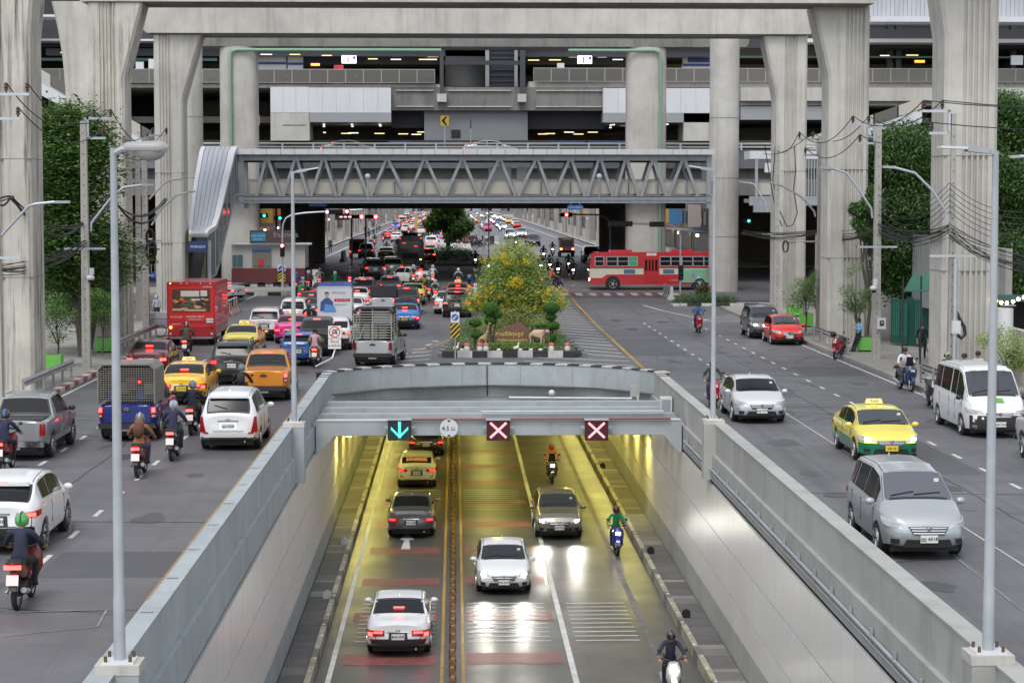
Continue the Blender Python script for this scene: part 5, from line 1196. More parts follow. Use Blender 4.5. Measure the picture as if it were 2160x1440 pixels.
def bike_proto(c, kind='scooter', lit=True, tailbox=False):
    key = (c, kind, lit, tailbox)
    t = thing('motorcycle', '', 'motorcycle', (0, 0, 0))
    pm = mat('bike paint %.2f %.2f %.2f' % c, c, .3, coat=.5)
    def C(name, mb_f, m, smooth=0):
        k = (kind, name, tailbox)
        if k not in _BK: _BK[k] = mb_f().mesh(name, m, smooth)
        o = ob(name, _BK[k], t); o.material_slots[0].link = 'OBJECT'; o.material_slots[0].material = m; return o
    r = .29; wb = .63
    for nm, y in (('wheel', wb), ('wheel', -wb)):
        k = (kind, 'wheelhub')
        if k not in _BK:
            _BK[k] = MB().lathe([(0, -.05), (.05, -.05), (.05, .05), (0, .05)], 10, axis='X').mesh('wheel', plastic)
            _BK['ty'] = MB().lathe([(r-.075, -.04), (r-.03, -.055), (r, -.03), (r+.008, 0), (r, .03), (r-.03, .055), (r-.075, .04), (r-.075, -.04)], 22, axis='X').mesh('tyre', rubber, 45)
            rm = MB().lathe([(r-.075, -.035), (r-.095, 0), (r-.075, .035)], 20, axis='X')
            for q in range(5): a = 2*math.pi*q/5; rm.bar((0, 0, 0), (0, math.cos(a)*(r-.08), math.sin(a)*(r-.08)), .03, .02)
            _BK['rm'] = rm.mesh('rim', rim_m)
        wv = ob('wheel', _BK[k], t, (0, y, r)); ob('tyre', _BK['ty'], wv); ob('rim', _BK['rm'], wv)
    big = kind == 'maxi'
    def rear():
        m = MB(); n = 7; secs = [(-.98, .02, .80, .90), (-.85, .09, .70, .92), (-.55, .14, .55, .86), (-.2, .15, .50, .80), (.02, .13, .42, .66), (.12, .08, .32, .40)]
        vs = []; fs = []
        for y, hw_, z0, z1 in secs:
            for k in range(10):
                a = 2*math.pi*k/10; vs.append((hw_*math.copysign(abs(math.cos(a))**.7, math.cos(a)), y, (z0+z1)/2+(z1-z0)/2*math.copysign(abs(math.sin(a))**.7, math.sin(a))))
        for i in range(len(secs)-1):
            for k in range(10): fs.append((i*10+k, i*10+(k+1) % 10, i*10+10+(k+1) % 10, i*10+10+k))
        fs += [tuple(range(10)), tuple(range(len(vs)-1, len(vs)-11, -1))]
        return m.add(vs, fs)
    C('rear_fairing', rear, pm, 50)
    C('floorboard', lambda: MB().box(0, .18, .30, .30, .55, .09).bar((0, .0, .32), (0, -.55, .42), .12, .14), plastic)
    def front():
        m = MB(); W_ = .20 if not big else .25
        secs = [(.42, .36, W_*.5, .60), (.40, .60, W_, .66), (.46, .85, W_*.95, .78), (.42, 1.0, W_*.62, .70)]
        vs = []; fs = []
        for y, z, hw_, yf in secs:
            for k in range(10):
                a = 2*math.pi*k/10; vs.append((hw_*math.cos(a), (y+yf)/2+(yf-y)/2*math.sin(a)*.9, z))
        for i in range(len(secs)-1):
            for k in range(10): fs.append((i*10+k, i*10+(k+1) % 10, i*10+10+(k+1) % 10, i*10+10+k))
        fs += [tuple(range(10)), tuple(range(len(vs)-1, len(vs)-11, -1))]
        m.add(vs, fs); return m
    C('front_shield', front, pm, 50)
    C('fork', lambda: MB().tube([(.07, .62, .30), (.06, .50, .75)], .022, 6).tube([(-.07, .62, .30), (-.06, .50, .75)], .022, 6), galv)
    C('front_mudguard', lambda: MB().prism([(wb+math.cos(a)*(r+.035), r+math.sin(a)*(r+.035)) for a in [R(20+14*i) for i in range(10)]]+[(wb+math.cos(a)*(r+.01), r+math.sin(a)*(r+.01)) for a in [R(146-14*i) for i in range(10)]], -.07, .07, 'YZ'), pm, 50)
    C('seat', lambda: MB().prism([(-.95, .90), (-.75, .95), (-.45, .90), (-.1, .82), (-.02, .76), (-.4, .80), (-.9, .86)], -.13, .13, 'YZ'), plastic, 40)
    C('handlebar', lambda: MB().tube([(-.34, .30, 1.05), (-.16, .38, 1.03), (0, .42, .98), (.16, .38, 1.03), (.34, .30, 1.05)], .018, 6).tube([(-.36, .28, 1.05), (-.24, .34, 1.045)], .024, 6).tube([(.36, .28, 1.05), (.24, .34, 1.045)], .024, 6), plastic)
    for sd in (-1, 1):
        k = 'mir%d' % sd
        if k not in _BK: _BK[k] = MB().tube([(sd*.2, .36, 1.05), (sd*.3, .34, 1.24)], .009, 5).ball((sd*.33, .34, 1.27), .055, 8, 5, sq=(1.1, .4, .8)).mesh('mirror', plastic, 60)
        ob('mirror', _BK[k], t)
    C('taillight', lambda: MB().box(0, -.985, .83, .20 if not big else .3, .06, .07), brake if lit else lens_r)
    C('headlight', lambda: MB().box(0, .795 if not big else .8, .83, .16, .05, .09), headl if lit == 'head' else lens_c)
    C('rear_mudguard', lambda: MB().bar((0, -.88, .72), (0, -1.02, .40), .14, .02), plastic)
    C('number_plate', lambda: MB().box(0, -1.0, .60, .22, .015, .19, 0, 0, R(-15)), plate_w)
    C('exhaust', lambda: MB().tube([(.14, -.2, .30), (.16, -.45, .31), (.17, -.85, .40)], [.025, .05, .055], 8), steel_grey)
    C('engine', lambda: MB().box(0, -.35, .36, .22, .45, .22).tube([(-.14, -.2, .45), (-.15, -.7, .32)], .02), steel_dk)
    if big: C('windshield', lambda: MB().prism([(-.16, 1.0), (.16, 1.0), (.12, 1.35), (-.12, 1.35)], .44, .46), glass_m)
    if tailbox: C('delivery_box', lambda: MB().box(0, -.82, 1.16, .42, .42, .42), mat('delivery box green', (.01, .25, .09), .5))
    return t
def bike(px, py, c, label, front=False, head=0, z=None, kind='scooter', rider=None, pill=None, lit=True, nm='motorcycle'):
    """px, py: where the wheel nearest the camera meets the road; rider = (shirt, trousers, helmet colour or 'hair', label)"""
    p = G(px, py, z); a = R(head)+(R(180) if front else 0); d = Vector((-math.sin(a), math.cos(a), 0)); base = p+(d*-.63 if front else d*.63)
    t = bike_proto(c, kind, 'head' if (front and lit) else lit); t.location = (base.x, base.y, p.z if z is not None else zg(base.y)); t.rotation_euler = (0, 0, a)
    t['label'] = label; t['group'] = 'motorcycles on the road'
    for who, ps in ((rider, 'ride'), (pill, 'pillion')):
        if who:
            hh = who[2]; person(t.location, a, ps, who[0], who[1], who[3], 'helmet' if isinstance(hh, tuple) else hh, hh if isinstance(hh, tuple) else (0, 0, 0), grp='people riding motorcycles')
            if not front and ps == 'ride' and len(who[3]) % 3 == 0: MB().ball((0, -.37, 1.22), .15, 10, 6, sq=(1, .6, 1.3)).build('backpack', cloth((.03, .03, .035)), bpy.data.objects[PLAST[0]], smooth=60)
    return t
# ================================================================ TRAFFIC
# --- underpass
T = ZF
car(840, 1376, 'sedan', 'white', 'white sedan driving away in the underpass, nearest the camera, both tail lamps lit', z=T, tail='c', plate='8กต 975', lit_tail=1, name='sedan')
car(867, 1127, 'sedan', 'grey', 'dark grey sedan driving away in the underpass behind the painted arrow', z=T, tail='wide', plate='1กท 1982', lit_tail=2, name='sedan')
t, B = car(879, 1022, 'hatch', 'pearl', 'cream white hatchback in the underpass with orange LALAMOVE sticker in its rear window', z=T, tail='wide', plate='3ขต 7895', lit_tail=2, name='hatchback')
q = B.top_pt(.27, 0); st_ = B.pane_top(.17, .37, -.66, .66, .02).build('window_sticker', mat('orange sticker', (.75, .18, .03), .5), t)
a_ = math.atan2(.28, .33); text('LALAMOVE', .17, mat('white letters', (.8, .8, .78), .5), st_, (q.x, q.y-.035, q.z-.0), (R(90)-R(40), 0, 0), depth=.002)
car(899, 957, 'sedan', 'black', 'black sedan far inside the underpass, partly behind the down arrow signal', z=T, tail='wide', plate='5กข 412', lit_tail=2, name='sedan')
car(1063, 1238, 'sedan', 'white', 'white sedan coming out of the underpass with bright headlights', z=T, front=True, lit_head=2, plate='2กภ 6153', name='sedan', grille='bar')
car(1180, 1124, 'cross', 'taupe', 'beige grey crossover coming out of the underpass in the right lane', z=T, front=True, lit_head=2, plate='4ขจ 918', name='crossover')
bike(1165, 1020, (.03, .03, .03), 'black motorcycle with lit headlight deep in the underpass right lane', True, z=T, kind='maxi', rider=((.62, .22, .09), (.02, .02, .025), (.55, .02, .02), 'rider in orange jacket and red helmet in the underpass'))
bike(1303, 1172, (.02, .03, .20), 'dark blue motorcycle with two white lamps beside the right kerb of the underpass', True, z=T, rider=((.02, .32, .12), (.02, .03, .10), (.10, .02, .04), 'rider in bright green delivery jacket in the underpass'))
bike(1421, 1480, (.62, .62, .60), 'white classic scooter at the bottom edge of the underpass', True, z=T, rider=((.03, .035, .06), (.02, .02, .03), (.06, .06, .06), 'rider in dark jacket over a red shirt on the white scooter'))
# --- left carriageway, driving away
t, B = car(30, 966, 'pickup', 'dsilver', 'silver pickup at the left edge with black open tailgate deck and RANGER lettering', plate='2ฒร 397', lit_tail=0, name='pickup_truck', bed='chrome')
text('RANGER', .17, cladg, t, (0, -2.645, .86))
car(-8, 1163, 'cross', 'white', 'white crossover cut by the left edge, one tail lamp lit', tail='wide', plate='6กษ 2210', name='crossover', spoiler=True)
t, B = car(268, 925, 'pickup', 'blue', 'dark blue pickup carrying a canvas covered wire cage', plate='ถห 5876', name='pickup_truck', bed='cage')
cage(t, B, 'cover', z1=2.38, cover=True, bars='v'); 
for i in range(5): MB().box(-.55+.28*i, -1.5+.25*(i % 2), 1.4+.16*(i % 3), .3, .5, .35).build('cargo_sack', cloth(((.05, .12, .3), (.3, .25, .2), (.2, .05, .05))[i % 3]), t)
car(309, 790, 'sedan', 'maroon', 'dark maroon saloon with both brake lamps lit behind the blue cage pickup', tail='block', plate='ภท 8890', name='sedan')
car(383, 850, 'sedan', 'yellow', 'yellow taxi saloon with green strip in its rear window beside the blue cage pickup', tail='c', taxi=True, plate='มต 919', py_=plate_y, name='taxi', cat='taxi')
car(482, 945, 'mpv', 'white', 'white people carrier with tall red tail lamps, largest white car left of the underpass wall', tail='tall', plate='ญษ 5548', lit_tail=0, name='people_carrier')
car(489, 808, 'suv', 'black', 'black off roader directly left of the orange pickup', tail='block', plate='9กฬ 1517', lit_tail=2, roofrail=True, name='off_roader')
car(556, 842, 'pickup', 'orange', 'metallic orange pickup with lit brake lamps behind the lamp post', plate='ขฬ 2668', name='pickup_truck', bed='lines')
car(558, 716, 'suv', 'white', 'white off roader with lit rear lamps right of the red truck', tail='block', plate='1กฮ 5514', roofrail=True, name='off_roader')
car(506, 748, 'sedan', 'lemon', 'yellow taxi mostly hidden between the red truck and the white off roader', taxi=True, plate='ทฉ 306', py_=plate_y, name='taxi', cat='taxi', lit_tail=0)
car(613, 722, 'sedan', 'pink', 'bright pink taxi partly hidden behind the white off roader', taxi=True, plate='มก 77', py_=plate_y, name='taxi', cat='taxi')
car(628, 768, 'hatch', 'mblue', 'blue hatchback behind the lamp post, left of the scooter couple', tail='tall', plate='กด 902', name='hatchback')
car(664, 748, 'pickup', 'black', 'black pickup in front of the small billboard truck', plate='ผก 314', name='pickup_truck')
car(704, 735, 'cross', 'white', 'white crossover half hidden behind the black pickup and the no U turn sign', tail='wide', plate='', name='crossover')
t, B = car(786, 768, 'pickup', 'silver', 'silver pickup with an open bar cage full of goods beside the curved wall', head=-6, plate='ยก 905', lit_tail=0, name='pickup_truck')
cage(t, B, 'bars', z1=2.62, bars='h', gm=mat('pale cage steel', (.46, .44, .38), .5, .2, var=.15, scale=3))
for i in range(3): MB().box(-.4+.35*i, -1.3, 1.5, .3, .7, .7).build('cargo_sack', cloth((.32, .31, .27)), t)
MB().b2(.0, .8, -2.3, -1.2, 1.9, 2.5).build('cargo_box', cladg, t)
car(853, 692, 'sedan', 'lblue', 'bright blue taxi saloon beside the cage pickup', tail='c', plate='ทล 880', name='taxi', cat='taxi', py_=plate_y)
car(856, 662, 'pickup', 'black2', 'dark grey pickup in front of the bright blue taxi', plate='', name='pickup_truck')
car(964, 667, 'suv', 'black', 'black crossover nearest the flowering island, brake lamps lit', tail='wide', plate='5กฌ 2166', name='crossover')
car(944, 660, 'sedan', 'white', 'white saloon just showing behind the left side of the black crossover', tail='block', name='sedan')
car(966, 640, 'sedan', 'rorange', 'orange red saloon ahead of the black crossover', tail='block', name='sedan', taxi=True, cat='taxi')
t, B = car(808, 662, 'pickup', 'silver', 'silver pickup with a raised black canopy ahead of the cage pickup', name='pickup_truck', bed='open')
MB().b2(-.85, .85, -2.6, -.8, 1.2, 1.9).build('canopy', plastic, t)
car(752, 652, 'sedan', 'white', 'white saloon right of the billboard truck, near its top edge', tail='block', name='sedan')
car(738, 676, 'sedan', 'white', 'white saloon right behind the billboard truck panel', tail='wide', name='sedan')
car(766, 637, 'suv', 'maroon', 'dark red crossover with several brake lamps lit in the middle of the queue', tail='block', name='crossover')
car(870, 642, 'sedan', 'lemon', 'yellow and green taxi ahead of the dark grey pickup', name='taxi', cat='taxi', two_tone=paints['green'])
car(655, 660, 'sedan', 'red', 'crimson saloon left of the billboard truck', tail='block', name='sedan')
car(680, 640, 'sedan', 'maroon', 'maroon saloon beyond the billboard truck with helmeted riders around it', tail='block', name='sedan')
car(618, 690, 'mpv', 'white', 'white people carrier behind the lamp post ahead of the pink taxi', tail='block', name='people_carrier')
car(646, 676, 'sedan', 'black2', 'dark saloon between the white people carrier and the billboard truck', name='sedan')
car(505, 632, 'sedan', 'white', 'white saloon turning off behind the red truck', head=55, tail='wide', name='sedan')
car(822, 624, 'hatch', 'grey', 'grey hatchback among the helmets just before the stop line', name='hatchback')
# --- junction and beyond
car(792, 588, 'suv', 'black2', 'dark grey off roader crossing the shaded junction', head=8, tail='block', lit_tail=2, roofrail=True, name='off_roader')
car(829, 584, 'suv', 'taupe', 'beige crossover beside the dark off roader in the junction', head=4, tail='block', lit_tail=2, name='crossover')
car(902, 600, 'sedan', 'pearl', 'grey white saloon turning left in the junction', head=38, tail='wide', name='sedan')
car(814, 549, 'sedan', 'yellow', 'yellow saloon taxi beyond the junction beside the dark bus', lit_tail=0, name='taxi', cat='taxi')
car(772, 544, 'mpv', 'grey', 'grey people carrier behind the small red truck beyond the junction', lit_tail=2, name='people_carrier')
car(902, 552, 'hatch', 'red', 'red hatchback on the right of the dark bus', tail='block', name='hatchback')
car(848, 539, 'van', 'silver', 'silver van ahead of the yellow taxi', lit_tail=0, name='van')
car(836, 510, 'hatch', 'white', 'white hatchback on the far road, left of the dark bus roof', lit_tail=2, name='hatchback')
car(829, 497, 'sedan', 'grey', 'grey saloon ahead of the white hatchback on the far road', name='sedan')
car(818, 505, 'sedan', 'red', 'red car left of the white hatchback on the far road', name='sedan')
car(915, 512, 'sedan', 'lblue', 'bright blue taxi on the far road beside the palm tree', head=12, name='taxi', cat='taxi', taxi=True)
car(849, 474, 'van', 'white', 'white van on the distant road above the motorcycles', name='van')
car(868, 462, 'sedan', 'red', 'distant red car with lit tail lamps left of the median lamp column', name='sedan')
car(846, 461, 'sedan', 'silver', 'distant silver car next to the distant red one', name='sedan')
car(858, 455, 'suv', 'white', 'distant white crossover at the end of the visible road', name='crossover')
for i, (px, py, c, lb) in enumerate(((893, 480, 'white', 'white car in the far slip lane left of the palm tree'), (890, 468, 'grey', 'grey car in the far slip lane'), (897, 492, 'maroon', 'maroon car in the far slip lane beside the blue taxi'), (886, 459, 'silver', 'most distant silver car in the far slip lane'), (834, 452, 'red', 'most distant red car on the left far lane'), (878, 452, 'pearl', 'most distant pearl white car before the median'))): car(px, py, 'sedan', c, lb, name='sedan')
car(1074, 504, 'suv', 'white', 'white crossover with headlights on approaching the junction on the far right', front=True, lit_head=1, name='crossover')
car(1099, 502, 'pickup', 'silver', 'silver pickup with orange glowing headlights approaching the junction', front=True, lit_head=1, name='pickup_truck')
car(1124, 517, 'suv', 'black', 'black off roader with pale windscreen approaching by the far right kerb', front=True, name='off_roader')
car(1020, 472, 'van', 'white', 'white van high on the far oncoming road', front=True, lit_head=0, name='van')
car(1034, 462, 'van', 'pearl', 'pale van behind the white van on the far oncoming road', front=True, lit_head=1, name='van')
car(1001, 508, 'sedan', 'maroon', 'dark red car parked across the far median gap', head=80, lit_tail=0, name='sedan')
car(1042, 575, 'sedan', 'white', 'white car with glaring headlights waiting behind the flowering bush', front=True, lit_head=1, name='sedan')
car(1246, 552, 'suv', 'dkgreen', 'dark green off roader waiting left of the red bus front', front=True, name='off_roader')
car(1012, 466, 'sedan', 'grey', 'grey car far away on the oncoming road', front=True, lit_head=1, name='sedan')
car(1050, 470, 'sedan', 'silver', 'silver car far away beside the far right kerb', front=True, lit_head=1, name='sedan')
# --- right carriageway, oncoming
car(1936, 1166, 'mpv', 'bluegrey', 'blue grey people carrier coming towards the camera, largest car on the right road', front=True, plate='ฎฎ 6018', name='people_carrier', wind=mat('grey windscreen', (.10, .105, .125), .15, spec=.8))
car(1864, 966, 'sedan', 'lemon', 'yellow and green taxi saloon with headlights on, behind the blue grey people carrier', front=True, lit_head=1, two_tone=paints['green'], taxi=True, py_=plate_y, plate='มฉ 12', name='taxi', cat='taxi')
car(1594, 884, 'sedan', 'lsilver', 'silver saloon with V shaped grille beside the right lamp post', front=True, plate='ฌธ 7773', name='sedan', wind=glass_m)
t, B = car(2094, 914, 'van', 'white', 'white minibus by the right kerb with black bumper and green badge', front=True, plate='1นค 3164', name='minibus', cat='minibus')
B.patch(1, [(-.98, .3), (.98, .3), (.98, .72), (-.98, .72)], .03).build('black_bumper', plastic, t, smooth=40)
q = B.top_pt(4.85, .0); MB().box(0, q.y, q.z+.02, .42, .28, .01, 0, 0, R(-24)).build('green_badge', mat('green badge', (.12, .38, .05), .5), t)
car(2300, 992, 'pickup', 'silver', 'silver grey pickup front just entering at the right edge', front=True, name='pickup_truck')
car(1657, 722, 'hatch', 'red', 'bright red hatchback with a wide black grille near the green planters', front=True, plate='ฎว 4117', name='hatchback')
car(1612, 709, 'suv', 'grey', 'dark grey off roader with one headlight showing behind the red hatchback', front=True, lit_head=1, name='off_roader')
# flyover cars
for px, c, lb, k in ((1035, 'silver', 'silver car on the flyover behind the rails', 'sedan'), (735, 'grey', 'dark car with lit tail lamp on the flyover above the left part of the footbridge', 'sedan')):
    t, B = make_car(k, paints[c], lit_tail=1); p = at(px, 305, 181); t.location = (p.x, 181, 11.22); t.rotation_euler = (0, 0, R(-90)); t.name = 'sedan'; t['label'] = lb; t['category'] = 'car'; t['group'] = 'vehicles on the road'
# --- motorcycles on the left carriageway
W_ = (.62, .62, .62); K_ = (.03, .03, .035)
nav = (.02, .025, .06); jean = (.04, .06, .12); blk = (.015, .015, .018)
bike(36, 1285, (.14, .015, .02), 'red sports scooter with bright twin tail lamps at the left edge', kind='maxi', rider=((.02, .025, .05), blk, (.06, .36, .09), 'rider in navy jacket and bright green helmet at the left edge'))
bike(4, 998, (.25, .02, .03), 'red motorcycle cut by the left edge beside the silver pickup', rider=(nav, blk, K_, 'rider in dark jacket cut by the left edge'))
bike(290, 1008, (.20, .03, .03), 'dark red scooter ridden by a long haired woman in brown', rider=((.28, .12, .06), jean, (.12, .12, .13), 'woman with brown backpack and long hair on a scooter below the blue pickup'))
wm = [o for o in bpy.data.objects if o.get('label', '').startswith('woman with brown backpack')][0]; MB().ball((0, -.36, 1.24), .16, 10, 6, sq=(1, .7, 1.25)).build('backpack', mat('brown backpack', (.10, .035, .02), .7, var=.2, scale=8), wm, smooth=60); MB().ball((0, -.25, 1.42), .12, 10, 6, sq=(1.1, .5, 1.6)).build('long_hair', mat('light brown hair', (.16, .08, .035), .5), wm, smooth=60)
bike(362, 972, (.03, .03, .035), 'black scooter just right of the blue pickup', rider=((.025, .025, .07), nav, (.35, .35, .36), 'rider in navy jacket with a small square emblem and silver helmet'))
bike(403, 918, (.04, .04, .04), 'black scooter between the yellow taxi and the white people carrier', rider=((.012, .014, .03), (.015, .015, .02), (.15, .16, .2), 'rider in black with broad back beside the yellow taxi'))
bike(507, 872, (.03, .03, .03), 'dark motorcycle hidden behind the white people carrier', rider=(blk, blk, (.05, .2, .25), 'rider with colourful helmet and white shoulder band in front of the orange pickup'))
bike(391, 756, (.15, .02, .02), 'small scooter behind the red truck', rider=((.07, .075, .04), blk, (.04, .04, .04), 'rider in olive jacket with a shoulder strap behind the red truck'))
bike(664, 775, (.45, .22, .02), 'yellow and white scooter carrying two people beside the no U turn sign', rider=((.25, .42, .10), blk, (.08, .08, .09), 'rider in green and yellow jacket in front of the pink shirted passenger'), pill=((.62, .38, .42), (.45, .42, .36), 'hair', 'passenger in pink shirt and pale trousers on the yellow scooter'))
bike(1475, 703, (.45, .02, .03), 'small red motorcycle ridden towards the camera in the middle of the right road', True, rider=((.04, .16, .42), blk, 'hair', 'boy in blue shirt on the small red motorcycle'), lit=False)
bike(1508, 862, (.35, .04, .07), 'dark motorcycle half hidden behind the right lamp post', True, rider=((.04, .045, .05), jean, (.05, .05, .2), 'rider in dark jacket behind the right lamp post'), lit=False)
bike(1762, 758, (.32, .02, .04), 'red parked scooter with a black helmet on it by the right kerb', True, head=-25, lit=False)
bike(1922, 826, (.03, .05, .12), 'blue parked maxi scooter with a man in a white shirt sitting on it', True, head=8, kind='maxi', lit=False, rider=((.62, .60, .64), (.10, .09, .08), 'hair', 'man in white shirt looking down while sitting on the parked blue scooter'))
bike(1968, 862, (.03, .03, .03), 'dark scooter between the parked blue scooter and the white minibus', True, head=-6, lit=False)
bike(918, 640, (.3, .03, .03), 'red tailed scooter left of the black crossover', rider=((.6, .6, .6), jean, W_, 'rider in white shirt left of the black crossover'))
bike(905, 634, K_, 'dark scooter in the narrow gap of the queue', rider=((.05, .05, .05), (.35, .25, .1), W_, 'rider in black with white helmet in the narrow gap'), nm='m')
bike(895, 627, (.2, .03, .03), 'scooter ridden by someone in a striped safety vest', rider=((.35, .45, .05), blk, K_, 'rider in yellow and red safety vest'))
bike(1003, 650, (.3, .03, .03), 'scooter beside the flowering island', rider=((.55, .55, .58), jean, W_, 'rider in white and blue patterned shirt beside the flowering bush'))
bike(990, 628, K_, 'scooter with blue box ahead of the black crossover', rider=((.04, .14, .40), blk, W_, 'rider in blue ahead of the patterned shirt rider'))
for i, (px, py, sh, hc, lb) in enumerate(((624, 622, (.03, .12, .42), (.15, .2, .25), 'rider in blue at the far left of the waiting group'), (638, 634, (.30, .30, .28), W_, 'rider in grey with white helmet behind the lamp post'), (650, 618, (.10, .03, .04), W_, 'rider in dark red with round white helmet'), (674, 612, (.12, .12, .12), K_, 'rider in grey with black helmet near the chevron sign'), (706, 620, (.01, .20, .10), W_, 'delivery rider in green with white helmet above the billboard truck'), (738, 608, (.06, .06, .07), K_, 'rider in black right of the green delivery rider'), (812, 612, (.05, .05, .06), (.4, .4, .42), 'rider with grey helmet in front of the silver canopy pickup'), (826, 606, (.06, .06, .07), W_, 'rider with white helmet beside the grey hatchback'), (872, 603, (.35, .32, .24), W_, 'rider in beige with white helmet near the stop line'), (632, 645, (.02, .22, .10), (.1, .1, .1), 'rider in dark green beside the lamp post'), (913, 604, (.5, .5, .5), W_, 'rider in white at the front of the queue'), (967, 612, (.5, .52, .55), (.6, .62, .6), 'rider in white in front of the orange red saloon'), (650, 705, (.02, .02, .02), K_, 'rider in black jacket with yellow print behind the white people carrier'), (681, 700, (.6, .6, .62), W_, 'rider in white with crossed straps left of the billboard truck'))):
    bike(px, py, [(.2, .03, .03), K_, (.03, .05, .2)][i % 3], lb.replace('rider', 'scooter of the rider', 1).replace('delivery scooter of the rider', 'scooter of the delivery rider'), rider=(sh, [blk, jean][i % 2], hc, lb))
for i, (px, py, sh, lb) in enumerate(((831, 477, (.06, .06, .08), 'dark rider, leftmost of the distant group on the far road'), (840, 480, (.03, .12, .35), 'rider in blue on the far road'), (853, 476, (.45, .05, .06), 'rider in red on the far road'), (860, 474, (.03, .25, .35), 'rider in turquoise on the far road'), (862, 497, blk, 'rider in black alone near the yellow median line'), (808, 512, (.2, .25, .3), 'rider in grey left of the far white hatchback'), (790, 519, blk, 'rider in black beside the far left kerb'), (783, 530, (.08, .08, .12), 'rider in navy near the far left kerb'), (870, 505, (.05, .05, .05), 'rider close behind the white hatchback'), (895, 520, (.02, .2, .08), 'rider in green beside the blue taxi'), (905, 524, (.03, .1, .3), 'rider in blue beside the blue taxi'), (815, 540, (.05, .05, .06), 'rider in dark clothes just left of the yellow taxi beyond the junction'))):
    bike(px, py, K_, 'motorcycle of the '+lb, rider=(sh, blk, [K_, W_, (.3, .02, .02)][i % 3], lb))
for i, (px, py, k, sh, lb) in enumerate(((1177, 588, 'scooter', blk, 'rider with paired headlamps in the dark junction'), (1209, 590, 'maxi', blk, 'rider with V shaped headlamps beside the red bus'), (1141, 580, 'scooter', blk, 'rider just right of the flowering bush top'), (1160, 578, 'scooter', (.12, .03, .03), 'rider with amber lamp in the junction'), (1147, 552, 'scooter', (.05, .05, .06), 'rider with round headlamp in the middle of the oncoming group'), (1166, 541, 'scooter', (.05, .04, .04), 'rider with orange headlamp behind the oncoming group'), (1003, 566, 'scooter', blk, 'lone rider with headlamp left of the flowering bush'), (1087, 524, 'scooter', (.03, .04, .08), 'rider with bright white lamp ahead of the oncoming cars'), (1111, 520, 'scooter', (.2, .05, .05), 'rider beside the black off roader on the far side'), (1069, 508, 'scooter', (.1, .1, .1), 'rider beside the white crossover on the far side'), (1055, 490, 'scooter', (.04, .04, .04), 'rider with white V lamp high on the far road'), (1200, 576, 'scooter', (.06, .06, .07), 'rider behind the two nearest oncoming motorcycles'))):
    bike(px, py, K_, 'oncoming motorcycle of the '+lb, True, kind=k, rider=(sh, blk, K_ if i % 2 else (.15, .15, .16), lb), lit=(i not in (8,)))
bike(1152, 612, (.02, .02, .12), 'scooter turning right in the junction, red tail lamp lit', head=-60, rider=((.55, .12, .04), nav, (.45, .15, .15), 'rider in orange vest crossing in front of the bus'))
for i, (px, py) in enumerate(((978, 520), (986, 523), (994, 519), (1002, 516), (1012, 521), (1020, 520), (1028, 516), (982, 514))):
    bike(px, py, [(.2, .02, .03), K_, (.3, .3, .3)][i % 3], ['first', 'second', 'third', 'fourth', 'fifth', 'sixth', 'seventh', 'last'][i]+' motorcycle of the row parked in the far median gap, counted from the left', head=70, lit=False, rider=((.55, .55, .58), jean, W_, 'person in white sitting on a motorcycle in the far median gap') if i == 5 else (((.04, .04, .05), jean, K_, 'person in black sitting on a motorcycle in the far median gap') if i == 4 else None))
# helmet left on the parked red scooter
p = G(1762, 758); h = MB().lathe([(.105, -.10), (.135, -.06), (.142, 0), (.132, .06), (.10, .11), (.05, .135), (0, .142)], 18).build('helmet', black, smooth=60, loc=(p.x+.05, p.y+.9, 1.12)); tag(h, 'black helmet resting on the seat of the parked red scooter', 'helmet')
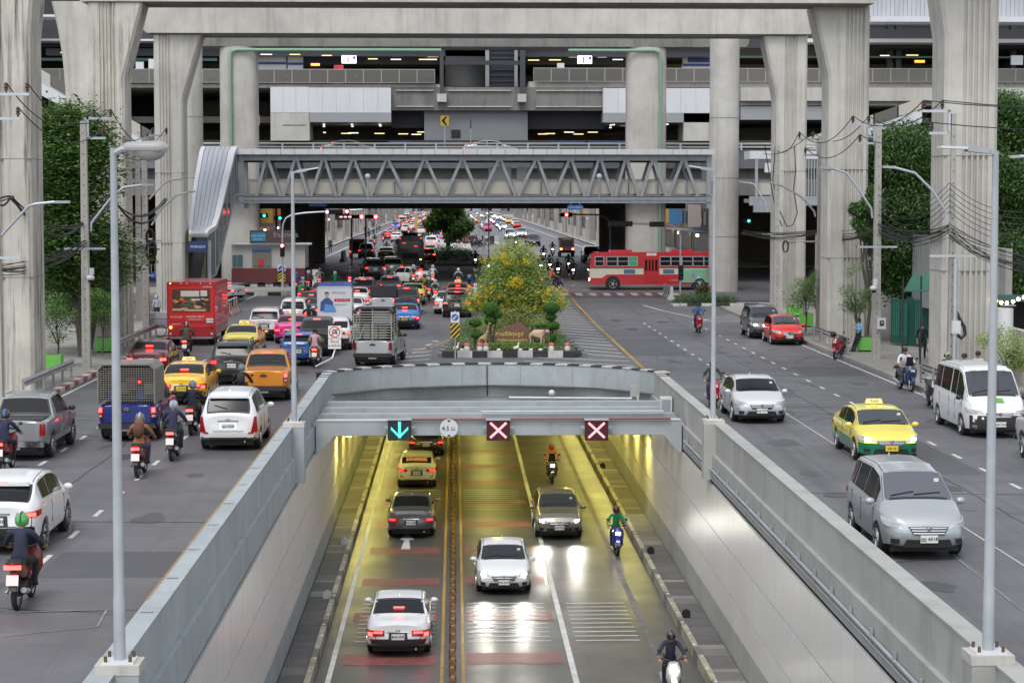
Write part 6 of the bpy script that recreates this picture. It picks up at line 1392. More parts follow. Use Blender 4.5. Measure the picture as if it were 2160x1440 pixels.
# ---------------- red delivery truck
def box_truck():
    p = G(404, 729); t = thing('box_truck', 'red box truck with a food picture on its back doors', 'truck', (p.x, p.y, 0), 0, 'vehicles on the road')
    rd = paint('truck red', (.62, .02, .022)); L, W2 = 6.0, 1.22
    MB().b2(-W2, W2, 0, L, .95, 3.25).build('cargo_box', rd, t)
    MB().b2(-W2-.02, W2+.02, -.03, 0, 3.12, 3.28).b2(-W2-.02, -W2+.08, -.03, 0, .9, 3.12).b2(W2-.08, W2+.02, -.03, 0, .9, 3.12).b2(-W2+.08, W2-.08, -.03, 0, 1.20, 1.28).build('rear_frame', paint('truck frame', (.42, .015, .02)), t)
    MB().b2(-W2, W2, .15, L, .55, .93).b2(-W2+.02, W2-.02, -.02, .1, .42, .93).build('skirt', paint('truck skirt', (.38, .012, .018)), t)
    MB().b2(-1.1, 1.1, -.05, .0, .36, .46).build('bumper', chrome, t)
    pc = MB().b2(-.95, .98, -.045, -.03, 1.78, 2.92).build('picture_panel', mat('food photo brown', (.10, .055, .035), .4, var=.6, scale=6), t)
    random.seed(3)
    cs = [mat('print %d' % i, c, .5) for i, c in enumerate(((.55, .05, .03), (.6, .22, .05), (.5, .38, .22), (.05, .16, .05), (.62, .55, .50), (.02, .02, .02)))]
    for i in range(26):
        x, z = random.uniform(-.85, .85), random.uniform(1.88, 2.42); MB().lathe([(0, -.004), (random.uniform(.05, .13), -.004), (.02, 0)], 10, axis='Y', sc_=(1.5, .6)).build('picture_shape', cs[i % 6], pc, loc=(x, -.047-.0006*i, z))
    for x0, z0, w_, h_, c in ((-.05, 2.68, .95, .3, 4), (.66, 2.7, .34, .3, 4), (-.7, 1.86, .5, .12, 2), (.2, 1.83, 1.1, .1, 2)): MB().box(x0, -.048, z0, w_, .004, h_).build('picture_shape', cs[c], pc)
    wl_ = mat('white print', (.7, .68, .66), .5)
    text('ของอร่อย 80 ปี', .15, wl_, t, (.2, -.045, 1.5)); text('ส่งถึงบ้านทุกวัน', .11, wl_, t, (.2, -.045, 1.36)); text('02 615 5555', .12, wl_, t, (-.75, -.045, 1.48)); text('55015017', .12, wl_, t, (-.75, -.045, 1.12)); text('ร้านสีแดง', .12, wl_, t, (.85, -.045, 3.03))
    pp = MB().box(.95, -.05, 1.3, .36, .02, .22).build('number_plate', plate_w, t); text('51-7062', .11, black, pp, (.95, -.07, 1.3))
    for sd in (-1, 1):
        MB().lathe([(0, 0), (.07, 0), (.07, .03), (0, .03)], 12, (sd*1.05, -.07, .95), 'Y').build('taillight', amber if sd < 0 else lens_r, t); MB().lathe([(0, 0), (.06, 0), (.06, .03), (0, .03)], 12, (sd*1.05, -.07, .62), 'Y').build('reverse_light', lens_c, t)
    for x in (-1.05, -.5, -.2, .5, 1.0): MB().box(x, -.04, 3.2, .07, .03, .04).build('marker_light', amber if abs(x) > 1 else plate_w, t)
    MB().b2(-1.0, 1.0, L+.15, L+1.9, .6, 2.3).build('cab', rd, t, smooth=0); MB().b2(-.9, .9, L+1.88, L+1.92, 1.4, 2.15).build('windscreen', glass_m, t)
    for sd in (-1, 1):
        MB().bar((sd*1.0, L+1.6, 1.9), (sd*1.3, L+1.6, 1.9), .04).box(sd*1.32, L+1.6, 1.85, .08, .16, .4).build('mirror', plastic, t)
        MB().lathe([(.45, -.003), (.55, -.003), (.55, .003), (.45, .003)], 20, axis='X', c=(sd*(W2+.006), 2.2, 2.1)).build('side_emblem', mat('dark print', (.2, .01, .02), .5), t)
    add_wheels(t, [1.1, L+.9], 2.2, .42, .3)
box_truck()
# ---------------- small billboard truck
p = G(706, 712); t = thing('billboard_truck', 'small truck with a white advertising board showing a person in blue', 'truck', (p.x, p.y, 0), 0, 'vehicles on the road')
wb_ = paint('board white', (.66, .70, .74)); MB().b2(-.92, .92, 0, 2.6, .9, 2.75).build('board_box', wb_, t); MB().b2(-.95, -.9, -.02, 0, .9, 2.78).b2(.9, .95, -.02, 0, .9, 2.78).b2(-.95, .95, -.02, 0, 2.73, 2.8).build('board_frame', cladw, t)
MB().b2(-.85, .95, .1, 2.4, 2.78, 2.95).build('blue_top', paint('drum blue', (.03, .12, .45)), t)
text('SPRI SALE', .17, cladg, t, (.22, -.012, 2.45)); MB().box(.42, -.012, 2.05, .86, .006, .16).build('red_strip', red_s, t); text('02 712 7272', .13, cladw, t, (.42, -.02, 2.05)); text('ส่งด่วนทั่วไทย', .12, cladg, t, (.35, -.012, 1.8))
pm_ = MB(); pm_.ball((-.42, -.02, 2.33), .12, 10, 6, sq=(.85, .12, 1.1)); pm_.build('printed_face', mat('print skin', (.55, .36, .27), .6), t); MB().ball((-.42, -.018, 2.42), .13, 10, 5, sq=(.95, .1, .6)).build('printed_hair', black, t)
MB().prism([(-.78, 1.45), (-.75, 1.95), (-.5, 2.17), (-.3, 2.17), (-.08, 1.95), (-.05, 1.45)], -.015, -.004).build('printed_shirt', mat('print navy', (.05, .10, .28), .6), t); MB().prism([(-.6, 1.4), (-.5, 1.85), (0, 1.72), (.1, 1.4)], -.022, -.016).build('printed_basket', mat('print sky', (.12, .32, .65), .6), t)
MB().b2(-.85, .85, .1, 3.6, .45, .9).build('chassis', plastic, t); MB().b2(-.8, .8, 2.7, 4.2, .6, 1.9).build('cab', wb_, t); add_wheels(t, [.7, 3.5], 1.7, .3)
# ---------------- red and cream city bus, side on
def city_bus():
    p = G(1243, 612); t = thing('city_bus', 'red and cream city bus crossing the junction to the left', 'bus', (p.x+5.75, p.y+1.2, zg(p.y)), 0, 'vehicles on the road'); t.scale = (.955, 1, 1)
    rd, cr = paint('bus red', (.50, .02, .03)), paint('bus cream', (.62, .58, .46)); L2 = 6.0; y0 = -1.25
    prof = [(-L2, .55), (-L2+.15, .42), (L2, .42), (L2, 2.7), (L2-.2, 2.95), (-L2+.5, 2.95), (-L2+.12, 2.72), (-L2+.02, 1.9)]
    MB().prism(prof, -1.22, 1.22).build('body', rd, t)
    for sd in (-1,):
        y = sd*1.225
        MB().prism([(-L2+.0, .95), (-L2+1.0, .95), (-L2+1.4, 1.22), (-1.6, 1.22), (-1.6, 1.68), (-L2+.02, 1.68)], y-.012, y+.005).build('cream_band', cr, t)
        MB().prism([(-.3, 1.22), (4.6, 1.22), (4.6, 1.68), (-.3, 1.68)], y-.012, y+.005).build('cream_band', cr, t)
        MB().b2(-L2+.1, -1.6, y-.015, y, 1.69, 1.76).b2(-.3, L2-.1, y-.015, y, 1.69, 1.76).build('green_line', mat('bus green', (.03, .18, .06), .5), t)
    wm_ = [(-5.55, -4.85), (-4.6, -3.75), (-3.7, -2.85), (-2.8, -2.1), (-.25, .6), (.65, 1.5), (1.55, 2.4), (2.45, 3.3), (3.35, 4.2), (4.25, 5.1), (5.15, 5.8)]
    for i, (a, b) in enumerate(wm_):
        f = MB().b2(a, b, -1.235, -1.215, 1.9, 2.6).build('window', glass_m if i != 3 else mat('green blind', (.05, .35, .16), .5), t)
        MB().b2(a-.03, a+.02, -1.25, -1.22, 1.87, 2.63).b2(b-.02, b+.03, -1.25, -1.22, 1.87, 2.63).b2(a, b, -1.25, -1.22, 2.23, 2.27).b2(a, b, -1.25, -1.22, 2.58, 2.63).b2(a, b, -1.25, -1.22, 1.87, 1.91).build('frame', galv, f)
    d = MB().b2(-1.55, -.4, -1.24, -1.22, .6, 2.5).build('door', paint('bus door', (.45, .015, .02)), t)
    for a, b in ((-1.48, -1.3), (-1.18, -1.03), (-.92, -.77), (-.65, -.47)): MB().b2(a, b, -1.25, -1.238, 1.5, 2.35).build('door_pane', glass_m, d)
    MB().b2(-1.35, -.55, -1.25, -1.22, 2.68, 2.88).build('route_board', plate_w, t); text('ปอ 107', .14, red_s, t, (-.95, -1.26, 2.78))
    for a in (-3.2, .0): MB().b2(a, a+.9, -1.25, -1.235, 1.28, 1.62).build('blue_notice', mat('bus blue notice', (.06, .14, .26), .5), t)
    text('3-40326', .2, mat('bus pale text', (.6, .4, .35), .5), t, (.9, -1.25, .75))
    f = MB().b2(1.5, 5.9, -1.252, -1.237, .6, 1.62).build('advert', mat('mint print', (.18, .45, .32), .5, var=.2, scale=1.5), t)
    for i in range(8): MB().lathe([(0, -.003), (.12+.03*(i % 3), -.003), (.02, 0)], 6, axis='Y').build('advert_shape', [cs_ for cs_ in (mat('advert a', (.6, .3, .05), .5), mat('advert b', (.5, .1, .3), .5), mat('advert c', (.6, .6, .6), .5))][i % 3], f, loc=(2.0+i*.45, -1.253, .9+.25*(i % 2)))
    for x in (-3.4, 1.6): MB().b2(x-.9, x+.9, -.7, .7, 2.95, 3.12).build('roof_vent', rd, t)
    MB().b2(-L2-.02, -L2+.06, -1.1, 1.1, 1.5, 2.5).build('windscreen', glass_m, t); MB().b2(-L2-.03, -L2+.1, -1.0, -.8, .75, .9).build('headlight', headl, t)
    for x in (-4.1, 3.0):
        MB().tube([(x, -1.228, .5), (x, -1.1, .5)], .62, 22).build('wheel_arch', black, t)
    add_wheels(t, [], 2, .48)
    ty, rm = wheel_mesh(.48, .3)
    for x in (-4.1, 3.0):
        for sd in (-1, 1):
            e = ob('wheel', MB().lathe([(0, -.1), (.3, -.1), (.3, .1), (0, .1)], 12, axis='X').mesh('wheel', plastic), t, (x, sd*1.12, .48), R(90)); ob('tyre', ty, e); ob('rim', rm, e, (-.13, 0, 0), R(180) if sd < 0 else 0)
city_bus()
# ---------------- dark bus seen from behind
p = G(866, 566); t = thing('city_bus', 'dark blue grey bus seen from behind beyond the junction', 'bus', (p.x, p.y, zg(p.y)), 0, 'vehicles on the road')
db = paint('bus dark', (.03, .045, .06)); MB().prism([(-1.25, .35), (1.25, .35), (1.27, 2.4), (1.12, 2.95), (.9, 3.08), (-.9, 3.08), (-1.12, 2.95), (-1.27, 2.4)], 0, 11).build('body', db, t)
MB().b2(-1.0, .95, -.02, 0, 1.85, 2.6).build('rear_window', mat('bus window', (.05, .02, .025), .15, spec=.8), t); MB().b2(-.75, .65, .3, 3, 3.08, 3.35).build('air_conditioner', black, t)
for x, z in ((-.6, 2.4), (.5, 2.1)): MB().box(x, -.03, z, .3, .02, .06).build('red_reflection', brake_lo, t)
MB().box(0, -.03, 1.2, 1.5, .03, .5).build('engine_grille', plastic, t)
for sd in (-1, 1): MB().box(sd*.95, -.03, .85, .14, .04, .1).build('taillight', brake if sd < 0 else amber, t); MB().box(sd*1.0, -.02, 2.86, .1, .04, .06).build('marker_light', brake, t)
MB().box(-.1, -.04, .62, .7, .03, .12).build('number_plate', plate_y, t); add_wheels(t, [2.5, 8.5], 2.4, .48, .3)
# ---------------- songthaews
def songthaew(px, py, pm, label, front, lit):
    p = G(px, py); t = thing('minibus_truck', label, 'minibus', (p.x, p.y, zg(p.y)), R(180) if front else 0, 'vehicles on the road')
    if front: t.location.y += 4.4
    MB().b2(-.85, .85, 0, 2.6, .5, 2.05).build('passenger_body', pm, t); MB().b2(-.9, .9, -.05, 2.7, 2.05, 2.15).build('roof', pm, t)
    MB().b2(-.62, .62, -.03, 0, .95, 1.85).build('rear_opening', black, t)
    MB().prism([(2.6, .5), (4.4, .5), (4.4, 1.05), (3.9, 1.2), (3.5, 1.9), (2.6, 1.95)], -.85, .85, 'YZ').build('cab', pm, t)
    MB().add([(-.72, 3.92, 1.23), (.72, 3.92, 1.23), (.66, 3.54, 1.86), (-.66, 3.54, 1.86), (-.72, 3.85, 1.2), (.72, 3.85, 1.2), (.66, 3.48, 1.83), (-.66, 3.48, 1.83)], [(0, 1, 2, 3), (4, 7, 6, 5), (0, 4, 5, 1), (3, 2, 6, 7), (0, 3, 7, 4), (1, 5, 6, 2)]).build('windscreen', glass_l, t)
    for sd in (-1, 1):
        MB().box(sd*.66, 4.42, .9, .22, .06, .16).build('headlight', lit, t); MB().box(sd*.7, -.04, .75, .16, .05, .14).build('taillight', brake, t)
    MB().b2(-.4, .4, 4.39, 4.43, .78, 1.0).build('grille', chrome, t); MB().b2(-.9, .9, 4.38, 4.5, .45, .62).build('bumper', plastic, t); MB().b2(-.6, .6, 3.2, 3.4, 1.95, 2.2).build('route_board', plate_w, t)
    add_wheels(t, [.8, 3.6], 1.7, .32)
songthaew(753, 545, paint('dark red', (.22, .015, .02)), 'small dark red passenger truck beyond the junction on the left', False, lens_c)
songthaew(1196, 542, paint('magenta', (.30, .015, .10)), 'magenta passenger truck with amber lamps waiting left of the red bus', True, amber)
# ---------------- distant queue, too small to show more than body, glass and lamps
ORD = 'first second third fourth fifth sixth seventh eighth ninth tenth eleventh twelfth thirteenth fourteenth fifteenth sixteenth seventeenth eighteenth nineteenth twentieth twenty-first twenty-second twenty-third twenty-fourth twenty-fifth twenty-sixth twenty-seventh twenty-eighth twenty-ninth thirtieth'.split(); fr2 = random.Random(5); lt_ = MB().box(-.62, 0, 0, .34, .06, .14).box(.62, 0, 0, .34, .06, .14); lt_r = lt_.mesh('tail_lamps', brake); lt_h = lt_.mesh('head_lamps', headl)
gls = {k: (lambda B, s: (B.pane_top(*s['rg'], -.86, .86), B.pane_top(*s['wg'])))(Body(SPEC[k]['L'], SPEC[k]['W'], SPEC[k]['H'], SPEC[k]['top'], SPEC[k]['belt'], SPEC[k].get('zs', .22), r=SPEC[k]['r'], wy=SPEC[k]['wy']), SPEC[k]) for k in ('sedan', 'suv')}
gls = {k: (v[0].mesh('rear_window', glass_m), v[1].mesh('windscreen', glass_l)) for k, v in gls.items()}
for X, front, y0, y1, stp, lane in ((-12.6, 0, 440, 860, 24, 'left lane of the far outgoing road'), (-9.4, 0, 400, 860, 19, 'middle lane of the far outgoing road'), (-6.3, 0, 380, 860, 17, 'right lane of the far outgoing road'), (-2.9, 0, 275, 520, 17, 'slip lane beside the far median'), (6.4, 1, 420, 900, 24, 'inner lane of the far oncoming road'), (10.2, 1, 440, 900, 30, 'middle lane of the far oncoming road'), (14.2, 1, 470, 900, 38, 'kerb lane of the far oncoming road')):
    y = y0; n_ = 0
    while y < y1:
        cn = fr2.choice(('white', 'silver', 'black', 'grey', 'red', 'pearl', 'white', 'yellow', 'pink', 'lblue', 'maroon')); n_ += 1
        k = fr2.choice(('sedan', 'suv')); t = thing('distant_car', 'distant %s car, %s from the junction in the %s' % ({'pearl': 'cream', 'lblue': 'blue'}.get(cn, cn), ORD[min(n_, 30)-1], lane), 'car', (X+fr2.uniform(-.3, .3), y, zg(y) if X > -3 or X < -3.5 else zg(y)+.1), R(180) if front else 0, 'distant cars, '+lane)
        b = ob('body', PROTO[k], t); b.material_slots[0].link = 'OBJECT'; b.material_slots[0].material = paints[cn]
        ob('rear_window', gls[k][0], t); ob('windscreen', gls[k][1], t); L_2 = SPEC[k]['L']/2
        if not front or fr2.random() < .4: ob('lamps', lt_h if front else lt_r, t, (0, (L_2+.12) if front else -L_2-.08, .75 if front else .92))
        for w_y in (-1.35, 1.35): MB().b2(-.86, .86, w_y-.3, w_y+.3, 0, .35).build('wheels', rubber, t)
        y += stp*fr2.uniform(.6, 1.5)
# ---------------- people on foot
gnd = lambda px, py: (lambda p: (p.x, p.y, .15))(G(px, py, .15))
person(gnd(1945, 757), R(178), 'walk', (.012, .014, .03), (.01, .01, .012), 'woman in black blouse and wide trousers walking past the green gate', 'long', grp='people on foot')
MB().ball((0, 0, 0), .16, 8, 6, sq=(.5, .9, 1.6)).build('carrier_bag', mat('white plastic bag', (.55, .55, .52), .5), loc=(gnd(1957, 757)[0], gnd(1957, 757)[1], .70), smooth=60); tag(bpy.data.objects['carrier_bag'], 'white carrier bag held by the woman in black', 'bag')
person(gnd(1812, 742), R(115), 'lean', (.16, .36, .56), (.01, .01, .012), 'man in light blue shirt leaning on the green planter by the pier', 'long', grp='people on foot')
for px, py, hd, sh, lb, hc in ((1998, 838, 'helmet', blk, 'man in black with patterned helmet behind the white minibus', (.25, .3, .2)), (2033, 842, 'hair', (.25, .05, .05), 'woman with reddish hair behind the white minibus roof', None), (2062, 836, 'hair', (.5, .55, .5), 'person with black hair holding a phone behind the white minibus', None)):
    person(gnd(px, py), R(150), 'stand', sh, blk, lb, hd, hc or (0, 0, 0), grp='people on foot')
person(gnd(331, 682), R(30), 'stand', (.35, .38, .42), nav, 'street vendor in a patterned head scarf beside the food cart', 'helmet', (.3, .4, .4), grp='people on foot')
p = G(697, 535); person((p.x, p.y, zg(p.y)+.15), R(20), 'stand', (.03, .035, .05), (.05, .05, .06), 'passer by in black with white cap on the far left pavement', 'helmet', (.6, .6, .6), grp='people on foot')
for i, (px, py) in enumerate(((778, 505), (788, 498), (795, 494), (775, 480), (787, 482), (800, 488), (770, 500))):
    p = G(px, py); person((p.x, p.y, zg(p.y)+.15), R(40*i), 'stand', [(.1, .1, .12), (.4, .4, .4), (.15, .05, .05), (.05, .1, .2)][i % 4], blk, ['first', 'second', 'third', 'fourth', 'fifth', 'sixth', 'seventh'][i]+' figure of the distant crowd on the far left pavement', 'hair', grp='distant people on the far left pavement')
# ================================================================ TREES AND PLANTS
leafc = {}
def leaf_mat(name, c, c2):
    if name in leafc: return leafc[name]
    m = bpy.data.materials.new(name); m.use_nodes = True; t = m.node_tree; p = t.nodes['Principled BSDF']; p.inputs['Roughness'].default_value = .55
    g_ = t.nodes.new('ShaderNodeNewGeometry'); r_ = t.nodes.new('ShaderNodeValToRGB'); r_.color_ramp.elements[0].color = (*c, 1); r_.color_ramp.elements[1].color = (*c2, 1)
    t.links.new(g_.outputs['Random Per Island'], r_.inputs[0]); t.links.new(r_.outputs[0], p.inputs['Base Color'])
    tr_ = t.nodes.new('ShaderNodeBsdfTranslucent'); t.links.new(r_.outputs[0], tr_.inputs[0]); mx = t.nodes.new('ShaderNodeMixShader'); mx.inputs[0].default_value = .3
    t.links.new(p.outputs[0], mx.inputs[1]); t.links.new(tr_.outputs[0], mx.inputs[2]); t.links.new(mx.outputs[0], t.nodes['Material Output'].inputs[0])
    leafc[name] = m; return m
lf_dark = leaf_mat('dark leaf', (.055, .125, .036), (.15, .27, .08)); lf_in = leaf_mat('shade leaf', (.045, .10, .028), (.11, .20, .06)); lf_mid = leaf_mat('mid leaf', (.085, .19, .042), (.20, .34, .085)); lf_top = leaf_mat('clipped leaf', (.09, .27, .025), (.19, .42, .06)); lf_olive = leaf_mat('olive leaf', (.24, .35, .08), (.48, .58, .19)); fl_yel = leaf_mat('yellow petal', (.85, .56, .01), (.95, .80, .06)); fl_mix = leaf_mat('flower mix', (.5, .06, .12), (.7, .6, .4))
bark = mat('bark', (.09, .075, .06), .9, var=.3, scale=4, bump=.4)
def leaves(blobs, n, size, rnd, long=2.0, droop=.35, surf=.55, jit=.35):
    vs = []; fs = []; tot = sum(b[3]*b[4]*b[5] for b in blobs)**1.0
    for (cx, cy, cz, rx, ry, rz_) in blobs:
        k = int(n*rx*ry*rz_/tot)
        for _ in range(k):
            while True:
                x, y, z = rnd.uniform(-1, 1), rnd.uniform(-1, 1), rnd.uniform(-1, 1); d = math.sqrt(x*x+y*y+z*z)
                if d < 1 and rnd.random() < (d**2 if d > surf else .12): break
            jj = rnd.uniform(.7, 1+jit*(1.8 if rnd.random() < .2 else 1)); p = Vector((cx+x*rx*jj, cy+y*ry*jj, cz+z*rz_*jj)); s_ = size*rnd.uniform(.6, 1.3)
            a = rnd.uniform(0, 6.28); u = Vector((math.cos(a), math.sin(a), -droop+rnd.uniform(-.4, .5))).normalized(); v = u.cross(Vector((rnd.uniform(-.5, .5), rnd.uniform(-.5, .5), 1))).normalized()
            b = len(vs); vs += [p-u*s_*.5*long*.5, p+v*s_*.28, p+u*s_*.5*long*.5, p-v*s_*.28]; fs.append((b, b+1, b+2, b+3))
    return vs, fs
def leafmesh(name, m, blobs, n, size, seed=1, **k):
    r_ = random.Random(seed); vs, fs = leaves(blobs, n, size, r_, **k); me = bpy.data.meshes.new(name); me.from_pydata(vs, [], fs); me.materials.append(m); return me
def tree(loc, label, blobs, n, size, m, trunk, tr_=.2, seed=1, grp='street trees', name='tree', **k):
    t = thing(name, label, 'tree', loc, 0, grp)
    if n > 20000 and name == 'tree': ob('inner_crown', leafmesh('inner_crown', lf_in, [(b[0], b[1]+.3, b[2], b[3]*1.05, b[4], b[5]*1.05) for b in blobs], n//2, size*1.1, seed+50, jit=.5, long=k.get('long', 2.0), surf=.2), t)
    ob('crown', leafmesh('crown', m, blobs, n, size, seed, **k), t)
    mb = MB(); top = trunk[-1]; mb.tube(trunk, [tr_*(1-.5*i/(len(trunk)-1)) for i in range(len(trunk))], 8)
    r_ = random.Random(seed)
    for b in blobs[:14]:
        a = Vector(trunk[min(len(trunk)-1, 1+r_.randrange(len(trunk)-1))]); e = Vector(b[:3]); mid = a.lerp(e, .5)+Vector((0, 0, .2)); mb.tube([a, mid, e], [tr_*.4, tr_*.25, tr_*.1], 6)
    mb.build('trunk', bark, t, smooth=50); return t
def cluster(cx, cz, rx, rz_, n, r0, r1, seed, ry=None):
    r_ = random.Random(seed); out = []
    for i in range(n):
        a = r_.uniform(0, 6.28); d = math.sqrt(r_.random()); h = r_.uniform(-1, 1); w_ = math.sqrt(max(0, 1-h*h)); r = r_.uniform(r0, r1)
        out.append((cx+math.cos(a)*d*w_*rx, math.sin(a)*d*w_*(ry or rx), cz+h*rz_, r, r, r*.8))
    return out
# left big tree behind the first pier: px 90..330, py 205..620
Y = 100.0; b = at(190, 640, Y)
def big(px0, px1, py0, py1, Y, zb=.15):
    a, c = at(px0, py0, Y), at(px1, py1, Y); return (a.x+c.x)/2, (a.z+c.z)/2-zb, abs(c.x-a.x)/2, abs(a.z-c.z)/2
cx, cz, rx, rz_ = big(62, 212, 268, 590, 98)
bl = cluster(0, cz, rx*1.0, rz_, 40, 1.0, 1.7, 4)+[(1.6, 0, cz-1.6, 1.5, 1.2, .8), (2.6, .5, cz-2.4, 1.2, 1, .7), (1.2, 1, cz-3.6, 1.6, 1, .9)]
tree((cx, 98, .15), 'large dense tree between the two nearest piers on the left', bl, 42000, .22, lf_mid, [(0.8, 0, 0), (.6, 0, 2), (-.1, 0, 3.6), (.2, 0, 5.5)], .28, 2, droop=.2)
tree((at(185, 500, 103).x, 103, .15), 'darker small tree behind the left utility pole', cluster(0, 3.4, 2.3, 1.9, 24, .7, 1.1, 9), 19000, .16, lf_dark, [(0, 0, 0), (.3, 0, 1.6), (-.2, 0, 3), (0, 0, 4.5)], .16, 5)
def small_tree(px, py, Y, h, rw, label, m=lf_mid, seed=1, planter=True, n=3500, shape=1.0):
    p = at(px, py, Y); x = p.x; t = tree((x, Y, .15), label, cluster(0, h*.72, rw, h*.28*shape, 12, rw*.3, rw*.5, seed), n, .10, m, [(0, 0, .2), (.05, 0, h*.3), (-.03, 0, h*.55)], .05, seed, grp='small planted trees', name='small_tree'); return t
gp = mat('lime green planter', (.16, .52, .09), .6, var=.1, scale=3)
def planter(px, py, w_, h, label, Y=None):
    p = G(px, py, .15); o = MB(); t = thing('planter', label, 'planter', (p.x, p.y+w_/2, .15), 0, 'green street planters')
    o.b2(-w_/2, w_/2, -w_/2, w_/2, .08, h).build('tub', gp, t); MB().b2(-w_/2+.06, w_/2-.06, -w_/2+.06, w_/2-.06, h, h+.01).build('soil', soil, t); MB().b2(-w_/2+.1, w_/2-.1, -w_/2+.1, w_/2-.1, 0, .08).build('base', bark, t); return p
for px, py, w_, h, lb in ((219, 744, .85, .72, 'green planter between the left utility pole and the second pier'), (111, 783, .7, .7, 'green planter behind the left guard rail by the nearest pier'), (1829, 742, .78, .7, 'green planter the man in blue leans on'), (1748, 694, .62, .74, 'green planter beside the red hatchback, nearest the guard rail'), (1703, 690, .7, .8, 'green planter right behind the red hatchback'), (1677, 668, .8, .7, 'green planter furthest back on the right pavement')): planter(px, py, w_, h, lb)
small_tree(121, 700, 92, 3.0, 1.0, 'bushy young tree in the nearest left planter', seed=3); small_tree(215, 680, 96, 3.2, .85, 'slim young tree in the second left planter', seed=6)
small_tree(1806, 640, 101, 4.1, .85, 'leaning young tree above the man in blue', seed=8, m=lf_mid); small_tree(1700, 620, 112, 3.4, 1.25, 'leafy young tree in the planter beside the red hatchback', seed=9); small_tree(1723, 620, 116, 3.4, 1.0, 'young tree just behind the leafy one by the red hatchback', seed=10)
small_tree(2125, 740, 77, 2.6, 1.1, 'yellow green shrub tree at the right edge behind the minibus', seed=12, m=lf_olive, n=5000)
for (a, b_, c, d, Y, lb, sd, n) in ((1815, 1992, 300, 600, 108, 'big dark mango tree between the two nearest right piers', 21, 36000), (2050, 2190, 215, 640, 100, 'big dark tree at the right edge behind the near lamp post', 22, 32000), (1800, 1858, 385, 520, 104, 'hanging leafy branches left of the right utility pole', 23, 7000)):
    cx, cz, rx, rz_ = big(a, b_, c, d, Y)
    tree((cx, Y, .15), lb, cluster(0, cz, rx*.8, rz_*.92, 34 if n > 9000 else 12, rx*.4, rx*.75, sd), n*2, .15, lf_dark, [(0, 0, 0), (.2, 0, 2), (-.2, 0, 4), (0, 0, cz)], .25 if n > 9000 else .1, sd, droop=.8, long=2.6, surf=.3)
# palm like tree of the far median
p = at(945, 500, 240); tree((p.x, 240, zg(240)), 'dark bushy palm like tree in the far median', cluster(0, 4.0, 2.6, 1.7, 18, .7, 1.1, 31)+[(0, 0, 5.6, 1.4, 1.4, .7)], 9000, .42, lf_mid, [(0, 0, 0), (0, 0, 2), (0, 0, 3.6)], .3, 31, long=3.2, droop=.8)
o = ob('median_shrubs', leafmesh('s', lf_dark, [(p.x, 228, 1.8, 2.6, 3, .8), (p.x-.8, 222, 1.5, 1.4, 3, .5), (p.x+1.0, 215, 1.6, 2, 3, .6)], 5000, .25, 33)); stuff(o, 'low dark planting at the foot of the far median tree', 'shrubs')
# ================================================================ FLOWER ISLAND
isl = thing('island_kerb', 'black and white painted kerb round the flower island', 'kerb', (0, 0, 0))
KX0, KX1, KY = -.72, 5.95, 98.9
kb = [MB().b2(-.355, .355, 0, .3, -.02, .30).mesh('kerb_block', m_) for m_ in (kerb_w, kerb_k)]
x = KX0
for i in range(9): ob('kerb_block', kb[(i+1) % 2], isl, (KX0+.45+i*.72, KY, 0))
ks = [MB().b2(0, .25, 0, 1.0, -.02, .2).mesh('kerb_block', m_) for m_ in (conc_dark, kerb_k)]
for i in range(30):
    f = i/30; ob('kerb_block', ks[i % 2], isl, (KX0-.12+min(1, i*.05)*1.2, KY+.3+i, 0)); ob('kerb_block', ks[i % 2], isl, (KX1+.1-min(1, i*.05)*.6, KY+.3+i, 0))
struct(MB().prism([(KX0+.1, KY+.25), (KX1, KY+.25), (KX1-.5, KY+30), (KX0+1.4, KY+30), (KX0+1.4, KY+20)], 0, .19, 'XY').build('island_soil', mat('planted soil', (.07, .085, .04), .95, var=.3, scale=2, bump=.4)))
# bush
def yb(px, py, Y): p = at(px, py, Y); return p
bb = [(-.5, 0, 2.9, 1.2, 1.8, 1.2), (.6, .5, 3.0, 1.2, 1.8, 1.2), (.05, .6, 4.1, 1.05, 1.5, 1.0), (-1.4, 0, 1.9, 1.1, 1.4, .6), (1.6, 0, 2.0, 1.1, 1.4, .6), (0, -.5, 2.2, 1.7, 1.6, .9), (2.3, 0, 1.75, .6, 1.0, .35), (-2.1, 0, 1.7, .6, .9, .35), (.1, 1, 1.2, 1.8, 1.5, .7)]
px_ = at(1082, 600, 111).x
t = tree((px_, 111, .2), 'tall wispy bush with yellow flowers filling the middle of the flower island', bb, 52000, .115, lf_olive, [(0, 0, 0), (.1, 0, .8), (-.1, 0, 1.6), (.1, 0, 2.6)], .09, 41, grp='island plants', name='flowering_bush', surf=.3, long=2.6)
fr_ = random.Random(5); fb_ = [(fr_.uniform(-2.5, 2.7), fr_.uniform(-2.3, -1.1), fr_.uniform(1.45, 2.8), .13, .13, .12) for _ in range(150)]+[(fr_.uniform(-1.2, 1.3), fr_.uniform(-2.2, -.8), fr_.uniform(3.9, 5.0), .13, .13, .12) for _ in range(50)]+[(-1.6, -1.3, 4.15, .3, .2, .15), (.1, -2.3, 3.0, .4, .3, .3)]
ob('flowers', leafmesh('flowers', fl_yel, fb_, 4200, .11, 44, long=1.2, surf=.1), t)
stuff(ob('undergrowth', leafmesh('u', leaf_mat('pale leaf', (.25, .30, .08), (.42, .46, .18)), [(px_+.1, 107.5, 1.0, 1.6, 1, .95), (px_-1.2, 107, .9, .7, 1, .7), (px_+1.5, 107, .9, .8, 1, .7)], 9000, .09, 45)), 'pale variegated leaves behind the brown name board', 'plants')
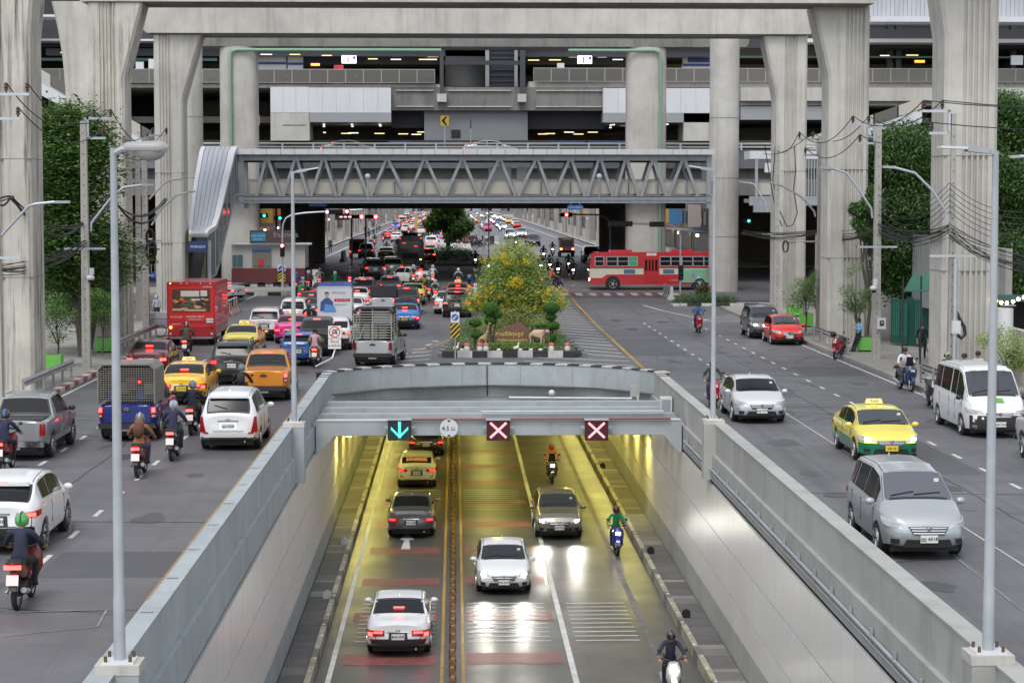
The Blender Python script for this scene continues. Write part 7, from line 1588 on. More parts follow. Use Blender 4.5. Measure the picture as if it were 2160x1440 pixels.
stuff(ob('ground_plants', leafmesh('g', lf_mid, [(x_, 99.9+(i % 3)*.5, .34, .4, .3, .14) for i, x_ in enumerate([KX0+.5+.42*k for k in range(14)])]+[(x_, 104+k*3, .4, .7, 2, .25) for k in range(6) for x_ in (.6, 3, 5)], 9000, .09, 46)), 'low mixed ground plants along the island kerb', 'plants')
stuff(ob('island_flowers', leafmesh('g', fl_mix, [(KX0+.4+.52*k, 99.7, .42, .22, .2, .07) for k in range(12)], 500, .08, 47, long=1.1)), 'scattered red white and yellow flowers along the island kerb', 'flowers')
hd = ob('low_hedge', leafmesh('h', lf_top, [(at(1035+i*12, 735, 101).x, 101, .36, .25, .28, .2) for i in range(10)], 6000, .07, 48)); tag(hd, 'low clipped hedge in front of the brown name board', 'hedge')
def topiary(px, Y, pads, label):
    x0 = at(px, 740, Y).x; t = thing('topiary_tree', label, 'tree', (x0, Y, .2), 0, 'clipped topiary trees'); mb = MB()
    for (ppx, ppy, rpx, q) in pads:
        p = at(ppx, ppy, Y); r_ = rpx*Y/4400; c = (p.x-x0, 0, p.z-.2)
        ob('foliage_pad', leafmesh('foliage_pad', lf_top, [(*c, r_, r_, r_*q)], int(3800*(rpx/20)**2), .065, int(ppx), surf=.8, droop=0, jit=.02), t)
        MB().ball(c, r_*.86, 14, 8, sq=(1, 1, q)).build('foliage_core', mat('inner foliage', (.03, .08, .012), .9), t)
        mb.tube([(0+(ppx-px)*.004, 0, 0), ((p.x-x0)*.6, .05, (p.z-.2)*.5), (c[0], 0, c[2]-r_*q*.6)], .035, 6)
    mb.build('trunk', bark, t, smooth=50)
topiary(1000, 102, [(1002, 680, 17, .62), (1006, 706, 15.5, .62)], 'left topiary tree with two stacked pads by the giraffe')
topiary(1035, 103.5, [(1035, 652, 20, .85), (1048, 663, 14, .7), (1034, 675, 15.5, .8)], 'taller topiary tree with round top left of the brown name board')
topiary(1160, 103.5, [(1163, 649, 21, .72), (1162, 668, 14, .75), (1166, 687, 17, .65), (1140, 687, 14, .5)], 'right topiary tree with several pads beside the buffalo')
topiary(1168, 102.5, [(1168, 712, 8, 1.3)], 'small bottle shaped topiary at the right end of the island')
# name board
p = at(1102, 730, 102.6); bm_ = mat('brown stone board', (.17, .085, .06), .6, var=.15, scale=3)
t = thing('name_board', 'brown stone name board with golden Thai lettering on the flower island', 'sign', (p.x, 102.6, .47)); k_ = 102.6/4400
MB().prism([((px-1102)*k_, (722-py)*k_) for px, py in ((1043, 722), (1042, 700), (1062, 692), (1082, 684), (1098, 678), (1108, 688), (1116, 697), (1118, 722))], -.1, .1).build('board', bm_, t)
gold = mat('gold lettering', (.80, .58, .16), .4); text('สวนดีจัตุมรูป', .27, gold, t, ((1070-1102)*k_+.1, -.115, .42), depth=.01); text('สำนักงานเขตจตุจักร', .19, gold, t, ((1080-1102)*k_, -.115, .12), depth=.01)
t = thing('wooden_frame', 'dark wooden support frame behind the buffalo', 'frame', (at(1145, 710, 104).x, 104, .25)); MB().bar((-.7, 0, .95), (.7, 0, .95), .07).bar((-.5, 0, 0), (-.5, 0, .95), .06).bar((.5, 0, 0), (.5, 0, .95), .06).build('rails', bark, t)
# statues
def statue(label, nm, loc, rz, build, m, cat='statue'):
    t = thing(nm, label, cat, loc, rz); build(t, m); return t
def buffalo(t, m):
    V = [(0, 0, .62), (-.42, 0, .66), (.34, 0, .66), (.62, 0, .80), (.80, 0, .86), (.98, 0, .76)]; RR = [.27, .24, .25, .15, .135, .075]; E_ = [(0, 1), (0, 2), (2, 3), (3, 4), (4, 5)]
    for x in (-.5, .4):
        for y in (-.13, .13):
            b_ = len(V); V += [(x, y, .42), (x+.03, y, .22), (x, y, .03)]; RR += [.10, .055, .05]; E_ += [(1 if x < 0 else 2, b_), (b_, b_+1), (b_+1, b_+2)]
    b_ = len(V); V += [(-.68, 0, .6), (-.72, 0, .3)]; RR += [.03, .025]; E_ += [(1, b_), (b_, b_+1)]
    skinned('body', V, E_, RR, m, t)
    h = MB()
    for s_ in (-1, 1): h.tube([(.76, s_*.09, .95), (.68, s_*.28, 1.02), (.5, s_*.42, 1.04), (.34, s_*.44, 1.0)], [.045, .04, .03, .01], 8); h.ball((.70, s_*.17, .86), .07, 6, 4, sq=(.6, 1.3, .5))
    h.build('horns', mat('horn', (.05, .045, .04), .5), t, smooth=60)
    e = MB()
    for s_ in (-1, 1): e.ball((.88, s_*.10, .88), .018, 6, 4)
    e.build('eyes', black, t); MB().ball((1.04, 0, .74), .05, 8, 5, sq=(.6, 1, .8)).build('muzzle', mat('dark muzzle', (.08, .05, .045), .6), t)
def skinned(nm, V, E_, RR, m, t, lv=2):
    me = bpy.data.meshes.new(nm); me.from_pydata(V, E_, []); o = bpy.data.objects.new('b', me); col.objects.link(o)
    md = o.modifiers.new('s', 'SKIN'); md.use_smooth_shade = True; sk = me.skin_vertices[0].data
    for i, r in enumerate(RR): sk[i].radius = (r, r)
    sk[0].use_root = True; su = o.modifiers.new('u', 'SUBSURF'); su.levels = lv
    m2 = bpy.data.meshes.new_from_object(o.evaluated_get(bpy.context.evaluated_depsgraph_get())); bpy.data.objects.remove(o); m2.materials.clear(); m2.materials.append(m)
    return ob(nm, m2, t)
p = at(1134, 720, 101.6); statue('pinkish buffalo statue standing in front of the brown name board', 'buffalo_statue', (p.x, 101.6, .47), R(-42), lambda t, m: (buffalo(t, m), setattr(t, 'scale', (.76,)*3)), mat('pink plaster', (.58, .38, .28), .7, var=.1, scale=5))
def giraffe(t, m):
    V = [(0, 0, .78), (-.22, 0, .74), (.2, 0, .85), (.28, 0, 1.1), (.36, 0, 1.4), (.42, 0, 1.66), (.47, 0, 1.80), (.62, 0, 1.74)]; RR = [.14, .12, .13, .08, .06, .05, .065, .035]; E_ = [(0, 1), (0, 2), (2, 3), (3, 4), (4, 5), (5, 6), (6, 7)]
    for x in (-.25, .2):
        for y in (-.08, .08):
            b_ = len(V); V += [(x, y, .55), (x+.01, y, .3), (x, y, .03)]; RR += [.055, .032, .03]; E_ += [(1 if x < 0 else 2, b_), (b_, b_+1), (b_+1, b_+2)]
    skinned('body', V, E_, RR, m, t); h = MB()
    for s_ in (-1, 1): h.tube([(.45, s_*.03, 1.84), (.43, s_*.04, 1.95)], .012, 5).ball((.44, s_*.1, 1.84), .05, 6, 4, sq=(.5, 1.2, .5))
    h.build('horns_and_ears', m, t)
gm_ = bpy.data.materials.new('giraffe coat'); gm_.use_nodes = True; tt_ = gm_.node_tree; vo = _n(tt_, 'ShaderNodeTexVoronoi', Scale=9.0); vo.feature = 'DISTANCE_TO_EDGE'; tc_ = tt_.nodes.new('ShaderNodeTexCoord'); tt_.links.new(tc_.outputs['Object'], vo.inputs['Vector'])
rr_ = tt_.nodes.new('ShaderNodeValToRGB'); rr_.color_ramp.elements[0].position = .06; rr_.color_ramp.elements[1].position = .1; rr_.color_ramp.elements[0].color = (.6, .5, .32, 1); rr_.color_ramp.elements[1].color = (.30, .12, .03, 1); tt_.links.new(vo.outputs[0], rr_.inputs[0]); tt_.links.new(rr_.outputs[0], tt_.nodes['Principled BSDF'].inputs['Base Color'])
p = at(1018, 725, 101); statue('spotted giraffe statue among the left topiary', 'giraffe_statue', (p.x, 101, .25), 0, lambda t, m: (giraffe(t, m), setattr(t, 'scale', (.7,)*3)), gm_)
wp_ = mat('white ceramic', (.68, .66, .62), .4)
def duck(t, m):
    skinned('body', [(0, 0, .12), (-.12, 0, .13), (.10, 0, .16), (.13, 0, .30), (.13, 0, .38), (.2, 0, .37)], [(0, 1), (0, 2), (2, 3), (3, 4), (4, 5)], [.10, .05, .08, .035, .05, .02], m, t)
    MB().prism([(.17, .36), (.26, .355), (.17, .385)], -.02, .02).build('beak', mat('orange beak', (.6, .25, .02), .5), t)
def mush(t, m):
    MB().lathe([(0, 0), (.13, .02), (.15, .12), (.11, .26), (0, .28)], 12).build('pot', m, t, smooth=60); MB().lathe([(0, .40), (.10, .38), (.15, .30), (.12, .26), (0, .27)], 12).build('cap', mat('pink red cap', (.55, .12, .12), .5), t, smooth=60)
for px, lb in ((961, 'white duck figurine at the left end of the island kerb'), (1088, 'white duck figurine in front of the low hedge')): p = at(px, 742, 99.5); statue(lb, 'duck_figurine', (p.x, 99.5, .28), R(20), duck, wp_, 'figurine')
for px, lb in ((985, 'white pot figurine with red top beside the brown animal'), (1025, 'white pot figurine with red top below the giraffe'), (1012, 'small white pot figurine with red top left of the giraffe pot'), (1163, 'white pot figurine with red top, left one at the right end'), (1197, 'white pot figurine with red top, right one at the right end')): p = at(px, 742, 99.5); statue(lb, 'pot_figurine', (p.x, 99.5, .27), 0, mush, wp_, 'figurine')
p = at(974, 742, 99.9); statue('small brown cow figurine at the left end of the island', 'cow_figurine', (p.x, 99.9, .25), R(160), lambda t, m: (buffalo(t, m), setattr(t, 'scale', (.42,)*3)), mat('brown plaster', (.10, .05, .03), .7), 'figurine')
for px in (974, 1052, 1098, 1120, 1140): p = at(px, 744, 99.4); o = MB().ball((0, 0, .06), .09, 8, 5, sq=(1.3, 1, .8)).build('white_stone', wp_, loc=(p.x, 99.4, .27), smooth=60); tag(o, 'small white stone on the island edge, '+{974: 'near the brown cow figurine', 1052: 'left of the front duck', 1098: 'right of the front duck', 1120: 'below the buffalo', 1140: 'right of the buffalo feet'}[px], 'stone', 'white stones on the island edge')
# keep left sign with hazard plate
p = G(960, 752); t = thing('keep_left_sign', 'blue round arrow sign above a yellow and black striped plate', 'road sign', (p.x, 98.2, 0)); z = at(960, 669, 98.2).z; MB().tube([(0, .05, 0), (0, .05, z+.3)], .04).build('pole', galv, t)
MB().box(0, 0, z, .40, .03, .50).build('white_plate', plate_w, t); MB().lathe([(0, -.02), (.165, -.02), (.165, -.016)], 24, axis='Y', c=(0, 0, z)).build('blue_disc', blue_s, t)
ar = MB(); 
for (a, b) in (((.08, .08), (-.05, -.05)),): ar.bar((a[0], -.03, a[1]+z), (b[0], -.03, b[1]+z), .02, .045)
ar.prism([(-.105, z-.105), (.02, z-.09), (-.09, z+.02)], -.04, -.03); ar.build('arrow_mark', plate_w, t)
z2 = at(960, 697, 98.2).z; hp_ = MB().box(0, 0, z2, .46, .03, .68).build('hazard_plate', sign_y, t)
def clip_stripes(hw_, hh, th, gap, slope, n0, n1):
    out = []
    for k in range(n0, n1):
        c = k*gap; pts = [(x_, slope*x_+c+e) for x_, e in ((-hw_, -th/2), (hw_, -th/2), (hw_, th/2), (-hw_, th/2))]
        poly = pts
        for zz, s_ in ((-hh, 1), (hh, -1)):
            new = []
            for i in range(len(poly)):
                a, b = poly[i], poly[(i+1) % len(poly)]; ia, ib = s_*(a[1]-zz) >= 0, s_*(b[1]-zz) >= 0
                if ia: new.append(a)
                if ia != ib: u = (zz-a[1])/(b[1]-a[1]); new.append((a[0]+(b[0]-a[0])*u, zz))
            poly = new
            if len(poly) < 3: break
        if len(poly) >= 3: out.append(poly)
    return out
for poly in clip_stripes(.225, .335, .12, .235, 1.0, -3, 4): MB().prism([(a, b+z2) for a, b in poly], -.022, -.016).build('black_stripe', black, hp_)
# no U-turn sign on the parapet
p = at(706, 742, 84.0); t = thing('no_u_turn_sign', 'no U turn sign with two lines of Thai text on a leaning pole', 'road sign', (p.x, 84, 0)); z = at(706, 700, 84).z; k_ = 84/4400
MB().box(0, 0, z, 27*k_, .03, 26*k_).build('white_plate', plate_w, t); MB().lathe([(.185, -.02), (.225, -.02), (.225, -.016), (.185, -.016)], 28, axis='Y', c=(0, 0, z)).build('red_ring', red_s, t)
MB().tube([(-.08, -.022, z-.10), (-.08, -.022, z+.04), (-.05, -.022, z+.09), (0, -.022, z+.10), (.06, -.022, z+.07), (.07, -.022, z-.02)], .018, 6).prism([(.02, z-.02), (.12, z-.02), (.07, z-.11)], -.026, -.02).build('u_mark', black, t); MB().bar((-.14, -.034, z-.14), (.14, -.034, z+.14), .012, .035).build('red_slash', red_s, t)
MB().box(0, 0, z-25*k_, 27*k_, .03, 21*k_).build('text_plate', plate_w, t); text('ตั้งแต่', .15, black, t, (0, -.02, z-20.5*k_)); text('6 ล้อขึ้นไป', .12, black, t, (0, -.02, z-29*k_))
MB().tube([(0, .05, z+.1), (0, .05, z-.75), (-.1, -.1, z-1.05), (-.62, -2.2, .95)], .035).build('pole', cladw, t)
# chevron sign post left beyond the queue
t, z = flat_sign(594, 567, 166, .62, .62, 'square sign with blue round two way arrows on the left traffic island', plate_w); MB().lathe([(0, -.03), (.26, -.03), (.26, -.02)], 22, axis='Y', c=(0, 0, z)).build('blue_disc', blue_s, t); MB().bar((-.1, -.04, z-.12), (0, -.04, z+.02), .05, .05).bar((.1, -.04, z-.12), (0, -.04, z+.02), .05, .05).build('arrow_mark', plate_w, t)
t.name = 'direction_sign'; z3 = at(594, 583, 166).z-zg(166); MB().box(0, 0, z3, .62, .04, .80).build('yellow_plate', sign_y, t)
for k in range(3): MB().prism([(-.3, z3-.34+.24*k), (0, z3-.10+.24*k), (.3, z3-.34+.24*k), (.3, z3-.22+.24*k), (0, z3+.02+.24*k), (-.3, z3-.22+.24*k)], -.035, -.025).build('chevron_mark', black, t)
# ================================================================ SIGNALS
def mast(px, py, Y, pts, label, r=.07):
    a = G(px, py); p = at(px, 0, Y); t = thing('traffic_signal', label, 'traffic light', (p.x, Y, zg(Y))); k = Y/4400
    MB().tube([(0, 0, 0)]+[((x-px)*k, 0, at(px, y, Y).z-zg(Y)) for x, y in pts], r, 8).build('mast', galv, t, smooth=40); return t, k
redg = glow('red signal lamp', (1, .03, .04), 30); greeng = glow('green signal lamp', (.02, .9, .55), 8)
def head(t, px0, px, py, Y, k, n, lit, vert=False, m=redg, s_=.3, label='signal_head'):
    x = (px-px0)*k; z = at(px0, py, Y).z-zg(Y)
    b = MB().box(x, -.1, z, .36 if vert else .36*n, .2, .36*n if vert else .38).build('signal_head', black, t)
    for i in range(n):
        o = (i-(n-1)/2)*.34; c = (x+(0 if vert else o), -.22, z-(o if vert else 0))
        MB().lathe([(0, -.01), (.11 if i != lit else .13, -.01), (.12, .02)], 14, axis='Y', c=c).build('lamp', m if i == lit else steel_dk, b)
        MB().lathe([(.13, -.12), (.14, -.12), (.14, .03), (.13, .03)], 12, axis='Y', c=c).build('hood', black, b)
t, k = mast(592, 606, 165, [(592, 490), (594, 472), (600, 460), (612, 453), (640, 449), (760, 442)], 'curved signal mast left of the junction with three red lamps and a dash display')
head(t, 592, 700, 447, 165, k, 4, 0); head(t, 592, 733, 444, 165, k, 3, 2) if False else None
head(t, 592, 728, 446, 165, k, 1, 0); head(t, 592, 592, 527, 165, k, 3, 0, True, s_=.4)
x = (718-592)*k; z = at(592, 457.5, 165).z-zg(165); b = MB().box(x, -.1, z, 1.15, .2, .5).build('countdown_display', black, t)
for i in range(3): MB().box(x-.1+.35*i, -.21, z, .22, .02, .05).build('dash', redg, b)
for (px, x_, lb) in ((763, 763, 'black signal arm with one red lamp, left of the far road'), (793, 793, 'second black signal arm with one red lamp above the far road')):
    Y = 205; k2 = Y/4400; p = at(px, 457, Y); t2 = thing('traffic_signal', lb, 'traffic light', (p.x, Y, zg(Y))); zz = p.z-zg(Y)
    MB().box(-.35, 0, zz, 1.2, .2, .36).build('signal_head', black, t2); MB().lathe([(0, -.01), (.17, -.01), (.17, .02)], 14, axis='Y', c=(0, -.13, zz)).build('lamp', redg, t2); MB().tube([(-1.0, .12, 0), (-1.0, .12, zz+.2)], .09).build('mast', galv, t2)
t, k = mast(1290, 590, 190, [(1288, 478), (1284, 464), (1276, 457), (1262, 453), (1180, 452)], 'signal mast over the far right road with one big red lamp'); head(t, 1290, 1196, 453, 190, k, 3, 1)
t, k = mast(1438, 640, 152, [(1438, 500), (1434, 486), (1424, 477), (1408, 474), (1290, 470)], 'curved signal mast right of the junction with dark signal boxes seen from behind'); head(t, 1438, 1388, 473, 152, k, 3, -1); head(t, 1438, 1310, 472, 152, k, 5, -1); head(t, 1438, 1439, 575, 152, k, 3, -1, True)
for px, py, lb in ((555, 455, 'green figure signal under the footbridge, left'), (588, 460, 'green lamp left of the junction beside the dark pier'), (1577, 466, 'green arrow signal right of the round pier')):
    p = at(px, py, 176); t2 = thing('green_signal', lb, 'traffic light', (p.x, 176, p.z)); MB().box(0, .05, 0, .8, .2, .36).build('signal_head', black, t2); MB().ball((.1, -.07, 0), .1, 8, 5).build('lamp', greeng, t2)
for px0, px1, py, Y, tx, lb in ((650, 692, 430, 151, 'ถ.พหลโยธิน', 'blue street name board hanging below the left part of the footbridge'), (1195, 1231, 437.5, 149.5, 'ถ.วิภาวดีรังสิต', 'blue pointed street name board below the right part of the footbridge'), (1276, 1306, 527, 205, 'ทางเข้า', 'blue ornamental board left of the red bus roof'), (317, 333, 580, 112, 'ซอย 17', 'blue pointed street name sign on the left pavement')):
    a, b = at(px0, py, Y), at(px1, py, Y); w2 = (b.x-a.x)/2; h2 = w2*.21 if w2 > .5 else .14; t = thing('street_name_sign', lb, 'road sign', ((a.x+b.x)/2, Y-.35, a.z))
    MB().prism([(-w2, 0), (-w2+h2, h2*1.3), (w2-h2, h2*1.3), (w2, 0), (w2-h2, -h2*1.3), (-w2+h2, -h2*1.3)], -.02, .02).build('plate', blue_s, t); text(tx, h2*1.3, plate_w, t, (0, -.026, 0)); MB().tube([(-w2*.5, .05, 0), (-w2*.5, .05, .6)], .02, 6).tube([(w2*.5, .05, 0), (w2*.5, .05, .6)], .02, 6).build('hanger', galv, t)
# ================================================================ LAMPS, POLES, WIRES
lampg = mat('grey white lamp paint', (.35, .375, .40), .45, var=.12, scale=3, streak=.35, sscale=(3, 3, .3), scol=(.25, .28, .33))
pedm = wall_paint
def street_lamp(x, y, ztop, kind, sd, label, rb=.105):
    t = thing('street_lamp', label, 'street lamp', (x, y, 0), 0, 'street lamps on the underpass parapets')
    w_, = (.46,); MB().b2(-.30, .30, -.28, .28, -1.2 if False else -.75, .86).build('pedestal', pedm if x < 0 else wall_paint2, t)
    MB().b2(-.31, .31, -.29, .29, .862, 1.0).build('pedestal_cap', conc, t); MB().b2(-.22, .22, -.22, .22, 1.0, 1.03).build('base_plate', cladw, t)
    me = MB().lathe([(0, 0), (.025, 0), (.025, .08), (0, .08)], 6).mesh('bolt', mat('rusty bolt', (.12, .07, .04), .7))
    for a in (-.17, .17):
        for b_ in (-.17, .17): ob('bolt', me, t, (a, b_, 1.03))
    MB().tube([(0, 0, 1.03), (0, 0, 1.9), (0, 0, 1.92), (0, 0, ztop)], [rb, rb, rb*.92, rb*.55], 16).build('pole', lampg, t, smooth=40)
    if kind == 'bowl':
        MB().tube([(0, 0, ztop-.08), (.12, 0, ztop-.02), (.2, 0, ztop-.02)], .05).build('arm', lampg, t)
        vs = []; fs = []
        secs = [(.15, .05, .06), (.2, .09, .08), (.40, .11, .09), (.62, .12, .1), (.70, .10, .08), (.76, .03, .03)]
        for x_, hw_, hh in secs:
            for q in range(12): a = 2*math.pi*q/12; vs.append((x_, hw_*math.cos(a), ztop+.0+hh*max(-.45, math.sin(a))))
        for i in range(len(secs)-1):
            for q in range(12): fs.append((i*12+q, i*12+(q+1) % 12, i*12+12+(q+1) % 12, i*12+12+q))
        fs += [tuple(range(12)), tuple(range(len(vs)-1, len(vs)-13, -1))]
        MB().add(vs, fs).build('lamp_housing', mat('grey white housing', (.33, .33, .325), .45), t, smooth=40)
        vs = []; fs = []
        m = MB(); m.lathe([(.225, 0), (.20, -.05), (.14, -.10), (.07, -.125), (0, -.135)], 20, sc_=(1, .45)); m.build('lamp_bowl', mat('cloudy bowl', (.33, .31, .30), .15, spec=.8), t, smooth=60, loc=(.50, 0, ztop-.05))
    else:
        L = .36 if y > 40 else .72
        L = {'led': .75, 'ledn': .80}[kind]
        MB().bar((0, 0, ztop-.03), (sd*.18, 0, ztop+.01), .07, .06).build('arm', lampg, t)
        h = MB().bar((sd*.12, 0, ztop+.0), (sd*.42, 0, ztop+.05 if kind == 'led' else ztop+.03), .22, .08).build('lamp_housing', lampg, t); MB().bar((sd*.42, 0, ztop+.055 if kind == 'led' else ztop+.035), (sd*L, 0, ztop+.11 if kind == 'led' else ztop+.05), .26, .035).build('lamp_panel', cladw, t)
for (px, py, Y, kind, sd, lb) in ((247, 312, 28.9, 'bowl', 1, 'nearest street lamp on the left parapet with a glass bowl head'), (617, 362, 60.6, 'led', 1, 'street lamp with flat head on the left parapet by the sign beam'), (1508, 358, 61.0, 'led', -1, 'street lamp with flat head on the right parapet by the silver saloon'), (2088, 318, 29.2, 'ledn', -1, 'nearest street lamp on the right parapet at the right edge')):
    p = at(px, py, Y); X = p.x; bx = (XL-.07) if X < 0 else (XR+.07)
    street_lamp(bx, Y, p.z, kind, sd, lb, .083)
pole_m = mat('concrete utility pole', (.40, .385, .35), .85, var=.12, scale=2, streak=.4, sscale=(3, 3, .3), bump=.2)
insul = mat('brown insulator', (.07, .035, .03), .35); wirem = mat('cable black', (.02, .02, .022), .6)
poles = []
def utility_pole(px, Y, pyt, label, sd, w_=.29, arms=True):
    p = at(px, pyt, Y); t = thing('utility_pole', label, 'utility pole', (p.x, Y, .15), 0, 'concrete utility poles'); h = p.z-.15
    MB().add([(a*w_*.62*s_, b*w_*.62*s_, z) for z, s_ in ((0, 1), (h, .72)) for a, b in ((-1, -1), (1, -1), (1, 1), (-1, 1))], [(0, 1, 5, 4), (1, 2, 6, 5), (2, 3, 7, 6), (3, 0, 4, 7), (4, 5, 6, 7)]).build('shaft', pole_m, t)
    hm = MB()
    for i in range(int(h/.45)): hm.box(0, -w_*.62*(1-.28*(.3+i*.45)/h)-.0, .3+i*.45, .035, .012, .06)
    hm.build('step_holes', black, t)
    pts = []
    if arms:
        a = MB(); a.b2(min(0, sd*.15)+sd*.0, max(sd*.2, 0), -.06, .06, h+.05, h+.15).b2(sd*.18-.05, sd*.18+.05, -.06, .06, h-.75, h+.15).b2(min(sd*.18, sd*1.25), max(sd*.18, sd*1.25), -.06, .06, h+.05, h+.15).b2(min(sd*.18, sd*.95), max(sd*.18, sd*.95), -.06, .06, h-.8, h-.7).build('bracket_arm', galv, t)
        for x_, z_ in ((sd*.45, h+.15), (sd*1.18, h+.15), (sd*.85, h-.7)):
            MB().lathe([(0, 0), (.035, 0), (.035, .08), (.10, .10), (.05, .16), (.095, .2), (.05, .26), (.08, .3), (.03, .36), (0, .36)], 10).build('insulator', insul, t, smooth=50, loc=(x_, 0, z_)); pts.append(Vector((p.x+x_, Y, .15+z_+.36)))
    MB().b2(-.9, .9, -.16, -.08, h*.48, h*.48+.09).build('cross_arm', galv, t); pts.append(Vector((p.x, Y, .15+h*.48)))
    poles.append((p.x, Y, pts)); return t, p.x, h
def wire(a, b, sag, r, label=None, parent=None, n=14):
    pts = [a.lerp(b, i/n)-Vector((0, 0, sag*4*(i/n)*(1-i/n))) for i in range(n+1)]; return pts
L1 = utility_pole(176, 91.5, 255, 'utility pole on the left pavement in front of the big tree', 1)
L2 = utility_pole(304, 112, 290, 'utility pole with tangled cables behind the nearest left lamp', 1)
Lz = utility_pole(290, 128, 320, 'furthest left utility pole, mostly hidden beside the second pier', 1, arms=False)
R1 = utility_pole(1853, 95.8, 268, 'utility pole with a meter box on the right pavement', -1)
R2 = utility_pole(1732, 113, 298, 'utility pole in the middle of the right pavement between two piers', -1)
R3 = utility_pole(1640, 130, 306, 'right utility pole in front of the cable wound pier', -1, arms=False)
def stand_off(px, pyt, Y, sd): return [at(px, pyt, Y)]
R0 = utility_pole(2012, 80.5, 240, 'slim utility post fixed in front of the nearest right pier', -1, w_=.2)
L0x = at(-10, 180, 74); L0 = utility_pole(-14, 74, 205, 'utility pole just outside the left edge carrying brown insulators', 1)
def wires(A, B, sags, r, label, extra=()):
    t = MB()
    for (a, b), s_ in zip(zip(A, B), sags): t.tube(wire(a, b, s_, r), r, 5)
    o = t.build('power_lines', wirem); tag(o, label, 'cables'); return o
P = {k: poles[i][2] for i, k in enumerate(('L1', 'L2', 'Lz', 'R1', 'R2', 'R3', 'R0', 'L0'))}
wires(P['L0'][:3], P['L1'][:3], (1.1, 1.0, .9), .022, 'power lines sagging from the left edge to the first left pole'); wires(P['L1'][:3], P['L2'][:3], (1.0, 1.2, 1.1), .022, 'power lines between the first and second left pole')
wires(P['R1'][:3], P['R2'][:3], (.8, .9, .8), .022, 'power lines between the meter box pole and the next right pole'); wires(P['R0'][:3], P['R1'][:3], (.7, .7, .6), .022, 'power lines from the nearest right pier to the meter box pole')
off = Vector((14, -30, 1.0)); wires(P['R0'][:3], [p_+off for p_ in P['R0'][:3]], (1.2, 1.2, 1.1), .02, 'power lines leaving through the right edge')
wires(P['R2'][:2], [at(1610, 325, 130), at(1640, 318, 130)], (.4, .5), .022, 'power lines ending at the cable wound pier')
rr = random.Random(11)
def bundle(A, B, n, sag, spread, r, label, ds=.25):
    t = MB()
    for i in range(n):
        o1 = Vector((rr.uniform(-.1, .1), 0, rr.uniform(-spread, spread))); o2 = Vector((rr.uniform(-.1, .1), 0, rr.uniform(-spread, spread))); t.tube(wire(A+o1, B+o2, sag+rr.uniform(-ds, ds), r, n=16), r*rr.uniform(.7, 1.3), 5)
    o = t.build('cable_bundle', wirem); tag(o, label, 'cables'); return o
def A(px, py, Y): return at(px, py, Y)
bundle(A(-30, 568, 74), A(180, 510, 91.5), 9, .35, .16, .018, 'loose bundle of black cables crossing the nearest left pier low down')
bundle(A(180, 510, 91.5), A(300, 520, 112), 9, .5, .15, .018, 'cable bundle between the two left poles in front of the tree')
bundle(A(-10, 430, 74), A(25, 415, 78), 3, .05, .03, .035, 'short thick cable stub at the left edge'); bundle(A(25, 415, 78), A(176, 470, 91.5), 4, .75, .05, .035, 'thick twisted cable looping across the nearest left pier')
bundle(A(176, 470, 91.5), A(235, 415, 96), 4, .4, .05, .035, 'thick twisted cable rising to the bowl lamp'); bundle(A(235, 420, 96), A(350, 420, 118), 4, 1.1, .05, .035, 'thick twisted cable hanging between the second and third left piers')
bundle(A(1565, 490, 138), A(1732, 490, 113), 8, .2, .16, .02, 'cable bundle across the cable wound right pier'); bundle(A(1732, 490, 113), A(1853, 482, 95.8), 8, .3, .18, .018, 'cable bundle between the two right poles'); bundle(A(1853, 482, 95.8), A(2005, 485, 80.5), 14, .35, .28, .014, 'wide bundle of cables in front of the right tree'); bundle(A(2005, 485, 80.5), A(2200, 560, 66), 14, .3, .3, .014, 'cables fanning out to the right edge')
for i in range(5): pass
wires([A(1853, 395+14*i, 95.8) for i in range(6)], [A(2003, 386+12*i, 80.5) for i in range(6)], (.9,)*6, .013, 'six parallel thin wires left of the nearest right pier'); wires([A(2003, 386+12*i, 80.5) for i in range(6)], [A(2220, 440+13*i, 64) for i in range(6)], (.5,)*6, .013, 'six parallel thin wires running to the right edge')
for i, (px, py, Y, r_, lb) in enumerate(((1656, 520, 138, .32, 'cable coil hanging on the cable wound pier'), (315, 500, 111.7, .35, 'upper cable coil hanging on the second left pole'), (317, 528, 111.6, .45, 'lower long cable coil hanging on the second left pole'))):
    p = at(px, py, Y); t = MB()
    for q in range(5): t.tube([(r_*.55*math.cos(a)+.02*q, .02*q, r_*math.sin(a)*1.2) for a in [2*math.pi*j/16 for j in range(17)]], .022, 5, caps=False)
    o = t.build('cable_coil', wirem, loc=(p.x, p.y, p.z)); tag(o, lb, 'cables')
t = MB()
for a in ([(1613, 305), (1620, 350), (1628, 400), (1638, 450), (1650, 478)], [(1635, 310), (1630, 380), (1642, 440), (1660, 478)], [(1676, 310), (1678, 360), (1674, 400), (1682, 450), (1672, 475), (1660, 478)]):
    t.tube([at(x_, y_, 137.8) for x_, y_ in a], .035, 5)
o = t.build('hanging_cables', wirem); tag(o, 'thick cables hanging in loops down the cable wound pier', 'cables')
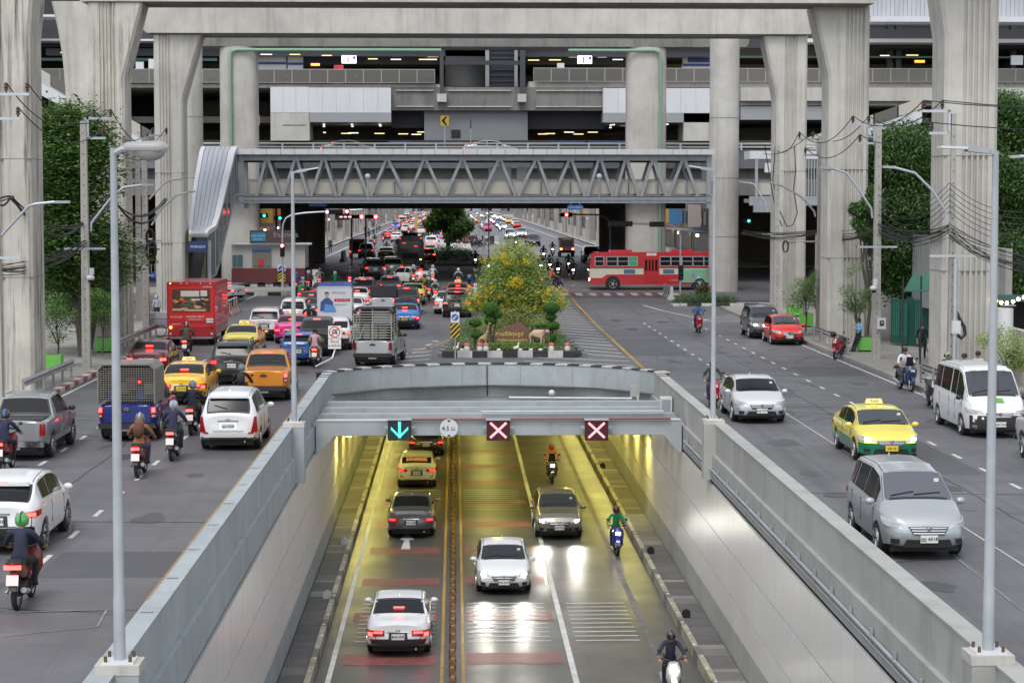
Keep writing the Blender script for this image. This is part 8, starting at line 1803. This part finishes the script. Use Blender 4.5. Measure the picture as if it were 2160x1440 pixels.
# bracketed street lights
def arm_lamp(pts, Y, label, r=.05):
    P0 = at(*pts[0], Y); t = thing('bracket_lamp', label, 'street lamp', P0, 0, 'bracket street lights'); V = [at(x_, y_, Y)-P0 for x_, y_ in pts]
    MB().tube(V[:-1], r, 8).build('arm', galv, t, smooth=40); MB().bar(V[-2], V[-1], .22, .09).build('lamp_head', lampg, t); return t
for pts, Y, lb in (([(1692, 862-424), (1685, 780-374), (1660, 395), (1640, 385), (1622, 384), (1600, 384)], 110, 'bent bracket light in front of the cable wound pier'), ):
    pass
arm_lamp([(1618, 448), (1612, 425), (1590, 388), (1580, 386), (1560, 383)], 128, 'bracket street light left of the cable wound pier'); arm_lamp([(1720, 457), (1717, 445), (1690, 415), (1650, 392), (1625, 385), (1605, 384)], 112, 'bracket street light crossing the cable wound pier')
arm_lamp([(1840, 460), (1838, 440), (1815, 405), (1785, 365), (1755, 355), (1730, 353)], 95, 'bracket street light crossing the second right pier'); arm_lamp([(1995, 462), (1995, 445), (1965, 400), (1930, 365), (1885, 353), (1862, 352)], 80, 'bracket street light in front of the right tree'); arm_lamp([(2200, 335), (2180, 330), (2150, 330), (2130, 331)], 66, 'tip of a street light at the right edge')
arm_lamp([(-5, 505), (0, 500), (60, 435), (75, 430), (115, 426), (148, 426)], 75, 'bracket street light crossing the nearest left pier'); arm_lamp([(192, 488), (193, 470), (240, 410), (262, 395), (300, 390), (325, 390)], 91, 'bracket street light behind the nearest lamp post'); arm_lamp([(315, 420), (345, 388), (360, 380), (383, 377), (396, 375)], 111, 'upper bracket street light by the third left pier'); arm_lamp([(320, 475), (340, 440), (372, 412), (395, 406), (412, 404)], 111, 'lower bracket street light by the third left pier')
# globe lamps of the footbridge
for px in (775, 1265): p = at(px, 372, 148); t = thing('globe_lamp', 'globe lamp on a thin pole in front of the %s half of the footbridge' % ('left' if px < 1000 else 'right'), 'street lamp', (p.x, 148.5, 7.5), 0, 'globe lamps'); MB().tube([(0, 0, 0), (0, 0, 1.5)], .035).build('pole', galv, t); MB().ball((0, 0, p.z-7.5), .2, 14, 8).build('globe', cladw, t, smooth=60)
# guard rails, meter boxes, cameras
rail_m = mat('dull guard rail', (.36, .37, .37), .5, .4, var=.2, scale=2, streak=.3)
def guard_rail(x, y0, y1, label):
    t = thing('guard_rail', label, 'guard rail', (x, y0, .15), 0, 'corrugated guard rails'); L = y1-y0
    MB().prism([(-.03, .48), (.05, .54), (-.03, .6), (-.03, .64), (.05, .7), (-.03, .78), (-.06, .78), (.02, .7), (-.06, .64), (-.06, .6), (.02, .54), (-.06, .48)], 0, L).build('beam', rail_m, t)
    n = max(2, int(L/2)+1)
    for i in range(n): MB().b2(-.14, -.06, -.04, .04, 0, .76).build('post', rail_m, t).location = (0, .2+(L-.4)*i/(n-1), 0)
guard_rail(-15.75, 76.5, 86.5, 'guard rail at the foot of the nearest left pier'); guard_rail(-15.9, 98, 112, 'guard rail beside the second left pier'); guard_rail(18.75, 98.5, 108, 'guard rail behind the parked red scooter'); guard_rail(18.75, 72, 83, 'guard rail behind the white minibus')
def wall_box(px, py, Y, w_, h_, label, m=cladw, win=True):
    p = at(px, py, Y); t = thing('meter_box', label, 'box', (p.x, Y, p.z)); MB().box(0, 0, 0, w_, .25, h_).build('box_body', m, t)
    MB().box(0, -.13, .02, w_*.5 if win else w_*.8, .02, h_*.5 if win else h_*.85).build('door', black if win else cladw, t)
    if win: MB().box(0, -.145, .05, w_*.25, .01, h_*.25).build('dial', cladg, t)
    return t
wall_box(1859, 682, 95.4, .38, .5, 'grey meter box with dark window on the right utility pole'); wall_box(2016, 690, 80.2, .33, .50, 'plain grey cable box on the nearest right pier', win=False)
p = at(2014, 700, 80.2); t = thing('cable_conduit', 'black hose looping from the conduit into the grey cable box on the nearest right pier', 'pipe', (p.x, 80.2, .3)); hh_ = [at(x_, y_, 80.2)-Vector((p.x, 80.2, .3)) for x_, y_ in ((2012, 645), (2022, 668), (2034, 690), (2036, 705), (2028, 713), (2018, 705))]; MB().tube(hh_, .07, 8).build('hose', plastic, t, smooth=50); MB().tube([(0, 0, 0), (0, 0, at(2014, 545, 80.2).z-.3)], .1, 8).build('conduit', galv, t)
for px, py, Y, lb in ((1843, 608, 95.2, 'white dome camera on the right utility pole'), (191, 586, 91.2, 'white dome camera on the left utility pole')): p = at(px, py, Y); t = thing('dome_camera', lb, 'camera', (p.x, Y, p.z)); MB().ball((0, 0, 0), .17, 12, 8, sq=(1.1, 1, .8)).build('dome', cladw, t, smooth=60); MB().box(.06, 0, .28, .18, .18, .3).build('camera_case', cladw, t); MB().ball((0, -.02, -.1), .12, 10, 6).build('lens', black, t)
# green gate, wall, awning, stall on the right
t = thing('green_gate', 'dark green metal gate with floral scrolls behind the walking woman', 'gate', (at(1878, 640, 104).x, 104, .15)); gg_ = mat('gate green', (.012, .09, .065), .5)
def gatepanel(x0, y0, x1, y1, z1):
    o = t.location; MB().add([(x0-o.x, y0-o.y, .1), (x1-o.x, y1-o.y, .1), (x1-o.x, y1-o.y, z1), (x0-o.x, y0-o.y, z1), (x0-o.x, y0-o.y+.08, .1), (x1-o.x, y1-o.y+.08, .1), (x1-o.x, y1-o.y+.08, z1), (x0-o.x, y0-o.y+.08, z1)], [(0, 1, 2, 3), (4, 7, 6, 5), (0, 4, 5, 1), (3, 2, 6, 7), (0, 3, 7, 4), (1, 5, 6, 2)]).build('gate_panel', gg_, t)
    for i in range(1, 5):
        f = i/5; xx, yy = x0+(x1-x0)*f-o.x, y0+(y1-y0)*f-o.y-.04; MB().bar((xx, yy, .5), (xx, yy, z1-.2), .03).build('gate_bar', mat('gate light green', (.06, .2, .15), .5), t)
for i, (a, b) in enumerate(((1880, 1898), (1899, 1913), (1926, 1945))): gatepanel(at(a, 640, 105-i*.5).x, 105-i*.6, at(b, 640, 104.5-i*.5).x, 104.4-i*.6, 2.35)
for px, Y in ((1919, 104.2), (1950, 103.4)): MB().box(at(px, 640, Y).x-t.location.x, Y-104, 1.2, .3, .3, 2.5).build('gate_post', gg_, t)
t = thing('boundary_wall', 'grey rendered wall with corrugated sheets behind the right trees', 'wall', (22.2, 0, .15)); MB().b2(0, .3, 60, 90, 0, 2.2).build('render', conc, t); MB().b2(1.7, 2.0, 90, 138, 0, 5.2).build('render', conc, t)
me = MB().prism([(0, 0), (.12, .06), (.3, .06), (.42, 0), (.42, .02), (0, .02)], 2.0, 5.6, 'XY').mesh('corrugated_sheet', mat('corrugated grey', (.26, .27, .27), .6, var=.1, scale=1.5, streak=.3))
for i in range(22): ob('corrugated_sheet', me, t, (1.1, 96+i*.44, 0), R(90))
p = at(1916, 575, 92); t = thing('awning', 'sloping green awning on posts beside the right trees', 'awning', (p.x, 92, .15)); MB().add([(-.2, 0, p.z-.95), (.9, 0, p.z-.95), (1.4, 1.3, p.z-.25), (.5, 1.3, p.z-.25), (-.2, 0, p.z-1.0), (.9, 0, p.z-1.0), (1.4, 1.3, p.z-.3), (.5, 1.3, p.z-.3)], [(0, 1, 2, 3), (4, 7, 6, 5), (0, 4, 5, 1), (3, 2, 6, 7), (0, 3, 7, 4), (1, 5, 6, 2)]).build('sheet', mat('awning green', (.05, .18, .12), .6, var=.15, scale=3), t); MB().tube([(.6, .1, 0), (.6, .1, p.z-.3)], .04).tube([(-.2, .1, 0), (-.2, .1, p.z-.3)], .04).build('post', steel_dk, t)
p = at(2140, 700, 84); t = thing('market_stall', 'dark open stall with string lights at the right edge', 'stall', (p.x+1.5, 84, .15)); MB().b2(-2.2, 4, 0, 4, 3.2, 3.3).build('roof', gg_, t); MB().b2(-2.2, 4, 3.9, 4, 0, 3.2).build('back_wall', dark_in, t); MB().b2(-1.6, 3, .5, 1.4, 0, .9).build('counter', mat('dark counter', (.06, .07, .08), .6), t)
for x in (-2.2, .3, 3): MB().tube([(x, 0, 0), (x, 0, 3.2)], .05).build('post', steel_dk, t)
t = thing('string_lights', 'string of warm bulbs along the stall at the right edge', 'light', at(2092, 630, 83)); bulb = glow('warm bulb', (1, .75, .4), 9); o0 = t.location
pts = [at(x_, y_, 83)-o0 for x_, y_ in ((2092, 632), (2101, 635), (2112, 638), (2124, 639), (2137, 636), (2148, 631), (2160, 627), (2180, 634))]; MB().tube(pts, .012, 5).build('cord', wirem, t)
for q in pts: MB().ball(q, .075, 8, 6).build('bulb', bulb, t)
t = thing('round_post', 'white round post beside the stall', 'post', (at(2119, 700, 81).x, 81, .15)); MB().lathe([(0, 0), (.33, 0), (.33, 3.1), (0, 3.1)], 20).build('post_body', cladw, t, smooth=40); MB().box(.1, -.1, 3.2, .5, .4, .04).build('solar_panel', cladg, t)
# food cart
p = G(340, 712, .15); t = thing('food_cart', 'small metal food cart with a bicycle wheel beside the red truck', 'cart', (p.x-.2, p.y+1, .15)); MB().b2(-.6, .6, -.35, .35, .45, .95).build('cart_box', galv, t); MB().tube([(-.6, -.35, .95), (-.6, -.35, 1.7)], .02).tube([(.6, -.35, .95), (.6, -.35, 1.7)], .02).build('post', galv, t); MB().lathe([(.28, -.02), (.32, 0), (.28, .02)], 20, axis='Y', c=(.1, -.4, .32)).build('wheel', rubber, t); MB().b2(-.6, .6, -.3, .3, 1.0, 1.3).build('display_case', cladw, t)
# barriers near the junction
def barrier(px, py, n, cols, label, name='concrete_barrier', step=1.0, head=0, h=.85):
    p = G(px, py); t = thing(name, label, 'barrier', (p.x, p.y, zg(p.y)), R(head)); me = [MB().prism([(-.30, 0), (.30, 0), (.28, .12), (.12, .35), (.09, h), (-.09, h), (-.12, .35), (-.28, .12)], -step/2+.01, step/2-.01, 'YZ' if False else 'XZ').mesh('segment', m_) for m_ in cols]
    for i in range(n): ob('segment', me[i % len(cols)], t, (0, i*step, 0))
    return t
barrier(536, 604, 9, (kerb_w, kerb_k), 'tall black and white barrier in front of the maroon wall', head=-90, h=1.35, step=.62); barrier(1416, 632, 7, (kerb_w, kerb_k), 'black and white barrier segments in front of the corner bed by the bus', head=0, step=.7, h=.95)
rwb = barrier(478, 668, 9, (kerb_r, kerb_w), 'red and white barrier row right behind the red truck', step=.75, h=1.0); barrier(722, 552, 5, (kerb_r, kerb_w), 'red and white barrier by the far left pavement', step=1.2, h=1.1); barrier(1048, 515, 6, (kerb_w, kerb_k), 'black and white blocks at the nose of the far median', head=90, step=.7, h=1.2)
for yy in range(0): pass
struct(MB().b2(15.2, 30, 145.5, 151.5, 0, .18).build('corner_pavement', pave)); struct(MB().b2(-40, -11.4, 156.5, 175, .2, .62).build('corner_pavement', pave))
kk = [MB().b2(-.5, .5, -.15, .15, 0, .3).mesh('kerb_stone', m_) for m_ in (kerb_w, kerb_k)]
for i in range(8): struct(ob('kerb_stone', kk[i % 2], None, (15.7+i*1.0, 145.3, .0)))
for i in range(8): struct(ob('kerb_stone', kk[i % 2], None, (-18.5+i*1.0, 156.3, zg(156)-.03)))
o = ob('corner_shrubs', leafmesh('s', lf_dark, [(15.9+.6*i, 147, .45, .5, .6, .35) for i in range(7)]+[(17.6, 148, .9, .6, .6, .5)], 5000, .14, 61)); tag(o, 'low shrubs in the corner bed between bus and round pier', 'shrubs')
stuff(ob('corner_flowers', leafmesh('s', leaf_mat('red leaf', (.15, .02, .03), (.3, .06, .06)), [(17.7, 148, 1.2, .5, .5, .3)], 500, .14, 62)), 'dark red foliage above the corner bed', 'plants')
# small white building with maroon wall
SY2 = 167.0
b_ = thing('kiosk_building', 'small white building with a blue shop sign above a maroon wall', 'building', (0, 0, 0)); cream = mat('cream wall', (.45, .44, .42), .7, var=.08, scale=.6); maro = mat('maroon wall', (.13, .03, .03), .7, var=.15, scale=.6)
def Q(nm, m, a, b, ya, yb, dy=0.0, par=None, Y=SY2): return MB().b2(at(a, 0, Y).x, at(b, 0, Y).x, Y-dy-.1, Y+(4 if dy == 0 else 0), at(0, yb, Y).z, at(0, ya, Y).z).build(nm, m, par or b_)
Q('wall', cream, 484, 640, 516, 566); Q('maroon_wall', maro, 484, 640, 566, 596, .2); Q('roof_slab', cladw, 484, 655, 512, 516, .4)
for a, b in ((486, 494), (496, 507)): Q('window', mat('teal window', (.04, .12, .14), .2, spec=.8), a, b, 538, 562, .1)
Q('shop_window', mat('dim shop window', (.16, .17, .15), .25, spec=.7), 528, 568, 525, 562, .1); Q('shop_banner', blue_s, 528, 566, 525, 529, .2); o = Q('poster_shape', red_s, 541, 551, 546, 560, .2)
Q('sign_board', mat('brown sign board', (.09, .05, .055), .5), 524, 620, 486, 512, .5); s_b = Q('blue_sign', mat('cyan board', (.03, .22, .38), .5), 527, 558, 491, 509, .6)
text('Lapin dental', .22, mat('pale cyan text', (.45, .62, .65), .5), s_b, ((at(542, 0, SY2)).x, SY2-.72, at(0, 497, SY2).z)); text('DENTIST', .17, MATS['pale cyan text'], s_b, ((at(542, 0, SY2)).x, SY2-.72, at(0, 505, SY2).z)); text('ร้านอาหาร', .5, mat('pale text', (.35, .3, .3), .5), b_, ((at(600, 0, SY2)).x, SY2-.62, at(0, 496, SY2).z))
# footbridge support & dark clutter under it
# ================================================================ FAR STREET
far = random.Random(77)
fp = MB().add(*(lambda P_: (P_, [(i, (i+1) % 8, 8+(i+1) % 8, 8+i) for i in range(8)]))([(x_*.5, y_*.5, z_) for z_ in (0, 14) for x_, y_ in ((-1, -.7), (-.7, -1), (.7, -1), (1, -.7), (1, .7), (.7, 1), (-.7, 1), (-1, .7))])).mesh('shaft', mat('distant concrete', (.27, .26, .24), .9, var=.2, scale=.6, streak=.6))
for sd, X in ((-1, -18.6), (1, 21.2)):
    for i in range(14):
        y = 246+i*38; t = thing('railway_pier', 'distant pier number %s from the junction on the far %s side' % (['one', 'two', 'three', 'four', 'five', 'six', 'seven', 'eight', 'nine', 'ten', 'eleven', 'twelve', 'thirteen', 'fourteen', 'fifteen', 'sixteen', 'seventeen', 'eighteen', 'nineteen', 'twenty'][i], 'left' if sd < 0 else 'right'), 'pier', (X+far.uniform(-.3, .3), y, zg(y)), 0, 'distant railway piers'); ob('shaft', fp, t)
cols_ = [(.17, .13, .09), (.11, .11, .105), (.19, .17, .15), (.08, .07, .06), (.16, .09, .06), (.06, .08, .09)]
pole_me = MB().tube([(0, 0, 0), (0, 0, 9)], .12, 6).mesh('post', pole_m)
for sd in (-1, 1):
    X = -26.5 if sd < 0 else 29
    for i in range(26):
        y = 214+i*20; wd = 19; h = far.uniform(9, 13); c = cols_[(i*3+(sd > 0)*2) % 6]; m_ = mat('shophouse %d' % (i % 6), c, .8, var=.15, scale=.4)
        t = thing('shophouse', 'distant shophouse %s in the far %s row of the street' % (['nearest the junction', 'second', 'third', 'fourth', 'fifth', 'sixth', 'seventh', 'eighth', 'ninth', 'tenth', 'eleventh', 'twelfth', 'thirteenth', 'fourteenth', 'fifteenth', 'sixteenth', 'seventeenth', 'eighteenth', 'nineteenth', 'twentieth', '21st', '22nd', '23rd', '24th', '25th', 'at the far end'][i], 'left' if sd < 0 else 'right'), 'building', (X, y, zg(y)), 0, 'distant shophouses')
        x0, x1 = (-10, 0) if sd < 0 else (0, 10); f = 0 if sd < 0 else 0
        MB().b2(x0, x1, 0, wd, 0, h).build('wall', m_, t); s_ = 1 if sd < 0 else -1
        for fl_ in range(1, int(h/3)):
            for q in range(4 if i < 14 else 2): MB().box(s_*.04, 2.4+q*4.6 if i < 14 else 4+q*9, fl_*3+1.3, .1, 2.6, 1.5).build('window', glass_m, t)
        MB().box(s_*.04, wd/2, 1.3, .1, wd-2, 2.4).build('shopfront', mat('dark shopfront', (.05, .045, .04), .4), t)
        MB().box(s_*.8, wd/2, 2.75, 1.6, wd-1, .12).build('canopy', mat('canopy %d' % (i % 3), ((.30, .06, .05), (.05, .12, .25), (.3, .28, .22))[i % 3], .6), t)
        if i < 16: MB().box(s_*.9, 3+far.uniform(0, 10), 4.6, 1.5, .15, 2.6).build('shop_sign', mat('shop sign %d' % (i % 4), ((.5, .14, .08), (.55, .5, .45), (.06, .2, .4), (.5, .35, .08))[i % 4], .5), t)
        if i < 12: MB().box(s_*1.2, 5, 2.4, .25, .5, .25).build('lit_shop_lamp', glow('shop lamp', (1, .78, .45), 8), t)
    for i in range(24):
        y = 209+i*9+far.uniform(-3, 3); t = thing('lamp_standard', 'thin distant post %s along the far %s pavement' % (['one', 'two', 'three', 'four', 'five', 'six', 'seven', 'eight', 'nine', 'ten', 'eleven', 'twelve', 'thirteen', 'fourteen', 'fifteen', 'sixteen', 'seventeen', 'eighteen', 'nineteen', 'twenty', 'twenty one', 'twenty two', 'twenty three', 'at the far end'][i], 'left' if sd < 0 else 'right'), 'post', ((-17.6 if sd < 0 else 20.3)+far.uniform(-.4, .4), y, zg(y)), 0, 'distant roadside posts'); ob('post', pole_me, t)
struct(MB().b2(-2.6, 2.0, 240, 700, 1.2, 1.75).build('far_median', conc)); struct(MB().b2(-2.0, 3.0, 205, 240, .9, 1.35).build('median_nose', pave))
for px, Y, h_, lb in ((878, 330, 12, 'lamp column with yellow band in the far median'), (1031, 232, 8, 'thin post standing in the far median gap'), (1021, 262, 9, 'second thin post in the far median'), (1011, 285, 9, 'third thin post in the far median')):
    p = at(px, 450, Y); t = thing('lamp_standard', lb, 'post', (p.x, Y, zg(Y))); MB().tube([(0, 0, 0), (0, 0, h_)], .16 if Y > 300 else .07, 8).build('post', galv, t)
    if Y > 300: MB().b2(-.25, .25, -.2, 0, 1.8, 4.0).build('yellow_band', mat('yellow band', (.5, .33, .05), .6), t)
# end of the road: distant mass of buildings and greenery
eb = MB()
for i in range(46): x = -130+i*5.8+far.uniform(-1, 1); eb.b2(x, x+5.2, 1250+far.uniform(-40, 40), 1330, 0, far.uniform(14, 36))
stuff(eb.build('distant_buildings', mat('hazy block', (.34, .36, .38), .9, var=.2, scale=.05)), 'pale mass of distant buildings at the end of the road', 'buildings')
for sd in (-1, 1):
    for i in range(5):
        t = thing('apartment_block', 'large city block %s beside the junction on the %s, mostly hidden' % (['one', 'two', 'three', 'four', 'five'][i], 'left' if sd < 0 else 'right'), 'building', (sd*(62+i*4), 60+i*70, 0)); MB().b2(-12, 12, 0, 50, 0, 14+4*(i % 3)).build('wall', mat('block %d' % (i % 3), cols_[i % 3], .8, var=.1, scale=.2), t)
        for fl_ in range(4):
            for q in range(6): MB().box(-sd*12.05, 5+q*8, 2.5+fl_*3.2, .12, 3.5, 1.6).build('window', glass_m, t)
